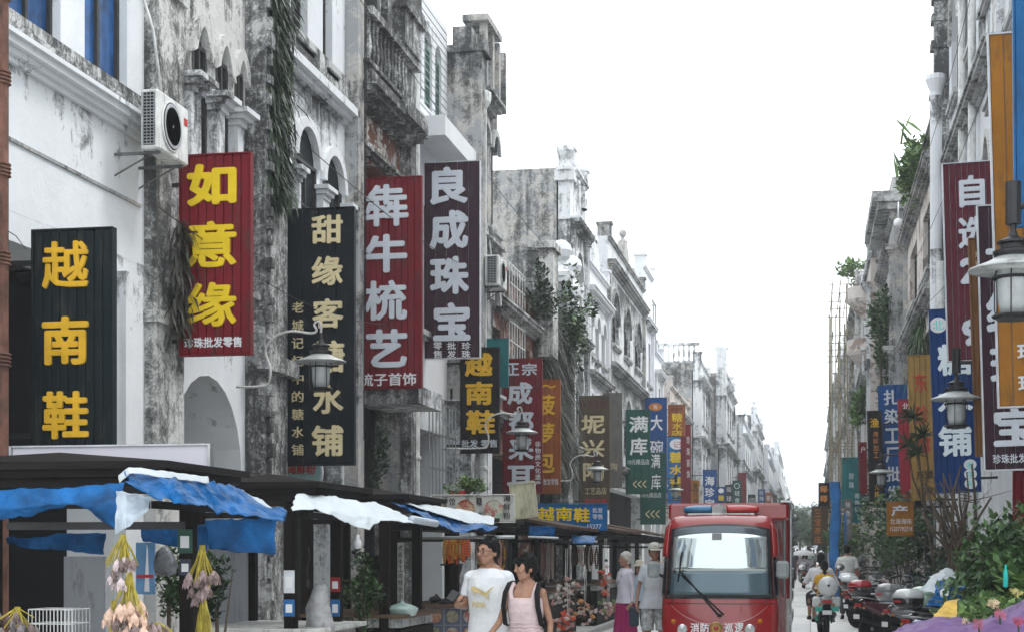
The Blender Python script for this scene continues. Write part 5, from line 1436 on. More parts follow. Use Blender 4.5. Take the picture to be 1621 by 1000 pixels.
cloth('tarpaulin', 'deep blue tarpaulin panel hanging inside between first and second stall', 'tarpaulin', [[(325, 824, 10.9), (380, 822, 11.1), (438, 818, 11.3)], [(330, 868, 11.0), (380, 874, 11.1), (436, 876, 11.3)]], M['tarp'], 6, tg, .015, 14, 8)
cloth('tarpaulin', 'shaded blue tarpaulin strip at the back of the nearest stall', 'tarpaulin', [[(10, 852, 11.0), (90, 848, 11.0), (165, 842, 11.0)], [(12, 862, 11.0), (90, 872, 11.0), (165, 880, 11.0)]], M['tarp'], 7, tg, .02, 14, 6)
cloth('tarpaulin', 'dark blue tarpaulin underside sagging behind the middle post of the nearest stall', 'tarpaulin', [[(225, 838, 11.2), (330, 832, 11.2)], [(228, 858, 11.2), (330, 872, 11.2)]], M['tarp'], 17, tg, .02, 12, 6)
cloth('tarpaulin', 'white tarpaulin awning of the second stall with a ragged hem', 'tarpaulin', [[(467, 782, 12.5), (520, 786, 12.9), (590, 796, 13.6), (655, 822, 14.2)], [(465, 800, 12.2), (520, 808, 12.5), (580, 820, 13.0), (650, 826, 13.7)], [(464, 808, 12.1), (500, 806, 12.35), (540, 822, 12.6), (583, 838, 12.9), (605, 822, 13.2), (655, 828, 13.6)]], M['tarpw'], 8, tg, .022)
cloth('tarpaulin', 'blue rimmed tarpaulin on the third stall', 'tarpaulin', [[(622, 794, 15.4), (660, 802, 16.0), (720, 824, 16.6), (785, 834, 17.3)], [(640, 802, 15.2), (680, 824, 15.5), (720, 842, 16.0), (783, 838, 16.8)]], M['tarp'], 9, tg, .03)
cloth('tarpaulin', 'bright white top of the third stall tarpaulin', 'tarpaulin', [[(640, 796, 15.7), (680, 800, 16.5), (740, 808, 17.4), (782, 820, 17.8)], [(655, 801, 15.5), (690, 812, 16.0), (735, 826, 16.6), (782, 830, 17.3)]], M['tarpw'], 10, tg, .012)
cloth('tarpaulin', 'blue awning panel hanging inside the shell stall', 'tarpaulin', [[(838, 832, 24.6), (880, 834, 24.6)], [(836, 848, 24.6), (878, 850, 24.6)]], M['tarp'], 11, tg, .02, 10, 5)
cloth('tarpaulin', 'small blue awning beyond the shell stall post', 'tarpaulin', [[(905, 846, 26), (945, 848, 26.2)], [(905, 860, 25.6), (940, 860, 25.8)]], M['tarp'], 12, tg, .02, 10, 5)
q = MB().tube([P(652, 821, 13.9), P(690, 828, 15)], .035, 12); tag(obj('awning_roll', q, M['tarps'], smooth=True), 'short grey awning roll at the tip of the white tarpaulin', 'awning roll')
for a, b, Y, lab in (((665, 851), (815, 849), 17.2, 'long steel rail under the third stall tarpaulin'), ((836, 849), (884, 851), 24.3, 'white pipe rail of the shell stall')):
    q = MB().tube([P(*a, Y), P(*b, Y)], .018, 8); tag(obj('awning_rail', q, M['steel']), lab, 'rail')

# ------------------------------------------------------------------ goods
duskp_ = mat('pod_dark', (.20, .15, .14), .85, 0, .4, 30)  # darker pods mixed into every bunch
def bunch(label, px, py0, py1, Y, head, hm, r=.16, nh=14, seed=1, stem='straw'):
    """upside-down bunch of dried flowers: yellow stalks and heads below"""
    rnd = random.Random(seed)
    a = P(px, py0, Y); b = P(px, py1, Y)
    t = thing('dried_flower_bunch', label, 'dried flowers', a, 'bunches of dried pods hanging at the nearest stall')
    q = MB()
    for k in range(38):
        an = rnd.uniform(0, 2 * pi); d = rnd.uniform(0, r)
        e = b + Vector((cos(an) * d, sin(an) * d * .6, rnd.uniform(-.02, .06)))
        q.tube([a + Vector((rnd.uniform(-.015, .015), rnd.uniform(-.01, .01), 0)), a.lerp(e, .5) + Vector((rnd.uniform(-.01, .01), 0, 0)), e], .0035, 4)
    obj('stalks', q, mat('straw_yellow', (.42, .34, .06), .7, 0, .4, 20), t)
    for k in range(nh):
        an = 2 * pi * k / nh * 1.0 + rnd.uniform(-.3, .3); d = r * rnd.uniform(.1, 1.1)
        c = b + Vector((cos(an) * d, sin(an) * d * .6 - .03, rnd.uniform(-.10, .08)))
        q = MB(); h = head * rnd.uniform(.8, 1.2)
        q.lathe((c.x, c.y, c.z - h), [(1e-3, -.2 * h), (h * .3, 0), (h * .52, h * .5), (h * .5, h * .9), (h * .2, h * 1.3), (1e-3, h * 1.5)], 9)
        for j in range(5):
            aa = 2 * pi * j / 5 + rnd.random(); d2 = Vector((cos(aa), sin(aa), 0)); sv = Vector((-sin(aa), cos(aa), 0)) * h * .3
            o_ = Vector((c.x, c.y, c.z)); q.add([o_, o_ + d2 * h * .6 - Vector((0, 0, h * .6)) + sv, o_ + d2 * h * .75 - Vector((0, 0, h * 1.4)), o_ + d2 * h * .6 - Vector((0, 0, h * .6)) - sv], [(0, 1, 2, 3)])
        obj('pod', q, hm if k % 3 else duskp_, t, smooth=False)
    return t
pale_pink = mat('pod_pale_pink', (.55, .46, .47), .8, 0, .2, 30); peach = mat('pod_peach', (.60, .42, .33), .8, 0, .3, 30); duskp = mat('pod_dusky', (.36, .27, .27), .8, 0, .4, 30)
bunch('upper bunch of pale pink pods at the corner of the nearest stall', 195, 845, 900, 9.2, .042, pale_pink, .12, 16, 1)
bunch('lower bunch of long peach pods on bright yellow stalks', 205, 905, 975, 9.15, .06, peach, .12, 18, 2)
bunch('bunch of dusky pods tied to the middle post of the nearest stall', 320, 862, 925, 10.0, .045, duskp, .13, 20, 3)
bunch('bare yellow stalk bundle below the dusky pods', 322, 925, 1030, 10.05, .03, duskp, .10, 6, 4)
bunch('short bundle of yellow stalks at the left of the peach pods', 180, 950, 1020, 9.3, .03, peach, .05, 5, 5)
bunch('heap of dusky pods lying at the counter of the nearest stall', 250, 985, 1010, 9.3, .045, duskp, .12, 20, 6)
bunch('heap of grey dried pods at the lower left corner', 28, 960, 990, 9.3, .04, mat('pod_grey', (.22, .2, .2), .8), .14, 26, 7)
# wire basket, white panel, bag, framed picture in the first stall
t = thing('wire_basket', 'white wire basket on the counter of the nearest stall', 'basket', P(80, 1000, 9.6))
q = MB(); a = P(45, 964, 9.6); b = P(115, 1010, 9.6)
for k in range(13):
    x = a.x + (b.x - a.x) * k / 12
    for y in (9.6, 9.85): q.tube([(x, y, b.z), (x, y, a.z)], .0028, 4)
for z in (a.z, (a.z + b.z) / 2):
    for y in (9.6, 9.85): q.tube([(a.x, y, z), (b.x, y, z)], .004, 4)
    for x in (a.x, b.x): q.tube([(x, 9.6, z), (x, 9.85, z)], .004, 4)
obj('wires', q, M['pvc'], t)
a, b = P(101, 880, 11.3), P(167, 1010, 11.3); q = MB().box((a.x, 11.3, b.z), (b.x, 11.34, a.z)); tag(obj('white_panel', q, grey_panel), 'plain pale grey panel standing inside the nearest stall', 'panel')
a, b = P(2, 830, 11.5), P(100, 1010, 11.5)
a, b = P(215, 858, 11.6), P(245, 940, 11.6)
t = thing('picture_poster', 'poster of a tower under blue sky with a red foot inside the nearest stall', 'poster', P(230, 930, 11.6))
o = obj('sheet', MB().box((a.x, 11.6, b.z), (b.x, 11.61, a.z)), mat('poster_sky', (.12, .26, .45), .4, 0, .4, 4), t)
obj('printed_tower', MB().prism([(P(228, 920, 11.59).x, b.z + .02), (P(236, 920, 11.59).x, b.z + .02), (P(233, 870, 11.59).x, a.z - .05), (P(232, 862, 11.59).x, a.z - .02)], 11.594, 11.599), M['whitep'], t)
obj('printed_band', MB().box((a.x + .01, 11.592, P(0, 913, 11.6).z), (b.x - .01, 11.599, P(0, 908, 11.6).z)), M['redp'], t)
# bag hanging
q = MB(); c = P(262, 890, 11.0); q.loft([(c.x, 11, c.z - .10, .02, .02), (c.x, 11, c.z - .08, .08, .05), (c.x, 11, c.z, .09, .06), (c.x - .01, 11, c.z + .08, .06, .04), (c.x - .01, 11, c.z + .12, .015, .012)], 14, 0, 2.4); tag(obj('plastic_bag', q, mat('silver_bag', (.2, .21, .23), .3, .4, .6, 12, .8), smooth=True), 'dark silvery bag hanging behind the middle post', 'bag')
def card(px0, py0, px1, py1, Y, col, label, name='payment_card', inner=None):
    a, b = P(px0, py0, Y), P(px1, py1, Y)
    t = thing(name, label, 'card', (a + b) / 2, 'cards fixed to the stall posts')
    obj('card_sheet', MB().box((a.x, Y, b.z), (b.x, Y + .008, a.z)), col, t)
    h = a.z - b.z; w = b.x - a.x
    obj('white_field', MB().box((a.x + w * .2, Y - .004, b.z + h * .22), (b.x - w * .2, Y - .0005, a.z - h * .28)), M['whitep'], t)
cblue = mat('card_blue', (.03, .14, .36), .4); cgreen = mat('card_green', (.03, .10, .07), .4); cred = mat('card_red', (.3, .03, .03), .4)
card(281, 837, 304, 875, 10.455, cgreen, 'dark green card on the middle post of the nearest stall'); card(284, 884, 302, 910, 10.455, cm('card_slate', (.05, .06, .09)), 'small slate card below the green one')
card(449, 902, 466, 938, 12.708, S['edge'], 'blank white card on the left post of the second stall'); card(449, 948, 466, 975, 12.708, cblue, 'blue card under the blank white one')
card(523, 913, 538, 936, 14.018, cred, 'red card on the right post of the second stall'); card(523, 948, 538, 975, 14.018, cblue, 'blue card under the red one')
# steel frame beams inside stalls
q = MB().box((P(10, 0, 9.7).x, 9.7, P(0, 838, 9.7).z), (P(290, 0, 9.7).x, 9.74, P(0, 826, 9.7).z)); tag(obj('tarp_rail', q, M['iron']), 'dull dark rail behind the blue hem of the nearest stall', 'rail')
# second stall: sack in clear plastic, bulb, cable
c = P(505, 960, 13.1); q = MB(); rings = []
for k in range(9):
    f_ = k / 8; rings.append((c.x + .012 * sin(k * 1.1), 13.1 + .01 * cos(k * 1.5), c.z - .22 + f_ * .42, .13 * (1 - f_ ** 2 * .65) + .006 * sin(k * 2), .10 * (1 - f_ ** 2 * .6)))
q.loft(rings, 18, 0, 1.7); tag(obj('plastic_wrapped_figure', q, mat('cloudy_plastic', (.42, .42, .43), .25, 0, .4, 14, .9), smooth=True), 'small pale figure wrapped in cloudy plastic on the second stall', 'wrapped figure')
q = MB(); c = P(566, 858, 14.0); q.lathe((c.x, 14, c.z), [(1e-3, -.06), (.03, -.05), (.036, -.02), (.034, .015), (.018, .03), (.018, .07), (1e-3, .075)], 14); q.tube([(c.x, 14, c.z + .07), (c.x + .01, 14, c.z + .2)], .004, 5); tag(obj('light_bulb', q, M['whitep'], smooth=True), 'unlit white bulb hanging in the second stall', 'bulb')
q = MB().tube([P(488, 863, 13), P(490, 880, 13), P(486, 900, 13), P(487, 915, 13)], .006, 6); q.lathe(tuple(P(487, 922, 13)), [(.008, .03), (.02, .01), (.02, -.03), (.01, -.045)], 8); tag(obj('hanging_socket', q, M['iron'], smooth=True), 'dark socket dangling on a wire in front of the grey panel', 'socket')
# third stall: porcelain bowl, narrow name strip
c = P(637, 962, 15.9); q = MB().lathe((c.x, 15.9, c.z - .06), [(.06, -.04), (.14, -.01), (.165, .05), (.17, .06), (.13, .085), (.06, .11), (.02, .12), (.02, .135), (1e-3, .14)], 24); tag(obj('porcelain_bowl', q, mat('celadon', (.45, .6, .56), .15), smooth=True), 'pale green lidded porcelain bowl on the third stall', 'bowl')
t = thing('name_strip', 'tall narrow white strip of small characters behind the third stall', 'strip', P(634, 905, 17.0))
a, b = P(629, 858, 17.0), P(639, 960, 17.0); obj('strip_board', MB().box((a.x, 17, b.z), (b.x, 17.02, a.z)), S['cream'], t)
for i, ch in enumerate('老街手工坊特色小吃'):
    l0 = P(630.5, 862 + i * 11 + 9, 16.995); l1 = P(637.5, 862 + i * 11, 16.995); obj('lettering', text_mb(ch, l0.x, l0.z, l1.x, l1.z, 16.99, .006, 0), M['blackp'], t)
for (px, Y, hh, lab) in ((270, 11.9, 1.35, 'leafy pot plant inside the nearest stall'), (345, 12.0, 1.3, 'dark leafy plant between first and second stall'), (590, 16.6, 1.35, 'leafy shrub seen through the second stall'), (575, 15.5, 1.15, 'white-flowered plant seen through the second stall')):
    c = P(px, 960, Y); bush('stall_plant', lab, 'plant', (c.x, Y, hh), (.2, .2, .35), 900, .06, 'leafd' if 'dark' in lab or 'shrub' in lab else 'leaf', stems=5, seed=int(px), base=.3)
# bowls poster on the necklace stall
t = thing('menu_panel', 'menu panel of six framed bowl photographs at the front of the necklace stall', 'menu', P(708, 990, 18.1))
a, b = P(673, 960, 18.1), P(748, 1025, 18.1); obj('panel', MB().box((a.x, 18.1, b.z), (b.x, 18.13, a.z)), cm('menu_slate', (.3, .32, .36)), t)
for i in range(3):
    for j in range(2):
        cx_, cy_ = 689 + i * 27, 975 + j * 27; c = P(cx_, cy_, 18.08)
        q = MB(); p0 = P(cx_ - 12, cy_ + 12.5, 18.08); p1 = P(cx_ + 12, cy_ - 12, 18.08)
        o = obj('picture', MB().box((p0.x, 18.085, p0.z), (p1.x, 18.098, p1.z)), cm('menu_pic_back', (.12, .14, .2)), t)
        r_ = 10 / F * 18.5; obj('bowl_picture', MB().lathe((c.x, 18.084, c.z), [(r_, 0), (r_ * .95, -.006), (r_ * .75, -.002), (1e-3, -.001)], 18, 0, 'y'), [MATS['food_red'], MATS['food_dark'], MATS['food_green']][(i + j) % 3], o)
obj('table_edge', MB().box((a.x - .03, 17.98, a.z), (b.x + .05, 18.2, a.z + .03)), woodmat('counter_wood', (.14, .09, .06), .6, 1), t)
# necklaces and shell strings
def strings(label, px0, px1, py0, py1, Y, n, mats_, seed, cat='necklaces', bead=.014, name='necklace'):
    rnd = random.Random(seed)
    for k in range(n):
        px = px0 + (px1 - px0) * (k + .5) / n + rnd.uniform(-1, 1)
        a = P(px, py0, Y + rnd.uniform(-.1, .1)); L = (P(px, py0, Y).z - P(px, py1, Y).z) * rnd.uniform(.65, 1.05)
        q = MB(); nb_ = int(L / (bead * 2.6)) + 2; w = rnd.uniform(.01, .03)
        for j in range(nb_):
            f_ = j / nb_; x = a.x + w * sin(pi * f_); q.ball((x, a.y, a.z - L * f_), (bead, bead, bead * 1.25), 6, 0, 4)
            q.ball((a.x - w * sin(pi * f_), a.y, a.z - L * f_), (bead, bead, bead * 1.25), 6, 0, 4)
        tag(obj(name, q, rnd.choice(mats_)), label, cat, label + 's')
co = mat('coral_beads', (.5, .09, .03), .4); am = mat('amber_beads', (.42, .22, .04), .4); sh = mat('shell_white', (.55, .48, .44), .5, 0, .3, 20); shp = mat('shell_pink', (.45, .25, .22), .5, 0, .3, 20); jd = mat('dark_beads', (.06, .04, .03), .4)
strings('orange and amber bead string hanging at the necklace stall', 703, 742, 852, 895, 18.2, 16, [co, am, co, am, jd], 1)
strings('pale shell string hanging behind the walking couple', 752, 800, 856, 905, 19.5, 14, [sh, shp, am, jd], 2)
strings('long brown shell string at the back of the shell stall', 838, 880, 856, 925, 26.0, 18, [shp, jd, sh, shp], 3, bead=.018)
strings('dark shell string beyond the shell stall post', 905, 945, 866, 905, 27.5, 12, [jd, shp, sh], 4, bead=.018)
# shell clusters heaped on the post of the shell stall
def cluster(label, px, py, Y, r, n, ms, seed, size=.045):
    rnd = random.Random(seed); c = P(px, py, Y)
    t = thing('shell_cluster', label, 'shells', c, 'hanging clusters of shells at the shell stall')
    for k in range(n):
        d = Vector((rnd.gauss(0, .5) * r[0], rnd.gauss(0, .4) * r[0], rnd.gauss(0, .5) * r[1])); q = MB(); s = size * rnd.uniform(.6, 1.3)
        q.lathe((0, 0, 0), [(1e-3, -s * .9), (s * .45, -s * .5), (s * .7, 0), (s * .5, s * .5), (s * .35, s * .55), (s * .4, s * .75), (1e-3, s * 1.1)], 8)
        m3 = Matrix.Rotation(rnd.uniform(0, 3), 4, 'X') @ Matrix.Rotation(rnd.uniform(0, 3), 4, 'Y'); q.rot(m3); q.v = [(a + d.x, b + d.y, e + d.z) for a, b, e in q.v]
        obj('shell', q, rnd.choice(ms), t, local=True)
    q = MB().tube([(0, 0, r[1] * .6), (.0, .05, r[1] + .45)], .005, 5).tube([(.02, 0, r[1] * .4), (.03, .05, r[1] + .45)], .004, 5); obj('cord', q, M['framew'], t, local=True)
cluster('large cluster of white and brown shells on the stall post by the woman', 895, 940, 24.2, (.17, .26), 60, [sh, shp, jd, sh], 5)
cluster('shell cluster with red fan shells low on the stall post', 898, 985, 24.0, (.16, .16), 36, [sh, mat('shell_red', (.5, .08, .04), .5), shp], 6)
cluster('small cluster of pink shells near the orange starfish', 925, 965, 24.5, (.16, .2), 40, [shp, sh, jd, mat('shell_orange', (.55, .25, .08), .5)], 7)
cluster('narrow pink and red shell string beside the elderly woman', 957, 930, 27, (.08, .4), 46, [shp, mat('shell_red', (.5, .08, .04), .5), sh, M['leafd']], 8)
cluster('tuft of green and white shells at the foot of the narrow string', 962, 965, 26.5, (.14, .15), 26, [sh, M['leafl'], shp], 9)
# desk lamp like clip arm on the necklace stall
q = MB().tube([P(730, 895, 18.6), P(717, 935, 18.6)], .02, 8).tube([P(697, 893, 18.6), P(733, 893, 18.6)], .012, 8).tube([P(682, 955, 18.3), P(690, 940, 18.3), P(705, 955, 18.3)], .012, 6); q.ball(tuple(P(688, 948, 18.3)), (.07, .05, .04), 10); q.ball(tuple(P(704, 953, 18.3)), (.08, .05, .03), 10)
tag(obj('metal_display_arm', q, M['iron']), 'black metal display arm on the necklace stall counter', 'display arm')

# ================================================================== red patrol vehicle
VY = 19.3
vred = mat('vehicle_red', (.29, .008, .010), .25, 0, .2, 3.0, .03, coat=.7, grime=.12, gc=(.16, .06, .05))
vblk = mat('vehicle_black', (.012, .014, .016), .15, 0, .2, 2, .02)
vgl = mat('windscreen_sky_reflection', (.55, .62, .62), .06, .75, .04, 1, .0)  # metallic tint added so the glass shows a bright sky reflection
vgl2 = mat('windscreen_lower', (.10, .15, .18), .10, .35, .2, 1, .0)  # darker glass copy, lower end of the reflection put into the colour
mgrey = mat('mirror_grey_plastic', (.27, .29, .30), .45)
vc = P(1138, 1000, VY); vx = vc.x
V = thing('patrol_vehicle', 'small red fire patrol vehicle with a blue and red light bar driving down the street', 'vehicle', (vx, VY, 0))
# front skin: half width and front position per height
PR = [(.28, .66, -.02), (.45, .70, -.05), (.75, .715, -.04), (.98, .71, 0.0), (1.10, .705, .03), (1.35, .69, .08), (1.6, .68, .15), (1.80, .665, .22), (1.93, .65, .28), (2.0, .625, .36), (2.04, .57, .50), (2.055, .50, .70)]
def pr(z):
    for (a, w0, y0), (b, w1, y1) in zip(PR, PR[1:]):
        if z <= b:
            t = (z - a) / (b - a); return w0 + (w1 - w0) * t, y0 + (y1 - y0) * t
    return PR[-1][1:]
def skin(s, z, off=0.0):
    """s in -1..1 across the front, |s| up to 1.35 wraps round the side"""
    w, y = pr(z)
    a = abs(s)
    if a <= .86: x = w * s; yy = y + .10 * (s / .86) ** 2
    else:
        t = min((a - .86) / .30, 1.0); x = math.copysign(w * (.86 + .14 * sin(t * pi / 2)), s); yy = y + .10 + .16 * (1 - cos(t * pi / 2)) + max(0, a - 1.16) * 2.4
    n = Vector((s * .5 if a < .86 else math.copysign(.5 + min(1, (a - .86) / .3), s), -1 + min(1, max(0, a - .86) / .3), 0)).normalized()
    return Vector((vx + x, VY + yy, z)) + n * off
def patch(name, s0, s1, z0, z1, off, m, par, nu=24, nv=8, top=None, bot=None, label=None, th=.006):
    def fn(a, b):
        s = s0 + (s1 - s0) * a
        zb = z0 if bot is None else bot(s); zt = z1 if top is None else top(s)
        return skin(s, zb + (zt - zb) * b, off)
    return obj(name, MB().sheet(fn, nu, nv, th), m, par, smooth=True, label=label)
mb = MB()
NS = 40; ss = [-1.75 + 3.5 * i / NS for i in range(NS + 1)]
vs, fs = [], []
zs_ = [p[0] for p in PR]
for z in zs_:
    for s in ss: vs.append(skin(s, z))
    w, y = pr(z); vs.append(Vector((vx + w, VY + 1.75, z))); vs.append(Vector((vx - w, VY + 1.75, z)))
n = NS + 3
for i in range(len(zs_) - 1):
    for k in range(n - 1 + 1):
        j = (k + 1) % n; 
        fs.append((i * n + k, i * n + j, i * n + n + j, i * n + n + k))
fs.append(tuple(range((len(zs_) - 1) * n, len(zs_) * n))); fs.append(tuple(reversed(range(n))))
mb.add(vs, fs); autosmooth(obj('cab', mb, vred, V), 40)
topz = lambda s: 1.925 - .05 * s * s - (0.03 * s ** 4)
patch('windscreen_surround', -.93, .93, 1.02, 1.9, .006, vblk, V, top=lambda s: topz(s))
ws = patch('windscreen', -.84, .84, 1.32, 1.82, .014, vgl, V, bot=lambda s: 1.34, top=lambda s: topz(s) - .115)
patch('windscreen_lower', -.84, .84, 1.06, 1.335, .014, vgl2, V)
patch('windscreen_shade_band', -.84, .84, 1.7, 1.9, .0135, mat('windscreen_band', (.10, .12, .14), .1, .3, .1, 1, 0), V, bot=lambda s: topz(s) - .112, top=lambda s: topz(s) - .03)
for sg_, lb in ((-1, 0), (1, 0)):
    patch('side_window', sg_ * 1.02, sg_ * 1.75, 1.05, 1.5, .008, vblk, V, 10, 6)
    q = MB()
    def fn(a, b, sg_=sg_): return skin(sg_ * (.95 + .22 * a), 1.52 + (.42 - .1 * a) * b, .02 + .015 * sin(pi * a))
    obj('corner_fairing', MB().sheet(fn, 8, 8, .01), vred, V, smooth=True)
    patch('corner_glass', sg_ * .945, sg_ * 1.1, 1.02, 1.51, .009, vblk, V, 6, 6)
patch('bonnet_seam', -.98, .98, .945, .955, .003, vblk, V, th=.003)
patch('bonnet_top_seam', -.98, .98, 1.005, 1.017, .003, vblk, V, th=.003)
for sg_ in (-1, 1): patch('panel_seam', sg_ * .80, sg_ * .81, .957, 1.003, .003, vblk, V, 2, 2, th=.003)
patch('bonnet_line', -.82, .82, .9, .91, .004, mat('chrome_line', (.5, .25, .25), .3, .6), V, bot=lambda s: .70 + .22 * abs(s / .82) ** 2.6, top=lambda s: .71 + .22 * abs(s / .82) ** 2.6, th=.004)
patch('bumper', -1.1, 1.1, .30, .42, .03, vblk, V)
def onf(px, py, off=0): # place on the front skin
    z = P(px, py, VY).z; s = (P(px, py, VY).x - vx) / pr(z)[0]; return skin(s, z, off), s, z
for px in (1080, 1187):
    c, s, z = onf(px, 995, .0)
    o = obj('headlight', MB().lathe(tuple(c), [(.062, .02), (.064, -.018), (.055, -.026)], 20, 0, 'y'), M['chrome'], V, smooth=False)
    obj('lens', MB().lathe(tuple(c), [(.054, -.027), (.04, -.04), (1e-3, -.046)], 20, 0, 'y'), M['lens'], o, smooth=True)
for px in (1066, 1203):
    c, s, z = onf(px, 983, 0); obj('indicator', MB().lathe(tuple(c), [(.03, .02), (.03, -.012), (1e-3, -.024)], 14, 0, 'y'), M['amber'], V, smooth=True)
# emblem: ring, shield and wings in gold
c, s, z = onf(1134, 993, .0); gold = mat('emblem_gold', (.42, .25, .07), .35, .6)
e = obj('emblem', MB().lathe(tuple(c), [(.075, .03), (.078, -.012), (.062, -.02), (.055, -.012), (1e-3, -.012)], 24, 0, 'y'), gold, V)
q = MB().lathe(tuple(c), [(.035, -.012), (.033, -.024), (1e-3, -.03)], 5, 0, 'y'); obj('star', q, M['redlens'], e)
q = MB()
for k in range(8):
    a = pi * (.08 + .12 * k); q.box((c.x + .048 * cos(a) - .005, c.y - .022, c.z + .048 * sin(a) - .005), (c.x + .048 * cos(a) + .005, c.y - .012, c.z + .048 * sin(a) + .005))
obj('leaves', q, gold, e)
for ch, a, b in (('消', 1093, 1107), ('防', 1109, 1123), ('巡', 1147, 1161), ('逻', 1163, 1177)):
    p0, p1 = P(a, 1001, VY), P(b, 985, VY)
    tm = text_mb(ch, p0.x, p0.z, p1.x, p1.z, 0, .006, .02); out = []
    for vx_, vy_, vz_ in tm.v:
        sk = skin((vx_ - vx) / pr(vz_)[0], vz_, .004); out.append((vx_, sk.y + vy_ - .002, vz_))
    tm.v = out; obj('character', tm, M['whitep'], V)
# wipers
pts = [onf(1141, 974, .03)[0], onf(1120, 945, .035)[0], onf(1097, 915, .035)[0], onf(1066, 902, .03)[0]]
q = MB().tube([onf(1138, 973, .03)[0], onf(1078, 904, .035)[0]], .012, 6).tube([onf(1146, 972, .03)[0], onf(1079, 910, .03)[0]], .010, 6).tube([onf(1066, 903, .02)[0], onf(1075, 912, .02)[0], onf(1077, 880, .02)[0], onf(1079, 873, .02)[0]], [.012, .012, .009, .003], 6)
q.tube([onf(1079, 873, .02)[0], onf(1073, 920, .02)[0]], .010, 6)
obj('wiper', q, M['rubber'], V)
q = MB().ball(tuple(onf(1139, 973, .02)[0]), (.03, .03, .022), 10); obj('wiper_pivot', q, M['rubber'], V)
q = MB().box(tuple(onf(1126, 854, .02)[0]), tuple(onf(1141, 843, .02)[0] + Vector((0, .02, 0)))); obj('interior_mirror', q, mgrey, V)
# door mirrors
for px0, px1, py0, py1, sg_ in ((1025, 1044, 888, 914, -1), (1229, 1249, 887, 915, 1)):
    a, b = P(px0, py1, VY + .12), P(px1, py0, VY + .12)
    o = obj('door_mirror', MB().bbox((a.x, a.y - .05, a.z), (b.x, a.y + .06, b.z), .03), mgrey, V)
    obj('arm', MB().tube([(a.x if sg_ > 0 else b.x, a.y, a.z + .04), (vx + sg_ * .68, VY + .35, a.z + .0)], .02, 8), M['rubber'], o)
# rear body, wider and taller
a = P(1070, 0, 21.2).x; b = P(1250, 0, 21.2).x; zt = P(0, 805, 21.2).z
obj('rear_body', MB().bbox((a, 21.1, .45), (b, 23.6, zt), .03), vred, V)
obj('roof_box', MB().bbox((a, 20.1, zt - .22), (b, 21.09, zt - .005), .03), vred, V)
q = MB()
for k, z in enumerate((.62, .9, 1.2, 1.5, 1.8)):
    q.box((b + .001, 21.15, z), (b + .03, 23.5, z + .14))
obj('louvre', q, M['steel'], V)
q = MB().tube([(b - .01, 20.6, zt), (b + .02, 20.55, zt - .1), (b + .02, 20.5, 1.0), (b - .02, 20.5, .9)], .022, 8).tube([(b - .06, 20.3, zt), (b - .06, 20.25, 1.0)], .02, 8)
q.box((b - .1, 20.1, zt + .001), (b + .04, 23.4, zt + .03)); obj('side_rail', q, M['steel'], V)
q = MB()
for k in range(4): q.tube([(b - .02, 20.5 + .7 * k, .3), (b - .02, 20.5 + .7 * k, .98)], .03, 8)
obj('lower_rail', q, M['framew'], V)
# light bar
lx0, lx1, lz0, lz1 = P(1083, 812, 20.0), P(1201, 800, 20.0), 0, 0
z0, z1 = lx0.z, lx1.z; w = lx1.x - lx0.x
o = obj('light_bar', MB().bbox((lx0.x + .05, 19.9, z0 - .05), (lx1.x - .05, 20.14, z0), .01), M['pvc'], V)
def dome(x0, x1, sg_):
    q = MB(); n = 10; rings = []
    vs, fs = [], []
    for i in range(n + 1):
        f_ = i / n; k = (min(1, f_ * 2.2) if sg_ < 0 else min(1, (1 - f_) * 2.2)) if sg_ else 1; k = .62 + .38 * sin(k * pi / 2)
        for j in range(12):
            a = 2 * pi * j / 12; vs.append((x0 + (x1 - x0) * f_, 20.02 + .13 * cos(a) * k, (z0 + z1) / 2 + (z1 - z0) * .62 * sin(a) * k))
    for i in range(n):
        for j in range(12): fs.append((i * 12 + j, i * 12 + 12 + j, i * 12 + 12 + (j + 1) % 12, i * 12 + (j + 1) % 12))
    fs.append(tuple(range(12))); fs.append(tuple(reversed(range(n * 12, n * 12 + 12))))
    return q.add(vs, fs)
obj('blue_lens', dome(lx0.x, lx0.x + w * .38, -1), mat('lens_blue', (.02, .16, .32), .12), o, smooth=True)
obj('red_lens', dome(lx0.x + w * .58, lx1.x, 1), mat('lens_scarlet', (.5, .03, .03), .12), o, smooth=True)
q = MB()
for k in range(9): q.box((lx0.x + w * (.385 + k * .021), 19.92, z0), (lx0.x + w * (.398 + k * .021), 20.12, z1 + .006 * (4 - abs(k - 4))))
q.box((lx0.x + w * .383, 19.95, z0), (lx0.x + w * .575, 20.1, z1 - .02)); obj('speaker', q, M['pvc'], o)
for sx in (-1, 1):
    for y in (VY + .75, 23.0):
        o = obj('wheel', MB().lathe((vx + sx * .6, y, .28), [(.18, -.09), (.27, -.08), (.28, -.04), (.28, .04), (.27, .08), (.18, .09)], 24, 0, 'x'), M['rubber'], V)
        obj('rim', MB().lathe((vx + sx * .6, y, .28), [(.04, sx * .1), (.17, sx * .08), (.18, -.08), (.04, -.08)], 16, 0, 'x'), M['steel'], o)

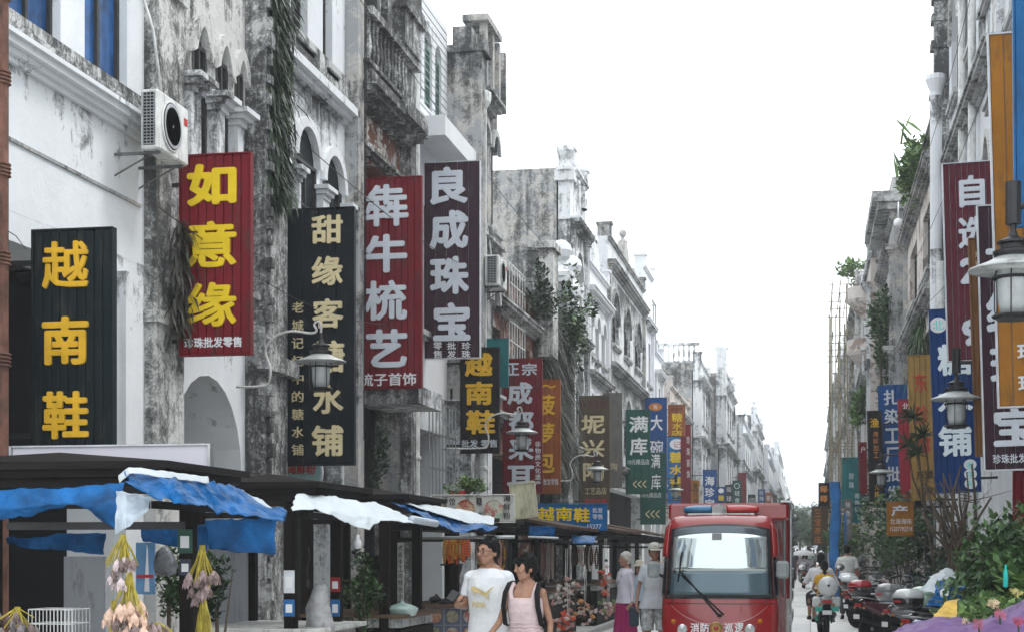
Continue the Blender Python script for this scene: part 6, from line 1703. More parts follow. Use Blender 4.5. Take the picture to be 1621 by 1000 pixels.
# ================================================================== scooters
SCG = 'scooters parked nose in along the right side'
def scooter(label, c1, c2, box=None, seatm=None, loc=(0, 0, 0), rz=0, helmet=None, group=SCG, name='parked_scooter', plate=True):
    t = thing(name, label, 'scooter', (0, 0, 0), group)
    def wheel(y, r=.235, w=.055):
        o = obj('wheel', MB().lathe((0, y, r), [(r * .66, -w * .9), (r * .9, -w), (r, -w * .5), (r, w * .5), (r * .9, w), (r * .66, w * .9)], 26, 0, 'x'), M['rubber'], t)
        q = MB().lathe((0, y, r), [(.03, -.06), (.035, .06)], 10, 0, 'x')
        for k in range(5):
            a = 2 * pi * k / 5; q.tube([(0, y, r), (0, y + r * .66 * cos(a), r + r * .66 * sin(a))], .014, 6)
        q.lathe((0, y, r), [(r * .58, -w * .7), (r * .67, -w * .85), (r * .67, w * .85), (r * .58, w * .7)], 22, 0, 'x'); obj('rim', q, M['steel'], o)
    wheel(-.62); wheel(.62)
    # rear fairing: lofted along y as cross sections
    def hull(name, secs, m, n=14, pw=2.6, par=None):
        vs, fs = [], []
        for y, z, rx, rz_ in secs:
            for k in range(n):
                a = 2 * pi * k / n; e = 2 / pw
                vs.append((rx * math.copysign(abs(cos(a)) ** e, cos(a)), y, z + rz_ * math.copysign(abs(sin(a)) ** e, sin(a))))
        for i in range(len(secs) - 1):
            for k in range(n): fs.append((i * n + k, i * n + n + k, i * n + n + (k + 1) % n, i * n + (k + 1) % n))
        fs.append(tuple(range(n))); fs.append(tuple(reversed(range((len(secs) - 1) * n, len(secs) * n))))
        return obj(name, MB().add(vs, fs), m, par or t, smooth=True)
    hull('rear_fairing', [(-.86, .68, .05, .03), (-.78, .66, .12, .09), (-.6, .60, .165, .14), (-.3, .52, .17, .18), (-.12, .46, .14, .18), (-.05, .42, .08, .14)], c1)
    hull('under_tray', [(-.85, .54, .06, .04), (-.6, .46, .12, .08), (-.2, .34, .12, .1), (.3, .24, .13, .06), (.42, .26, .1, .06)], M['rubber'])
    hull('floorboard', [(-.15, .30, .15, .04), (.1, .28, .17, .035), (.35, .32, .15, .05)], c2)
    hull('seat', [(-.74, .775, .07, .03), (-.66, .785, .13, .045), (-.35, .765, .14, .045), (-.08, .745, .12, .05), (.0, .72, .06, .04)], seatm or M['rubber'])
    q = MB(); secs = [(.36, .22, .16, .04), (.40, .45, .20, .05), (.47, .7, .19, .06), (.52, .88, .12, .06)]
    q.loft([(0, y, z, rx, ry) for y, z, rx, ry in secs], 16, 0, 2.4); obj('leg_shield', q, c1, t, smooth=True)
    q = MB().loft([(0, .58, .93, .08, .05), (0, .56, 1.0, .15, .08), (0, .53, 1.06, .13, .08), (0, .5, 1.10, .05, .05)], 16, 0, 2.3); obj('handlebar_cowl', q, c2, t, smooth=True)
    q = MB().tube([(-.33, .40, 1.02), (-.2, .47, 1.05), (.2, .47, 1.05), (.33, .40, 1.02)], .014, 8).tube([(-.36, .385, 1.015), (-.24, .455, 1.045)], .022, 8).tube([(.36, .385, 1.015), (.24, .455, 1.045)], .022, 8); obj('handlebar', q, M['rubber'], t)
    obj('headlight', MB().lathe((0, .60, 1.0), [(.07, 0), (.06, .04), (1e-3, .06)], 16, 0, 'y', 1.2), M['lens'], t, smooth=True)
    for s in (-1, 1):
        o = obj('mirror', MB().lathe((s * .36, .47, 1.27), [(.062, 0), (.07, .012), (.04, .03), (1e-3, .035)], 16, 0, 'y', 1.25), M['rubber'], t, smooth=False)
        obj('mirror_glass', MB().lathe((s * .36, .469, 1.27), [(.06, 0), (1e-3, -.003)], 16, 0, 'y', 1.25), M['chrome'], o)
        obj('mirror_stem', MB().tube([(s * .2, .47, 1.06), (s * .28, .5, 1.18), (s * .36, .49, 1.25)], .008, 6), M['rubber'], o)
    q = MB(); n = 9
    for k in range(n):
        a0, a1 = pi * (.12 + .62 * k / n), pi * (.12 + .62 * (k + 1) / n)
        for r0 in (.262,):
            q.add([(-.07, .62 + r0 * cos(a0), .235 + r0 * sin(a0)), (.07, .62 + r0 * cos(a0), .235 + r0 * sin(a0)), (.07, .62 + r0 * cos(a1), .235 + r0 * sin(a1)), (-.07, .62 + r0 * cos(a1), .235 + r0 * sin(a1)),
                   (-.07, .62 + (r0 + .012) * cos(a0), .235 + (r0 + .012) * sin(a0)), (.07, .62 + (r0 + .012) * cos(a0), .235 + (r0 + .012) * sin(a0)), (.07, .62 + (r0 + .012) * cos(a1), .235 + (r0 + .012) * sin(a1)), (-.07, .62 + (r0 + .012) * cos(a1), .235 + (r0 + .012) * sin(a1))],
                  [(0, 1, 2, 3), (7, 6, 5, 4), (0, 4, 5, 1), (1, 5, 6, 2), (2, 6, 7, 3), (3, 7, 4, 0)])
    obj('front_mudguard', q, c1, t)
    q = MB().tube([(.08, .60, .26), (.09, .52, .6), (.02, .48, .9)], .018, 8).tube([(-.08, .60, .26), (-.09, .52, .6), (-.02, .48, .9)], .018, 8).tube([(.13, -.5, .3), (.13, -.9, .42)], [.035, .045], 10).tube([(-.1, -.62, .24), (-.11, -.66, .58)], .016, 8).tube([(.1, -.62, .24), (.11, -.66, .58)], .016, 8); obj('fork_and_exhaust', q, M['iron'], t)
    obj('tail_light', MB().bbox((-.09, -.90, .62), (.09, -.865, .68), .012), M['redlens'], t)
    for s in (-1, 1): obj('indicator', MB().ball((s * .13, -.85, .60), (.025, .025, .02), 10), M['amber'], t, smooth=True)
    q = MB().bbox((-.07, -.90, .36), (.07, -.86, .60), .01).box((-.1, -.905, .38), (.1, -.895, .50)); o = obj('rear_mudguard', q, M['rubber'], t)
    if plate: obj('number_plate', MB().bbox((-.085, -.915, .41), (.085, -.906, .49), .004), M['whitep'], t)
    q = MB().tube([(-.14, -.55, .74), (-.15, -.85, .78), (-.08, -.95, .79), (.08, -.95, .79), (.15, -.85, .78), (.14, -.55, .74)], .012, 8); obj('rack', q, M['steel'], t)
    if box:
        low, top = box
        b = obj('top_box', MB().loft([(0, -.83, .81, .15, .13), (0, -.84, .87, .19, .17), (0, -.84, .96, .20, .18)], 22, 0, 3.0), low, t, smooth=True)
        obj('lid', MB().loft([(0, -.84, .962, .205, .185), (0, -.84, 1.0, .20, .18), (0, -.83, 1.06, .165, .145), (0, -.82, 1.085, .09, .08)], 22, 0, 2.8), top, b, smooth=True)
        obj('reflector', MB().bbox((-.08, -1.025, .90), (.08, -1.01, .93), .008), M['redlens'], b)
    t.location = loc; t.rotation_euler[2] = rz
    return t
paint = lambda n, c: mat('scooter_' + n, c, .2, 0, .08, 2, .02, coat=.6)
pb, pw_, pr_, pg, pwr, pbl, pgr = paint('black', (.015, .015, .017)), paint('white', (.6, .62, .62)), paint('red', (.35, .012, .02)), paint('green', (.30, .45, .36)), paint('wine', (.07, .012, .02)), paint('blue', (.01, .05, .2)), paint('grey', (.2, .21, .22))
R_ = radians
def place(px, Y): 
    x, _ = xz(px, 900, Y); return (x, Y, 0)
s_red = scooter('parked wine scooter with a glossy red lidded top box', pwr, pb, (pb, pr_), loc=place(1424, 28.5), rz=R_(-56))
s_wb = scooter('nearest parked dark scooter with a white lid on its black top box', pb, pb, (pb, pw_), loc=place(1520, 22.2), rz=R_(-58))
s_gr = scooter('parked black scooter with a pale green top box beside the white lidded one', pb, pgr, (pg, pg), loc=place(1534, 23.8), rz=R_(-52))
s_bk = scooter('parked black scooter with a white cap on its black box behind the rider', pb, pgr, (pb, pw_), loc=place(1370, 37.5), rz=R_(-30))
s_gy = scooter('parked scooter with a rounded grey top box between red and white lidded ones', pgr, pb, (pgr, pgr), loc=place(1480, 25.6), rz=R_(-60))
s_bl = scooter('parked deep blue scooter beneath the silver cover', pbl, pbl, None, loc=(1.95, 20.4, 0), rz=R_(-55))
spots = [(s_bk, 1400, 33.5, -60, 'parked black scooter third behind the red lidded one'), (s_red, 1384, 40.5, -40, 'distant parked scooter with a small red box'),
         (s_bl, 1446, 30.6, -64, 'parked boxless blue scooter close beyond the red lidded one'), (s_bl, 1476, 29.0, -58, 'parked boxless scooter right of the red lidded one under the bush'),
         (s_bl, 1420, 36.5, -50, 'parked boxless scooter in the second rank below the deep green bush'), (s_gy, 1364, 45, -40, 'small far parked scooter near the blue post'),
         (s_bl, 1505, 26.2, -52, 'parked boxless scooter between the grey box and the dead vine'), (s_wb, 1368, 51, -35, 'farthest parked scooter of the row')]
for src, px, Y, rz, lab in spots: dup(src, place(px, Y), R_(rz), lab)
# covers
def cover(label, name, cat, pts, m, seed, wr, nu=30, nv=14): return cloth(name, label, cat, pts, m, seed, None, wr, nu, nv)
cover('silver white cover thrown over a parked scooter before the dead vine', 'scooter_cover', 'cover', [[(1456, 934, 19.0), (1478, 940, 18.8), (1512, 930, 19.0)], [(1470, 918, 19.4), (1490, 914, 19.4), (1512, 915, 19.5)], [(1474, 912, 20.2), (1495, 902, 20.2), (1508, 903, 20.2)]], M['tarpw'], 61, .03, 18, 12)
cover('bright blue rain cape bundled on the scooter under the silver cover', 'rain_cape', 'rain cape', [[(1466, 958, 18.6), (1490, 962, 18.4), (1525, 952, 18.8)], [(1474, 940, 18.7), (1492, 936, 18.5), (1520, 938, 18.9)], [(1480, 924, 19.0), (1495, 920, 18.9), (1530, 925, 19.2)]], M['tarp'], 62, .05, 18, 12)
q = MB().lathe(tuple(P(1495, 938, 18.2)), [(.05, .01), (.05, -.01), (1e-3, -.015)], 18, 0, 'y'); tag(obj('round_badge', q, M['whitep']), 'small white disc badge on the blue rain cape', 'badge')
purp = mat('purple_cloth', (.13, .075, .18), .55, 0, .25, 4, .3)
cover('lilac purple cloth cover draped over a scooter at the bottom right corner', 'scooter_cover', 'cover', [[(1395, 1030, 8.2), (1480, 1060, 7.9), (1560, 1060, 7.9), (1680, 1060, 8.1)], [(1412, 1004, 8.5), (1470, 996, 8.3), (1540, 1008, 8.3), (1660, 1015, 8.5)], [(1432, 992, 9.0), (1480, 980, 9.0), (1545, 990, 9.0), (1600, 966, 9.1), (1660, 925, 9.2)], [(1450, 988, 9.4), (1490, 977, 9.6), (1550, 988, 9.6), (1604, 966, 9.7), (1660, 935, 9.8)]], purp, 63, .03, 40, 20)
cover('patch of yellow ochre cloth at the edge of the purple cover', 'ochre_cloth', 'cloth', [[(1478, 978, 9.6), (1515, 975, 9.7)], [(1482, 962, 9.9), (1518, 948, 10.1)]], mat('ochre_cloth', (.5, .33, .08), .7, 0, .3, 8, .4), 64, .02, 12, 8)
q = MB(); c = P(1592, 912, 10.8); q.lathe(tuple(c), [(.012, -.07), (.016, -.06), (.016, .03), (.007, .05), (.007, .07), (.009, .075), (1e-3, .08)], 12); tag(obj('teal_bottle', q, mat('teal_plastic', (.02, .35, .32), .3), smooth=True), 'small teal bottle stuck among the leaves of the large shrub', 'bottle')

# ================================================================== people
CAPR = lambda mb, a, b, r0, r1, n=10: (mb.tube([a, b], [r0, r1], n), mb.ball(tuple(a), r0, n, 0, 6), mb.ball(tuple(b), r1, n, 0, 6))
def remesh(o, vox, it=3, disp=0.0, sc=.12):
    m = o.modifiers.new('remesh', 'REMESH'); m.mode = 'VOXEL'; m.voxel_size = vox; m.use_smooth_shade = True
    s = o.modifiers.new('smooth', 'SMOOTH'); s.factor = .5; s.iterations = it
    if disp:
        tx = bpy.data.textures.new('folds', 'CLOUDS'); tx.noise_scale = sc; tx.noise_depth = 2
        d = o.modifiers.new('folds', 'DISPLACE'); d.texture = tx; d.strength = disp; d.mid_level = .5; d.texture_coords = 'LOCAL'
def person(label, loc, rz, H=1.7, vox=.012, skinm='skin', hair='short', hairm='hair', head_turn=0.0, head_tilt=0.0, pose=None, top=None, bottom=None, shoes='black', fem=False, glasses=False, group=None, cat='person', lean=0.0, seated=False, face=True):
    t = thing('person', label, cat, loc, group, rz)
    k = H / 1.7
    J = dict(hipL=(.09, 0, .90), hipR=(-.09, 0, .90), kneeL=(.10, -.03, .49), kneeR=(-.10, -.03, .49), ankL=(.10, .03, .09), ankR=(-.10, .03, .09), toeL=(.12, -.15, .03), toeR=(-.12, -.15, .03),
             pel=(0, 0, .93), waist=(0, 0, 1.06), chest=(0, 0, 1.26), neck=(0, .01, 1.44), head=(0, -.01, 1.585),
             shL=(.172, .0, 1.368), shR=(-.172, .0, 1.368), elL=(.235, .03, 1.11), elR=(-.235, .03, 1.11), wrL=(.255, -.05, .87), wrR=(-.255, -.05, .87), haL=(.25, -.10, .78), haR=(-.25, -.10, .78))
    if seated:
        J.update(hipL=(.1, 0, .80), hipR=(-.1, 0, .80), kneeL=(.2, -.42, .74), kneeR=(-.2, -.42, .74), ankL=(.2, -.34, .34), ankR=(-.2, -.34, .34), toeL=(.21, -.50, .30), toeR=(-.21, -.50, .30))
        dz = -.13
        for n_ in ('pel', 'waist', 'chest', 'neck', 'head', 'shL', 'shR', 'elL', 'elR', 'wrL', 'wrR', 'haL', 'haR'): a = J[n_]; J[n_] = (a[0], a[1] - (a[2] - .93) * lean, a[2] + dz)
    if fem:
        for s in 'LR':
            a = J['sh' + s]; J['sh' + s] = (a[0] * .88, a[1], a[2]); a = J['el' + s]; J['el' + s] = (a[0] * .9, a[1], a[2])
    J.update(pose or {})
    J = {a: Vector(b) * k for a, b in J.items()}
    f = .86 if fem else 1.0
    HR = Matrix.Translation(J['head']) @ Matrix.Rotation(head_turn, 4, 'Z') @ Matrix.Rotation(head_tilt, 4, 'X')
    hp = lambda x, y, z: HR @ (Vector((x, y, z)) * k)
    mb = MB()
    def hb(c, r, n=14, tgt=None):
        q = tgt or mb; st = len(q.v); q.ball((0, 0, 0), tuple(x * k for x in r), n, 0, 10)
        for i in range(st, len(q.v)): q.v[i] = tuple(HR @ (Vector(q.v[i]) + Vector(c) * k))
    hb((0, .01, .02), (.073, .092, .095)); hb((0, -.022, -.045), (.055, .062, .062)); hb((0, -.05, -.085), (.028, .026, .022)); hb((0, -.045, .0), (.06, .05, .06))
    hb((0, -.102, -.018), (.012, .018, .013), 8); hb((0, -.094, .008), (.008, .014, .026), 8); hb((0, -.080, -.052), (.020, .008, .006), 8); hb((0, -.079, -.061), (.016, .008, .006), 8)
    hb((0, -.08, .035), (.05, .014, .012), 8)
    for s in (-1, 1): hb((s * .073, .012, -.012), (.010, .018, .030), 8); hb((s * .04, -.07, -.02), (.02, .02, .018), 8)
    CAPR(mb, J['head'] + Vector((0, .015, -.06)) * k, J['neck'] + Vector((0, 0, -.03)), .045 * f * k, .052 * f * k)
    # torso core
    P0, P1, P2, P3 = J['pel'], J['waist'], J['chest'], J['neck']
    def torso(q, e=0.0, hem=None, hemr=None, top_=True, n=24, wf=1.0):
        rings = []
        w = (.165, .150 if not fem else .125, .170 if not fem else .150, .175 if not fem else .150, .10, .062)
        d = (.105, .095, .115, .095, .07, .06)
        zs = [P0, P1, P2, P2.lerp(P3, .6), P2.lerp(P3, .87), P3 + Vector((0, 0, .004))]
        if hem is not None: rings.append((P0.x, P0.y, P0.z + hem * k, (hemr or w[0] + .01) * k + e, (d[0] + .012) * k + e))
        for p, a, b in zip(zs, w, d): rings.append((p.x, p.y, p.z, a * k * wf + e, b * k + e))
        if not top_: rings = rings[:-2]
        q.loft(rings, n, 0, 2.3)
    torso(mb, -.006)
    for s in (-1, 1): mb.tube([P3 + Vector((s * .02, .012, .02)) * k, J['shL' if s > 0 else 'shR'] + Vector((-s * .02, .01, .01)) * k], [.040 * k, .030 * k], 10)
    for s in 'LR':
        mb.ball(tuple(J['sh' + s]), .05 * f * k, 10, 0, 6)
        CAPR(mb, J['sh' + s], J['el' + s], .044 * f * k, .034 * f * k); CAPR(mb, J['el' + s], J['wr' + s], .035 * f * k, .023 * f * k)
        CAPR(mb, J['hip' + s], J['knee' + s], .078 * k, .052 * k); CAPR(mb, J['knee' + s], J['ank' + s], .052 * k, .032 * k)
        m_ = J['knee' + s].lerp(J['ank' + s], .3); mb.ball((m_.x, m_.y + .012 * k, m_.z), (.05 * k, .055 * k, .10 * k), 10, 0, 8)
        # hand: palm, four curled fingers, thumb from the side
        w_, h_ = J['wr' + s], J['ha' + s]; d = (h_ - w_).normalized(); sd = 1 if s == 'L' else -1
        side_ = d.cross(Vector((sd, 0, 0))); side_ = (side_ if side_.length > .1 else Vector((0, 1, 0))).normalized(); nrm = side_.cross(d).normalized()
        palm = w_ + d * .045 * k
        CAPR(mb, w_ + d * .01, palm + d * .02 * k + side_ * .014 * k, .024 * k, .019 * k, 8); CAPR(mb, w_ + d * .01, palm + d * .02 * k - side_ * .014 * k, .024 * k, .019 * k, 8)
        curl = (pose or {}).get('curl', .5) if isinstance((pose or {}).get('curl', .5), float) else .5
        inward = Vector((-sd, 0, 0)); inward = (inward - d * inward.dot(d)).normalized()
        for i, (o_, L) in enumerate(((-.027, .062), (-.009, .07), (.009, .066), (.026, .052))):
            a = palm + d * .03 * k + side_ * o_ * k; b = a + (d + inward * .35).normalized() * L * .5 * k; c = b + (d * .7 + inward * 1.0).normalized() * L * .5 * k
            CAPR(mb, a, b, .0095 * k, .009 * k, 7); CAPR(mb, b, c, .009 * k, .0075 * k, 7)
        a = w_ + d * .03 * k - side_ * .022 * k; b = a + (d * .6 - side_ * .8 + inward * .3).normalized() * .035 * k; c = b + (d * .9 - side_ * .2 + inward * .4).normalized() * .03 * k
        CAPR(mb, a, b, .012 * k, .010 * k, 7); CAPR(mb, b, c, .010 * k, .008 * k, 7)
        CAPR(mb, J['ank' + s] - Vector((0, -.02, .03)) * k, J['toe' + s], .036 * k, .026 * k)
    b = obj('body', mb, M[skinm], t, local=True); remesh(b, vox, 2)
    if face:
        for s in (-1, 1):
            q = MB(); hb((s * .030, -.086, .006), (.013, .006, .006), 10, q); e = obj('eye', q, mat('eye_white', (.35, .32, .3), .4), t, local=True, smooth=True)
            q = MB(); hb((s * .030, -.0905, .006), (.006, .004, .006), 8, q); obj('iris', q, M['hair'], e, local=True, smooth=True)
            q = MB(); hb((s * .031, -.092, .027), (.018, .005, .004), 8, q); obj('eyebrow', q, M['hair'], t, local=True, smooth=True)
        q = MB(); hb((0, -.0865, -.056), (.019, .004, .006), 10, q); obj('lips', q, mat('lips', (.35, .12, .10), .5), t, local=True, smooth=True)
    if glasses:
        q = MB()
        for s in (-1, 1):
            q.tube([hp(s * .032 + .022 * cos(a_ * pi / 6), -.103, .004 + .017 * sin(a_ * pi / 6)) for a_ in range(13)], .0022 * k, 5)
            q.tube([hp(s * .054, -.10, .008), hp(s * .078, -.05, .008), hp(s * .08, .01, .002)], .002 * k, 5)
        q.tube([hp(-.01, -.104, .006), hp(.01, -.104, .006)], .002 * k, 5); obj('glasses', q, M['iron'], t, local=True)
    # hair
    if hair:
        q = MB()
        hb((0, .022, .045), (.083, .094, .082), 16, q)
        for i in range(30): a_, e_ = i * 2.4, .35 + (i % 7) * .17; hb((.070 * cos(a_) * cos(e_), .02 + .078 * sin(a_) * cos(e_), .052 + .078 * sin(e_)), (.013, .016, .020), 6, q); hb((0, .045, .0), (.078, .068, .085), 14, q)
        for i in range(9): hb((-.055 + .0137 * i, -.058 + .012 * abs(i - 4) * .6, .088 - .004 * abs(i - 4)), (.020, .026, .017), 8, q)
        for s in (-1, 1): hb((s * .074, .01, .02), (.012, .03, .035), 8, q)
        if hair == 'long': 
            for i in range(6): hb((0, .07 + .004 * i, -.02 - .035 * i), (.05 - .004 * i, .04, .05), 10, q)
            for s in (-1, 1): hb((s * .07, -.02, -.01), (.016, .035, .06), 8, q)
        if hair == 'pony':
            hb((0, .10, .0), (.03, .03, .03), 10, q)
            for i in range(7): hb((.01 * sin(i), .115 + .006 * i, -.03 - .035 * i), (.026 - .002 * i, .024, .04), 8, q)
            for i in range(5): hb((-.05 + .02 * i, -.078, .065 - .006 * i), (.02, .016, .028), 8, q)
            for s in (-1, 1): hb((s * .073, -.025, -.005), (.010, .022, .045), 8, q)
        if hair == 'curly':
            rn = random.Random(3)
            for i in range(26): a_, e_ = rn.uniform(0, 2 * pi), rn.uniform(.1, 1.3); hb((.078 * cos(a_) * cos(e_), .03 + .085 * sin(a_) * cos(e_), .045 + .08 * sin(e_)), (.022, .022, .022), 7, q)
        o = obj('hair', q, M[hairm], t, local=True); remesh(o, vox, 1, .004, .02)
    def sleeve(q, s, frac, r0, r1, e=0.0):
        a, b, c = J['sh' + s], J['el' + s], J['wr' + s]
        if frac <= 1: q.tube([a + (a - b) * .05, a.lerp(b, frac * .6), a.lerp(b, frac)], [r0, (r0 + r1) * .52, r1], 12)
        else: q.tube([a + (a - b) * .05, b, b.lerp(c, (frac - 1))], [r0, (r0 + r1) / 2 * .95, r1], 12); q.ball(tuple(b), (r0 + r1) / 2 * .95, 10, 0, 6)
        q.ball(tuple(a), r0 * .98, 12, 0, 8); q.tube([a + Vector((0, 0, .005)), J['neck'] + Vector((0, .01, -.035)) * k], [r0 * .95, r0 * .85], 10)
    if top:
        m_, sl, hem, hr = top
        q = MB(); torso(q, .023, hem, hr + .012, True)
        if sl:
            for s in 'LR': sleeve(q, s, sl, .057 * f * k, (.064 if sl <= 1 else .036) * f * k)
        o = obj('shirt', q, m_, t, local=True); remesh(o, vox, 3, .014, .09)
    if bottom:
        kind, m_, L = bottom
        q = MB()
        if kind == 'skirt':
            rings = [(P0.x, P0.y, P0.z + .1 * k, .14 * k, .11 * k), (P0.x, P0.y, P0.z, .17 * k, .13 * k), (P0.x, P0.y, P0.z - .2 * k, .2 * k, .15 * k), (P0.x, P0.y, P0.z - L * k, .235 * k, .18 * k)]
            n = 40; vs, fs = [], []
            for ri, (cx_, cy_, z_, rx_, ry_) in enumerate(rings[::-1]):
                amp = [.022, .015, .004, 0][ri]
                for j in range(n): a_ = 2 * pi * j / n; g_ = 1 + amp / .2 * sin(a_ * 8 + 1) ; vs.append((cx_ + rx_ * g_ * cos(a_), cy_ + ry_ * g_ * sin(a_), z_))
            for i in range(3):
                for j in range(n): fs.append((i * n + j, i * n + (j + 1) % n, i * n + n + (j + 1) % n, i * n + n + j))
            fs.append(tuple(reversed(range(n)))); fs.append(tuple(range(3 * n, 4 * n))); q.add(vs, fs)
            o = obj('skirt', q, m_, t, local=True); remesh(o, vox, 1)
        else:
            q.loft([(P0.x, P0.y, P0.z - .1 * k, .16 * k, .115 * k), (P0.x, P0.y, P0.z, .168 * k, .11 * k), (P0.x, P0.y, P0.z + .08 * k, .145 * k, .095 * k)], 20, 0, 2.3)
            for s in 'LR':
                a, b_, c_ = J['hip' + s], J['knee' + s], J['ank' + s]
                if L <= 1: q.tube([a, a.lerp(b_, L)], [.10 * k, .088 * k], 12); q.ball(tuple(a), .098 * k, 10, 0, 6)
                else: q.tube([a, b_, b_.lerp(c_, L - 1)], [.10 * k, .075 * k, .062 * k], 12); q.ball(tuple(a), .098 * k, 10, 0, 6); q.ball(tuple(b_), .075 * k, 10, 0, 6)
            o = obj('trousers' if L > 1 else 'shorts', q, m_, t, local=True); remesh(o, vox, 2, .012, .08)
    if shoes:
        for s in 'LR':
            q = MB(); CAPR(q, J['ank' + s] - Vector((0, -.03, .035)) * k, J['toe' + s], .044 * k, .034 * k); q.box(tuple(J['toe' + s] + Vector((-.035, -.03, -.03)) * k), tuple(J['toe' + s] + Vector((.035, .22, -.008)) * k))
            obj('shoe', q, M['blackp'] if shoes == 'black' else M['whitep'], t, local=True, smooth=True)
    return t, J, HR, k
cl = lambda n, c, **kw: mat('cloth_' + n, c, .85, 0, .12, 8, .3, **kw)
def at(px, Y): x, _ = xz(px, 900, Y); return (x, Y, 0)
# man in the white T-shirt
man, J, HR, k = person('young man with glasses in a white printed T-shirt holding a phone', at(774, 13.2), R_(-14), 1.70, .0065, hair='short', head_turn=R_(-22), glasses=True,
    pose=dict(elR=(-.235, .02, 1.12), wrR=(-.20, -.22, 1.13), haR=(-.16, -.28, 1.19)), top=(cl('white_tee', (.72, .74, .76)), .62, -.14, .185), bottom=('trousers', cl('dark_trousers', (.03, .03, .035)), 1.9))
def chest_print(mb, off=.034):
    out = []
    for x, y, z in mb.v: out.append((x, -(.115 * k + .023) * max(.05, 1 - (abs(x) / .19) ** 2.3) ** (1 / 2.3) - off + y + .012, z))
    mb.v = out; return mb
gprint = mat('gold_print', (.62, .50, .24), .5)
cat_ = [(-.11, .035), (-.095, .055), (-.08, .052), (-.07, .06), (-.06, .05), (-.045, .045), (-.01, .03), (.03, .005), (.05, .0), (.075, .03), (.11, .055), (.118, .052), (.09, .028), (.068, -.005), (.075, -.03), (.07, -.06), (.062, -.06), (.058, -.035), (.035, -.03), (.0, -.012), (-.03, .0), (-.055, .002), (-.06, -.02), (-.075, -.03), (-.078, -.022), (-.07, -.012), (-.075, .01), (-.09, .022), (-.108, .026)]
q = MB().prism([(x * .95, 1.24 + z * .95) for x, z in cat_], 0, .003)
o = obj('shirt_print', chest_print(q), gprint, man, local=True)
tm = text_mb('PUMA', -.085, 1.115, .045, 1.165, 0, .003, .03); obj('lettering', chest_print(tm), gprint, man, local=True)
ph = J['haR']; t = thing('phone', 'dark smartphone held in the hand of the man in the white T-shirt', 'phone', man.matrix_basis @ Vector((0, 0, 0)))
q = MB().bbox((-.036, -.005, -.075), (.036, .004, .075), .006); rotm = Matrix.Rotation(R_(-14), 4, 'Z') @ Matrix.Translation(J['haR'] + Vector((-.03, -.03, .025))) @ Matrix.Rotation(R_(-60), 4, 'X') @ Matrix.Rotation(R_(30), 4, 'Z')
q.rot(rotm); obj('phone_body', q, M['black'], t, local=True)
q = MB().box((-.033, -.007, -.070), (.033, -.0055, .070)); q.rot(rotm); obj('screen', q, mat('phone_glass', (.02, .022, .025), .35), t, local=True)
# woman in the pale pink dress
pinkd = cl('pale_pink_dress', (.60, .47, .48)); 
wom, J, HR, k = person('young woman in a pale pink sleeveless dress with a black backpack', at(833, 12.6), R_(-12), 1.56, .0065, hair='pony', fem=True, head_turn=R_(-42), head_tilt=R_(4),
    pose=dict(elR=(-.25, -.02, 1.10), wrR=(-.38, -.12, .90), haR=(-.42, -.15, .82), elL=(.21, .05, 1.1), wrL=(.22, .0, .86), haL=(.22, -.04, .78)), top=None, bottom=None)
q = MB(); q.loft([(0, 0, .60, .22, .17), (0, 0, .78, .19, .145), (0, 0, .88, .165, .13), (0, 0, .965, .132, .108), (0, 0, 1.02, .132, .11), (0, -.004, 1.10, .147, .126), (0, -.004, 1.17, .150, .128), (0, -.002, 1.215, .150, .115)], 30, 0, 2.3)
for s in (-1, 1): q.tube([(s * .09, -.088, 1.19), (s * .105, -.075, 1.27), (s * .105, -.02, 1.325), (s * .1, .06, 1.27), (s * .09, .08, 1.2)], .021, 8)
o = obj('dress', q, pinkd, wom, local=True); remesh(o, .0065, 3, .012, .06)
q = MB()
for z_, r_ in ((.955, .142), (.985, .140), (1.015, .142)): 
    pts = [(r_ * cos(a_ * pi / 14), (r_ * .83) * sin(a_ * pi / 14) , z_ + .006 * sin(a_ * 2.2)) for a_ in range(29)]; q.tube(pts, .007, 6, caps=False)
obj('waist_ruching', q, pinkd, wom, local=True, smooth=True)
bp = thing('backpack', 'black backpack whose straps show on the shoulders of the woman', 'backpack', wom.location, rz=R_(-12)); 
q = MB().loft([(0, .17, .92, .11, .05), (0, .18, .96, .14, .075), (0, .17, 1.15, .14, .075), (0, .155, 1.30, .10, .05), (0, .15, 1.33, .05, .02)], 18, 0, 2.8); obj('bag', q, cl('black_nylon', (.012, .012, .013)), bp, local=True, smooth=True)
for s in (-1, 1):
    q = MB().tube([(s * .10, .11, 1.29), (s * .125, .04, 1.345), (s * .13, -.04, 1.335), (s * .138, -.112, 1.26), (s * .150, -.125, 1.15), (s * .158, -.06, 1.0), (s * .14, .1, .96)], .022, 8, flat=.4); obj('strap', q, MATS['cloth_black_nylon'], bp, local=True, smooth=True)
# elderly woman
lilac = cl('lilac_white_top', (.56, .55, .62)); mag = cl('magenta', (.30, .02, .11))
old, J, HR, k = person('elderly woman with white hair, lilac long-sleeved top and magenta skirt', at(990, 23.8), R_(-58), 1.56, .010, hair='curly', hairm='hairg', fem=True, head_turn=R_(-5), pose=dict(wrL=(.25, .0, .86), wrR=(-.24, -.04, .86)), top=(lilac, 1.85, -.06, .19), bottom=('skirt', mag, .56), shoes='black')
q = MB().tube([(.13, .02, 1.28), (.08, -.10, 1.22), (-.02, -.135, 1.08), (-.12, -.12, .95), (-.16, -.02, .88)], .012, 6, flat=.4); obj('cross_strap', q, M['black'], old, local=True)
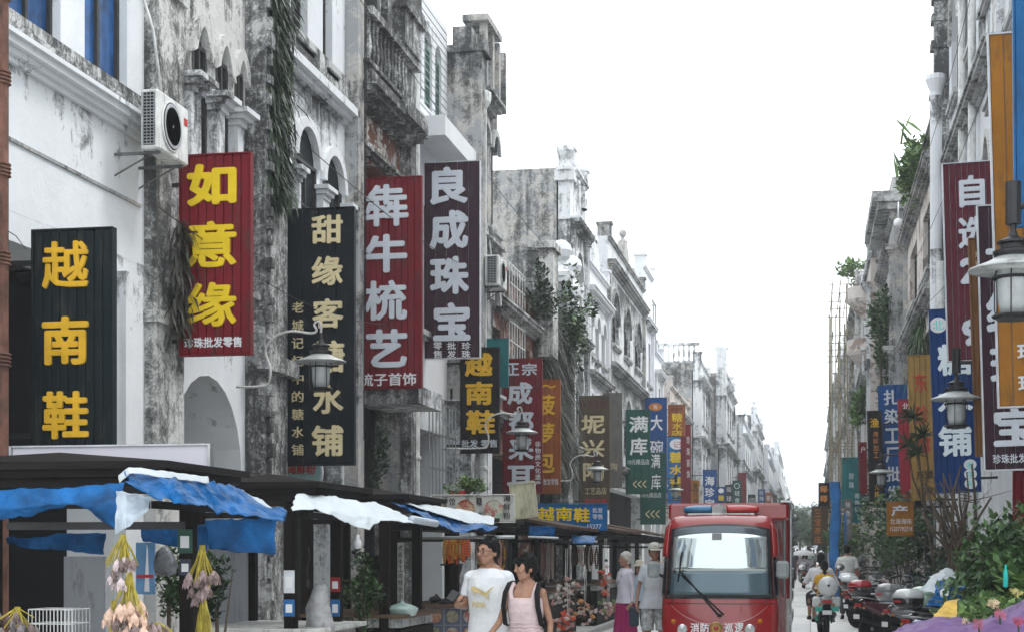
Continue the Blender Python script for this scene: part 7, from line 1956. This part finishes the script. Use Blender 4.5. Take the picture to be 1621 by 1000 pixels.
# child with hat
kid, J, HR, k = person('child in a straw sun hat and light blue shirt behind the elderly woman', at(1012, 29), R_(-20), 1.34, .012, hair='short', top=(cl('light_blue', (.35, .45, .55)), .7, -.08, .18), bottom=('trousers', cl('teal_trousers', (.02, .06, .07)), 1.6), pose=None)
q = MB(); st = 0
q.lathe((0, 0, 0), [(.15, -.0), (.17, .005), (.10, .02), (.078, .03), (.075, .09), (.05, .11), (1e-3, .115)], 20); 
q.v = [tuple(HR @ (Vector(v_) + Vector((0, .01, .055)))) for v_ in q.v]; obj('hat', q, mat('straw', (.55, .5, .4), .8, 0, .2, 30, .5), kid, local=True, smooth=True)
# cap person
capm, J, HR, k = person('person in a cap and camouflage shorts walking beside the red vehicle', at(1036, 21.6), R_(12), 1.68, .011, hair='short', skinm='skind', fem=True, top=(cl('pale_grey_tee', (.50, .54, .58)), .7, -.12, .19), bottom=('shorts', mat('camo_shorts', (.42, .45, .46), .85, 0, .7, 18, .2), .95), shoes='black')
q = MB().lathe((0, 0, 0), [(.088, -.01), (.092, .02), (.08, .06), (.05, .085), (1e-3, .095)], 18); q.sheet(lambda a, b: (-.07 + .14 * a, -.07 - (.09 * sin(pi * (.15 + .7 * a))) * b, .0 - .02 * b), 8, 4, .005)
q.v = [tuple(HR @ (Vector(v_) + Vector((0, .01, .05)))) for v_ in q.v]; obj('cap', q, cl('cap_cream', (.5, .5, .44)), capm, local=True, smooth=True)
q = MB().bbox((-.2, .1, .55), (-.33, .22, .82), .02); obj('shoulder_bag', q, cl('slate_bag', (.04, .06, .08)), capm, local=True)
# scooter rider with pillion
rs = scooter('white and green scooter ridden away from the camera with a round white box', pw_, mat('scooter_mint', (.05, .40, .32), .3), None, loc=place(1303, 30.6), rz=R_(4), group=None, name='ridden_scooter')
q = MB().ball((0.02, -.88, .93), (.19, .14, .19), 20, 0, 14); o = obj('round_box', q, pw_, rs, local=True, smooth=True); obj('lock', MB().lathe((.02, -1.02, .95), [(.025, 0), (.02, -.012), (1e-3, -.015)], 12, 0, 'y'), M['iron'], o, local=True)
mint = MATS['scooter_mint']
for s in (-1, 1): obj('side_pannier', MB().bbox((s * .17 - .08, -.85, .55), (s * .17 + .08, -.62, .74), .03), pw_ if s < 0 else pw_, rs, local=True); obj('mint_panel', MB().bbox((s * .15 - .07, -.90, .47), (s * .15 + .07, -.86, .55), .01), mint, rs, local=True)
l = place(1300, 30.6)
person('rider in a white shirt with dark hair on the white scooter', (l[0] + .0, 30.75, 0), R_(184), 1.66, .012, hair='long', seated=True, lean=.12, pose=dict(elL=(.30, -.12, .98), elR=(-.30, -.12, .98), wrL=(.33, -.36, .98), wrR=(-.33, -.36, .98), haL=(.33, -.44, .98), haR=(-.33, -.44, .98)), top=(cl('white_shirt', (.66, .67, .70)), .95, -.02, .19), bottom=('trousers', cl('dark_jeans', (.02, .025, .04)), 1.5), face=False)
person('pillion in a yellow and grey top behind the scooter rider', (l[0] + .06, 30.33, 0), R_(184), 1.50, .012, hair='long', seated=True, lean=.05, fem=True, pose=dict(elL=(.24, -.05, 1.0), elR=(-.24, -.05, 1.0), wrL=(.2, -.25, .95), wrR=(-.2, -.25, .95), haL=(.16, -.32, .95), haR=(-.16, -.32, .95)), top=(cl('yellow_top', (.60, .33, .04)), .5, -.02, .19), bottom=('trousers', cl('black_trousers', (.015, .015, .018)), 1.4), face=False)
# man with back to us
person('man in a white shirt seen from behind beside the blue post', at(1341, 37.5), R_(175), 1.72, .012, hair='short', skinm='skind', top=(cl('cream_shirt', (.62, .62, .60)), .8, -.14, .19), bottom=('trousers', cl('grey_trousers', (.06, .06, .065)), 1.9), face=False)
# umbrella pair on a scooter
l = place(1272, 68); s2 = dup(s_gy, (l[0], 68, 0), R_(2), 'far scooter carrying two people under a white umbrella', None); s2.name = 'ridden_scooter'
if 'group' in s2: del s2['group']
person('far rider in pale clothes beneath the white umbrella', (l[0], 68.2, 0), R_(180), 1.65, .03, hair='long', seated=True, top=(cl('pale_pink', (.55, .45, .48)), .9, -.02, .2), bottom=('trousers', MATS['cloth_dark_jeans'], 1.5), face=False, shoes=None)
person('far pillion with long dark hair beneath the white umbrella', (l[0] + .12, 67.8, 0), R_(180), 1.6, .03, hair='long', seated=True, top=(cl('lilac', (.5, .46, .52)), .9, -.02, .2), bottom=('trousers', MATS['cloth_dark_jeans'], 1.5), face=False, shoes=None)
t = thing('umbrella', 'white umbrella held over the far scooter pair', 'umbrella', (l[0] - .02, 67.9, 0))
zt = 1.60; q = MB().lathe((0, 0, zt - .22), [(.50, 0), (.44, .09), (.28, .18), (.1, .225), (1e-3, .235), (.1, .215), (.28, .165), (.43, .08), (.495, -.005)], 16); obj('canopy', q, cl('umbrella_white', (.72, .72, .72)), t, local=True)
obj('shaft', MB().tube([(0, 0, 1.0), (0, 0, zt + .08)], .008, 6), M['iron'], t, local=True)
fg = 'far pedestrians and riders down the street'
for i, (px, Y, lab, c, hr) in enumerate(((1256, 78, 'far pedestrian in black at the left of the lane', (.03, .03, .035), 'short'), (1262, 95, 'far pedestrian in pale top near the lane centre', (.5, .45, .45), 'long'), (1283, 88, 'far pedestrian in light green near the umbrella', (.4, .5, .45), 'short'),
        (1268, 120, 'tiny far figure in white', (.6, .6, .6), 'short'), (1276, 140, 'tiny far figure in red brown', (.3, .12, .1), 'short'), (1288, 110, 'tiny far figure in grey near the right side', (.25, .25, .28), 'short'), (1251, 60, 'pedestrian in dark trousers stepping behind the vehicle', (.1, .1, .12), 'short'))):
    person(lab, at(px, Y), R_(180 * (i % 2)), 1.65, .035, hair=hr, top=(cl('far%d' % i if False else 'far_' + 'abcdefg'[i], c), .8, -.1, .19), bottom=('trousers', MATS['cloth_dark_trousers'], 1.9), face=False, shoes=None, group=fg,
           pose=dict(kneeL=(.1, -.12, .49), ankL=(.1, -.2, .12), kneeR=(-.1, .05, .49), ankR=(-.1, .25, .12), toeL=(.1, -.35, .1), toeR=(-.1, .1, .05)))

# ================================================================== overhead cables
for k, (a, b, lab) in enumerate((((-6.4, 14, 4.9), (-6.4, 24, 5.1), 'low cable crossing behind the left boards'), ((-6.4, 19, 6.6), (-6.2, 33, 7.2), 'cable drooping past the balcony house'), ((2.7, 18, 6.2), (2.5, 34, 6.6), 'lower cable along the right facades'), ((2.7, 22, 10.2), (2.5, 38, 9.4), 'high cable along the right facades'), ((-6.45, 21, 9.3), (-6.4, 46, 9.0), 'second thin cable higher along the left facades'), ((2.8, 16, 8.5), (2.6, 40, 8.2), 'thin black cable along the right facades'))):
    pts = [Vector(a).lerp(Vector(b), i / 14) - Vector((0, 0, .35 * sin(pi * i / 14))) for i in range(15)]
    pts = [p + Vector((.28 if p.x < 0 else -.28, 0, 0)) for p in pts]
    tag(obj('cable', MB().tube(pts, .006, 5), M['iron']), lab, 'cable')

# ================================================================== air
hz = obj('haze', MB().box((-45, -8.5, -1.3), (45, 330, 22)), [bpy.data.materials.new('haze_air')], kind='stuff')
hm = hz.data.materials[0]; hm.use_nodes = True; nt = hm.node_tree; nt.nodes.clear()
vo = nt.nodes.new('ShaderNodeVolumePrincipled'); vo.inputs['Color'].default_value = (.93, .97, 1, 1); vo.inputs['Density'].default_value = HAZE
vo.inputs['Anisotropy'].default_value = 0.2
ou = nt.nodes.new('ShaderNodeOutputMaterial'); nt.links.new(vo.outputs[0], ou.inputs['Volume'])
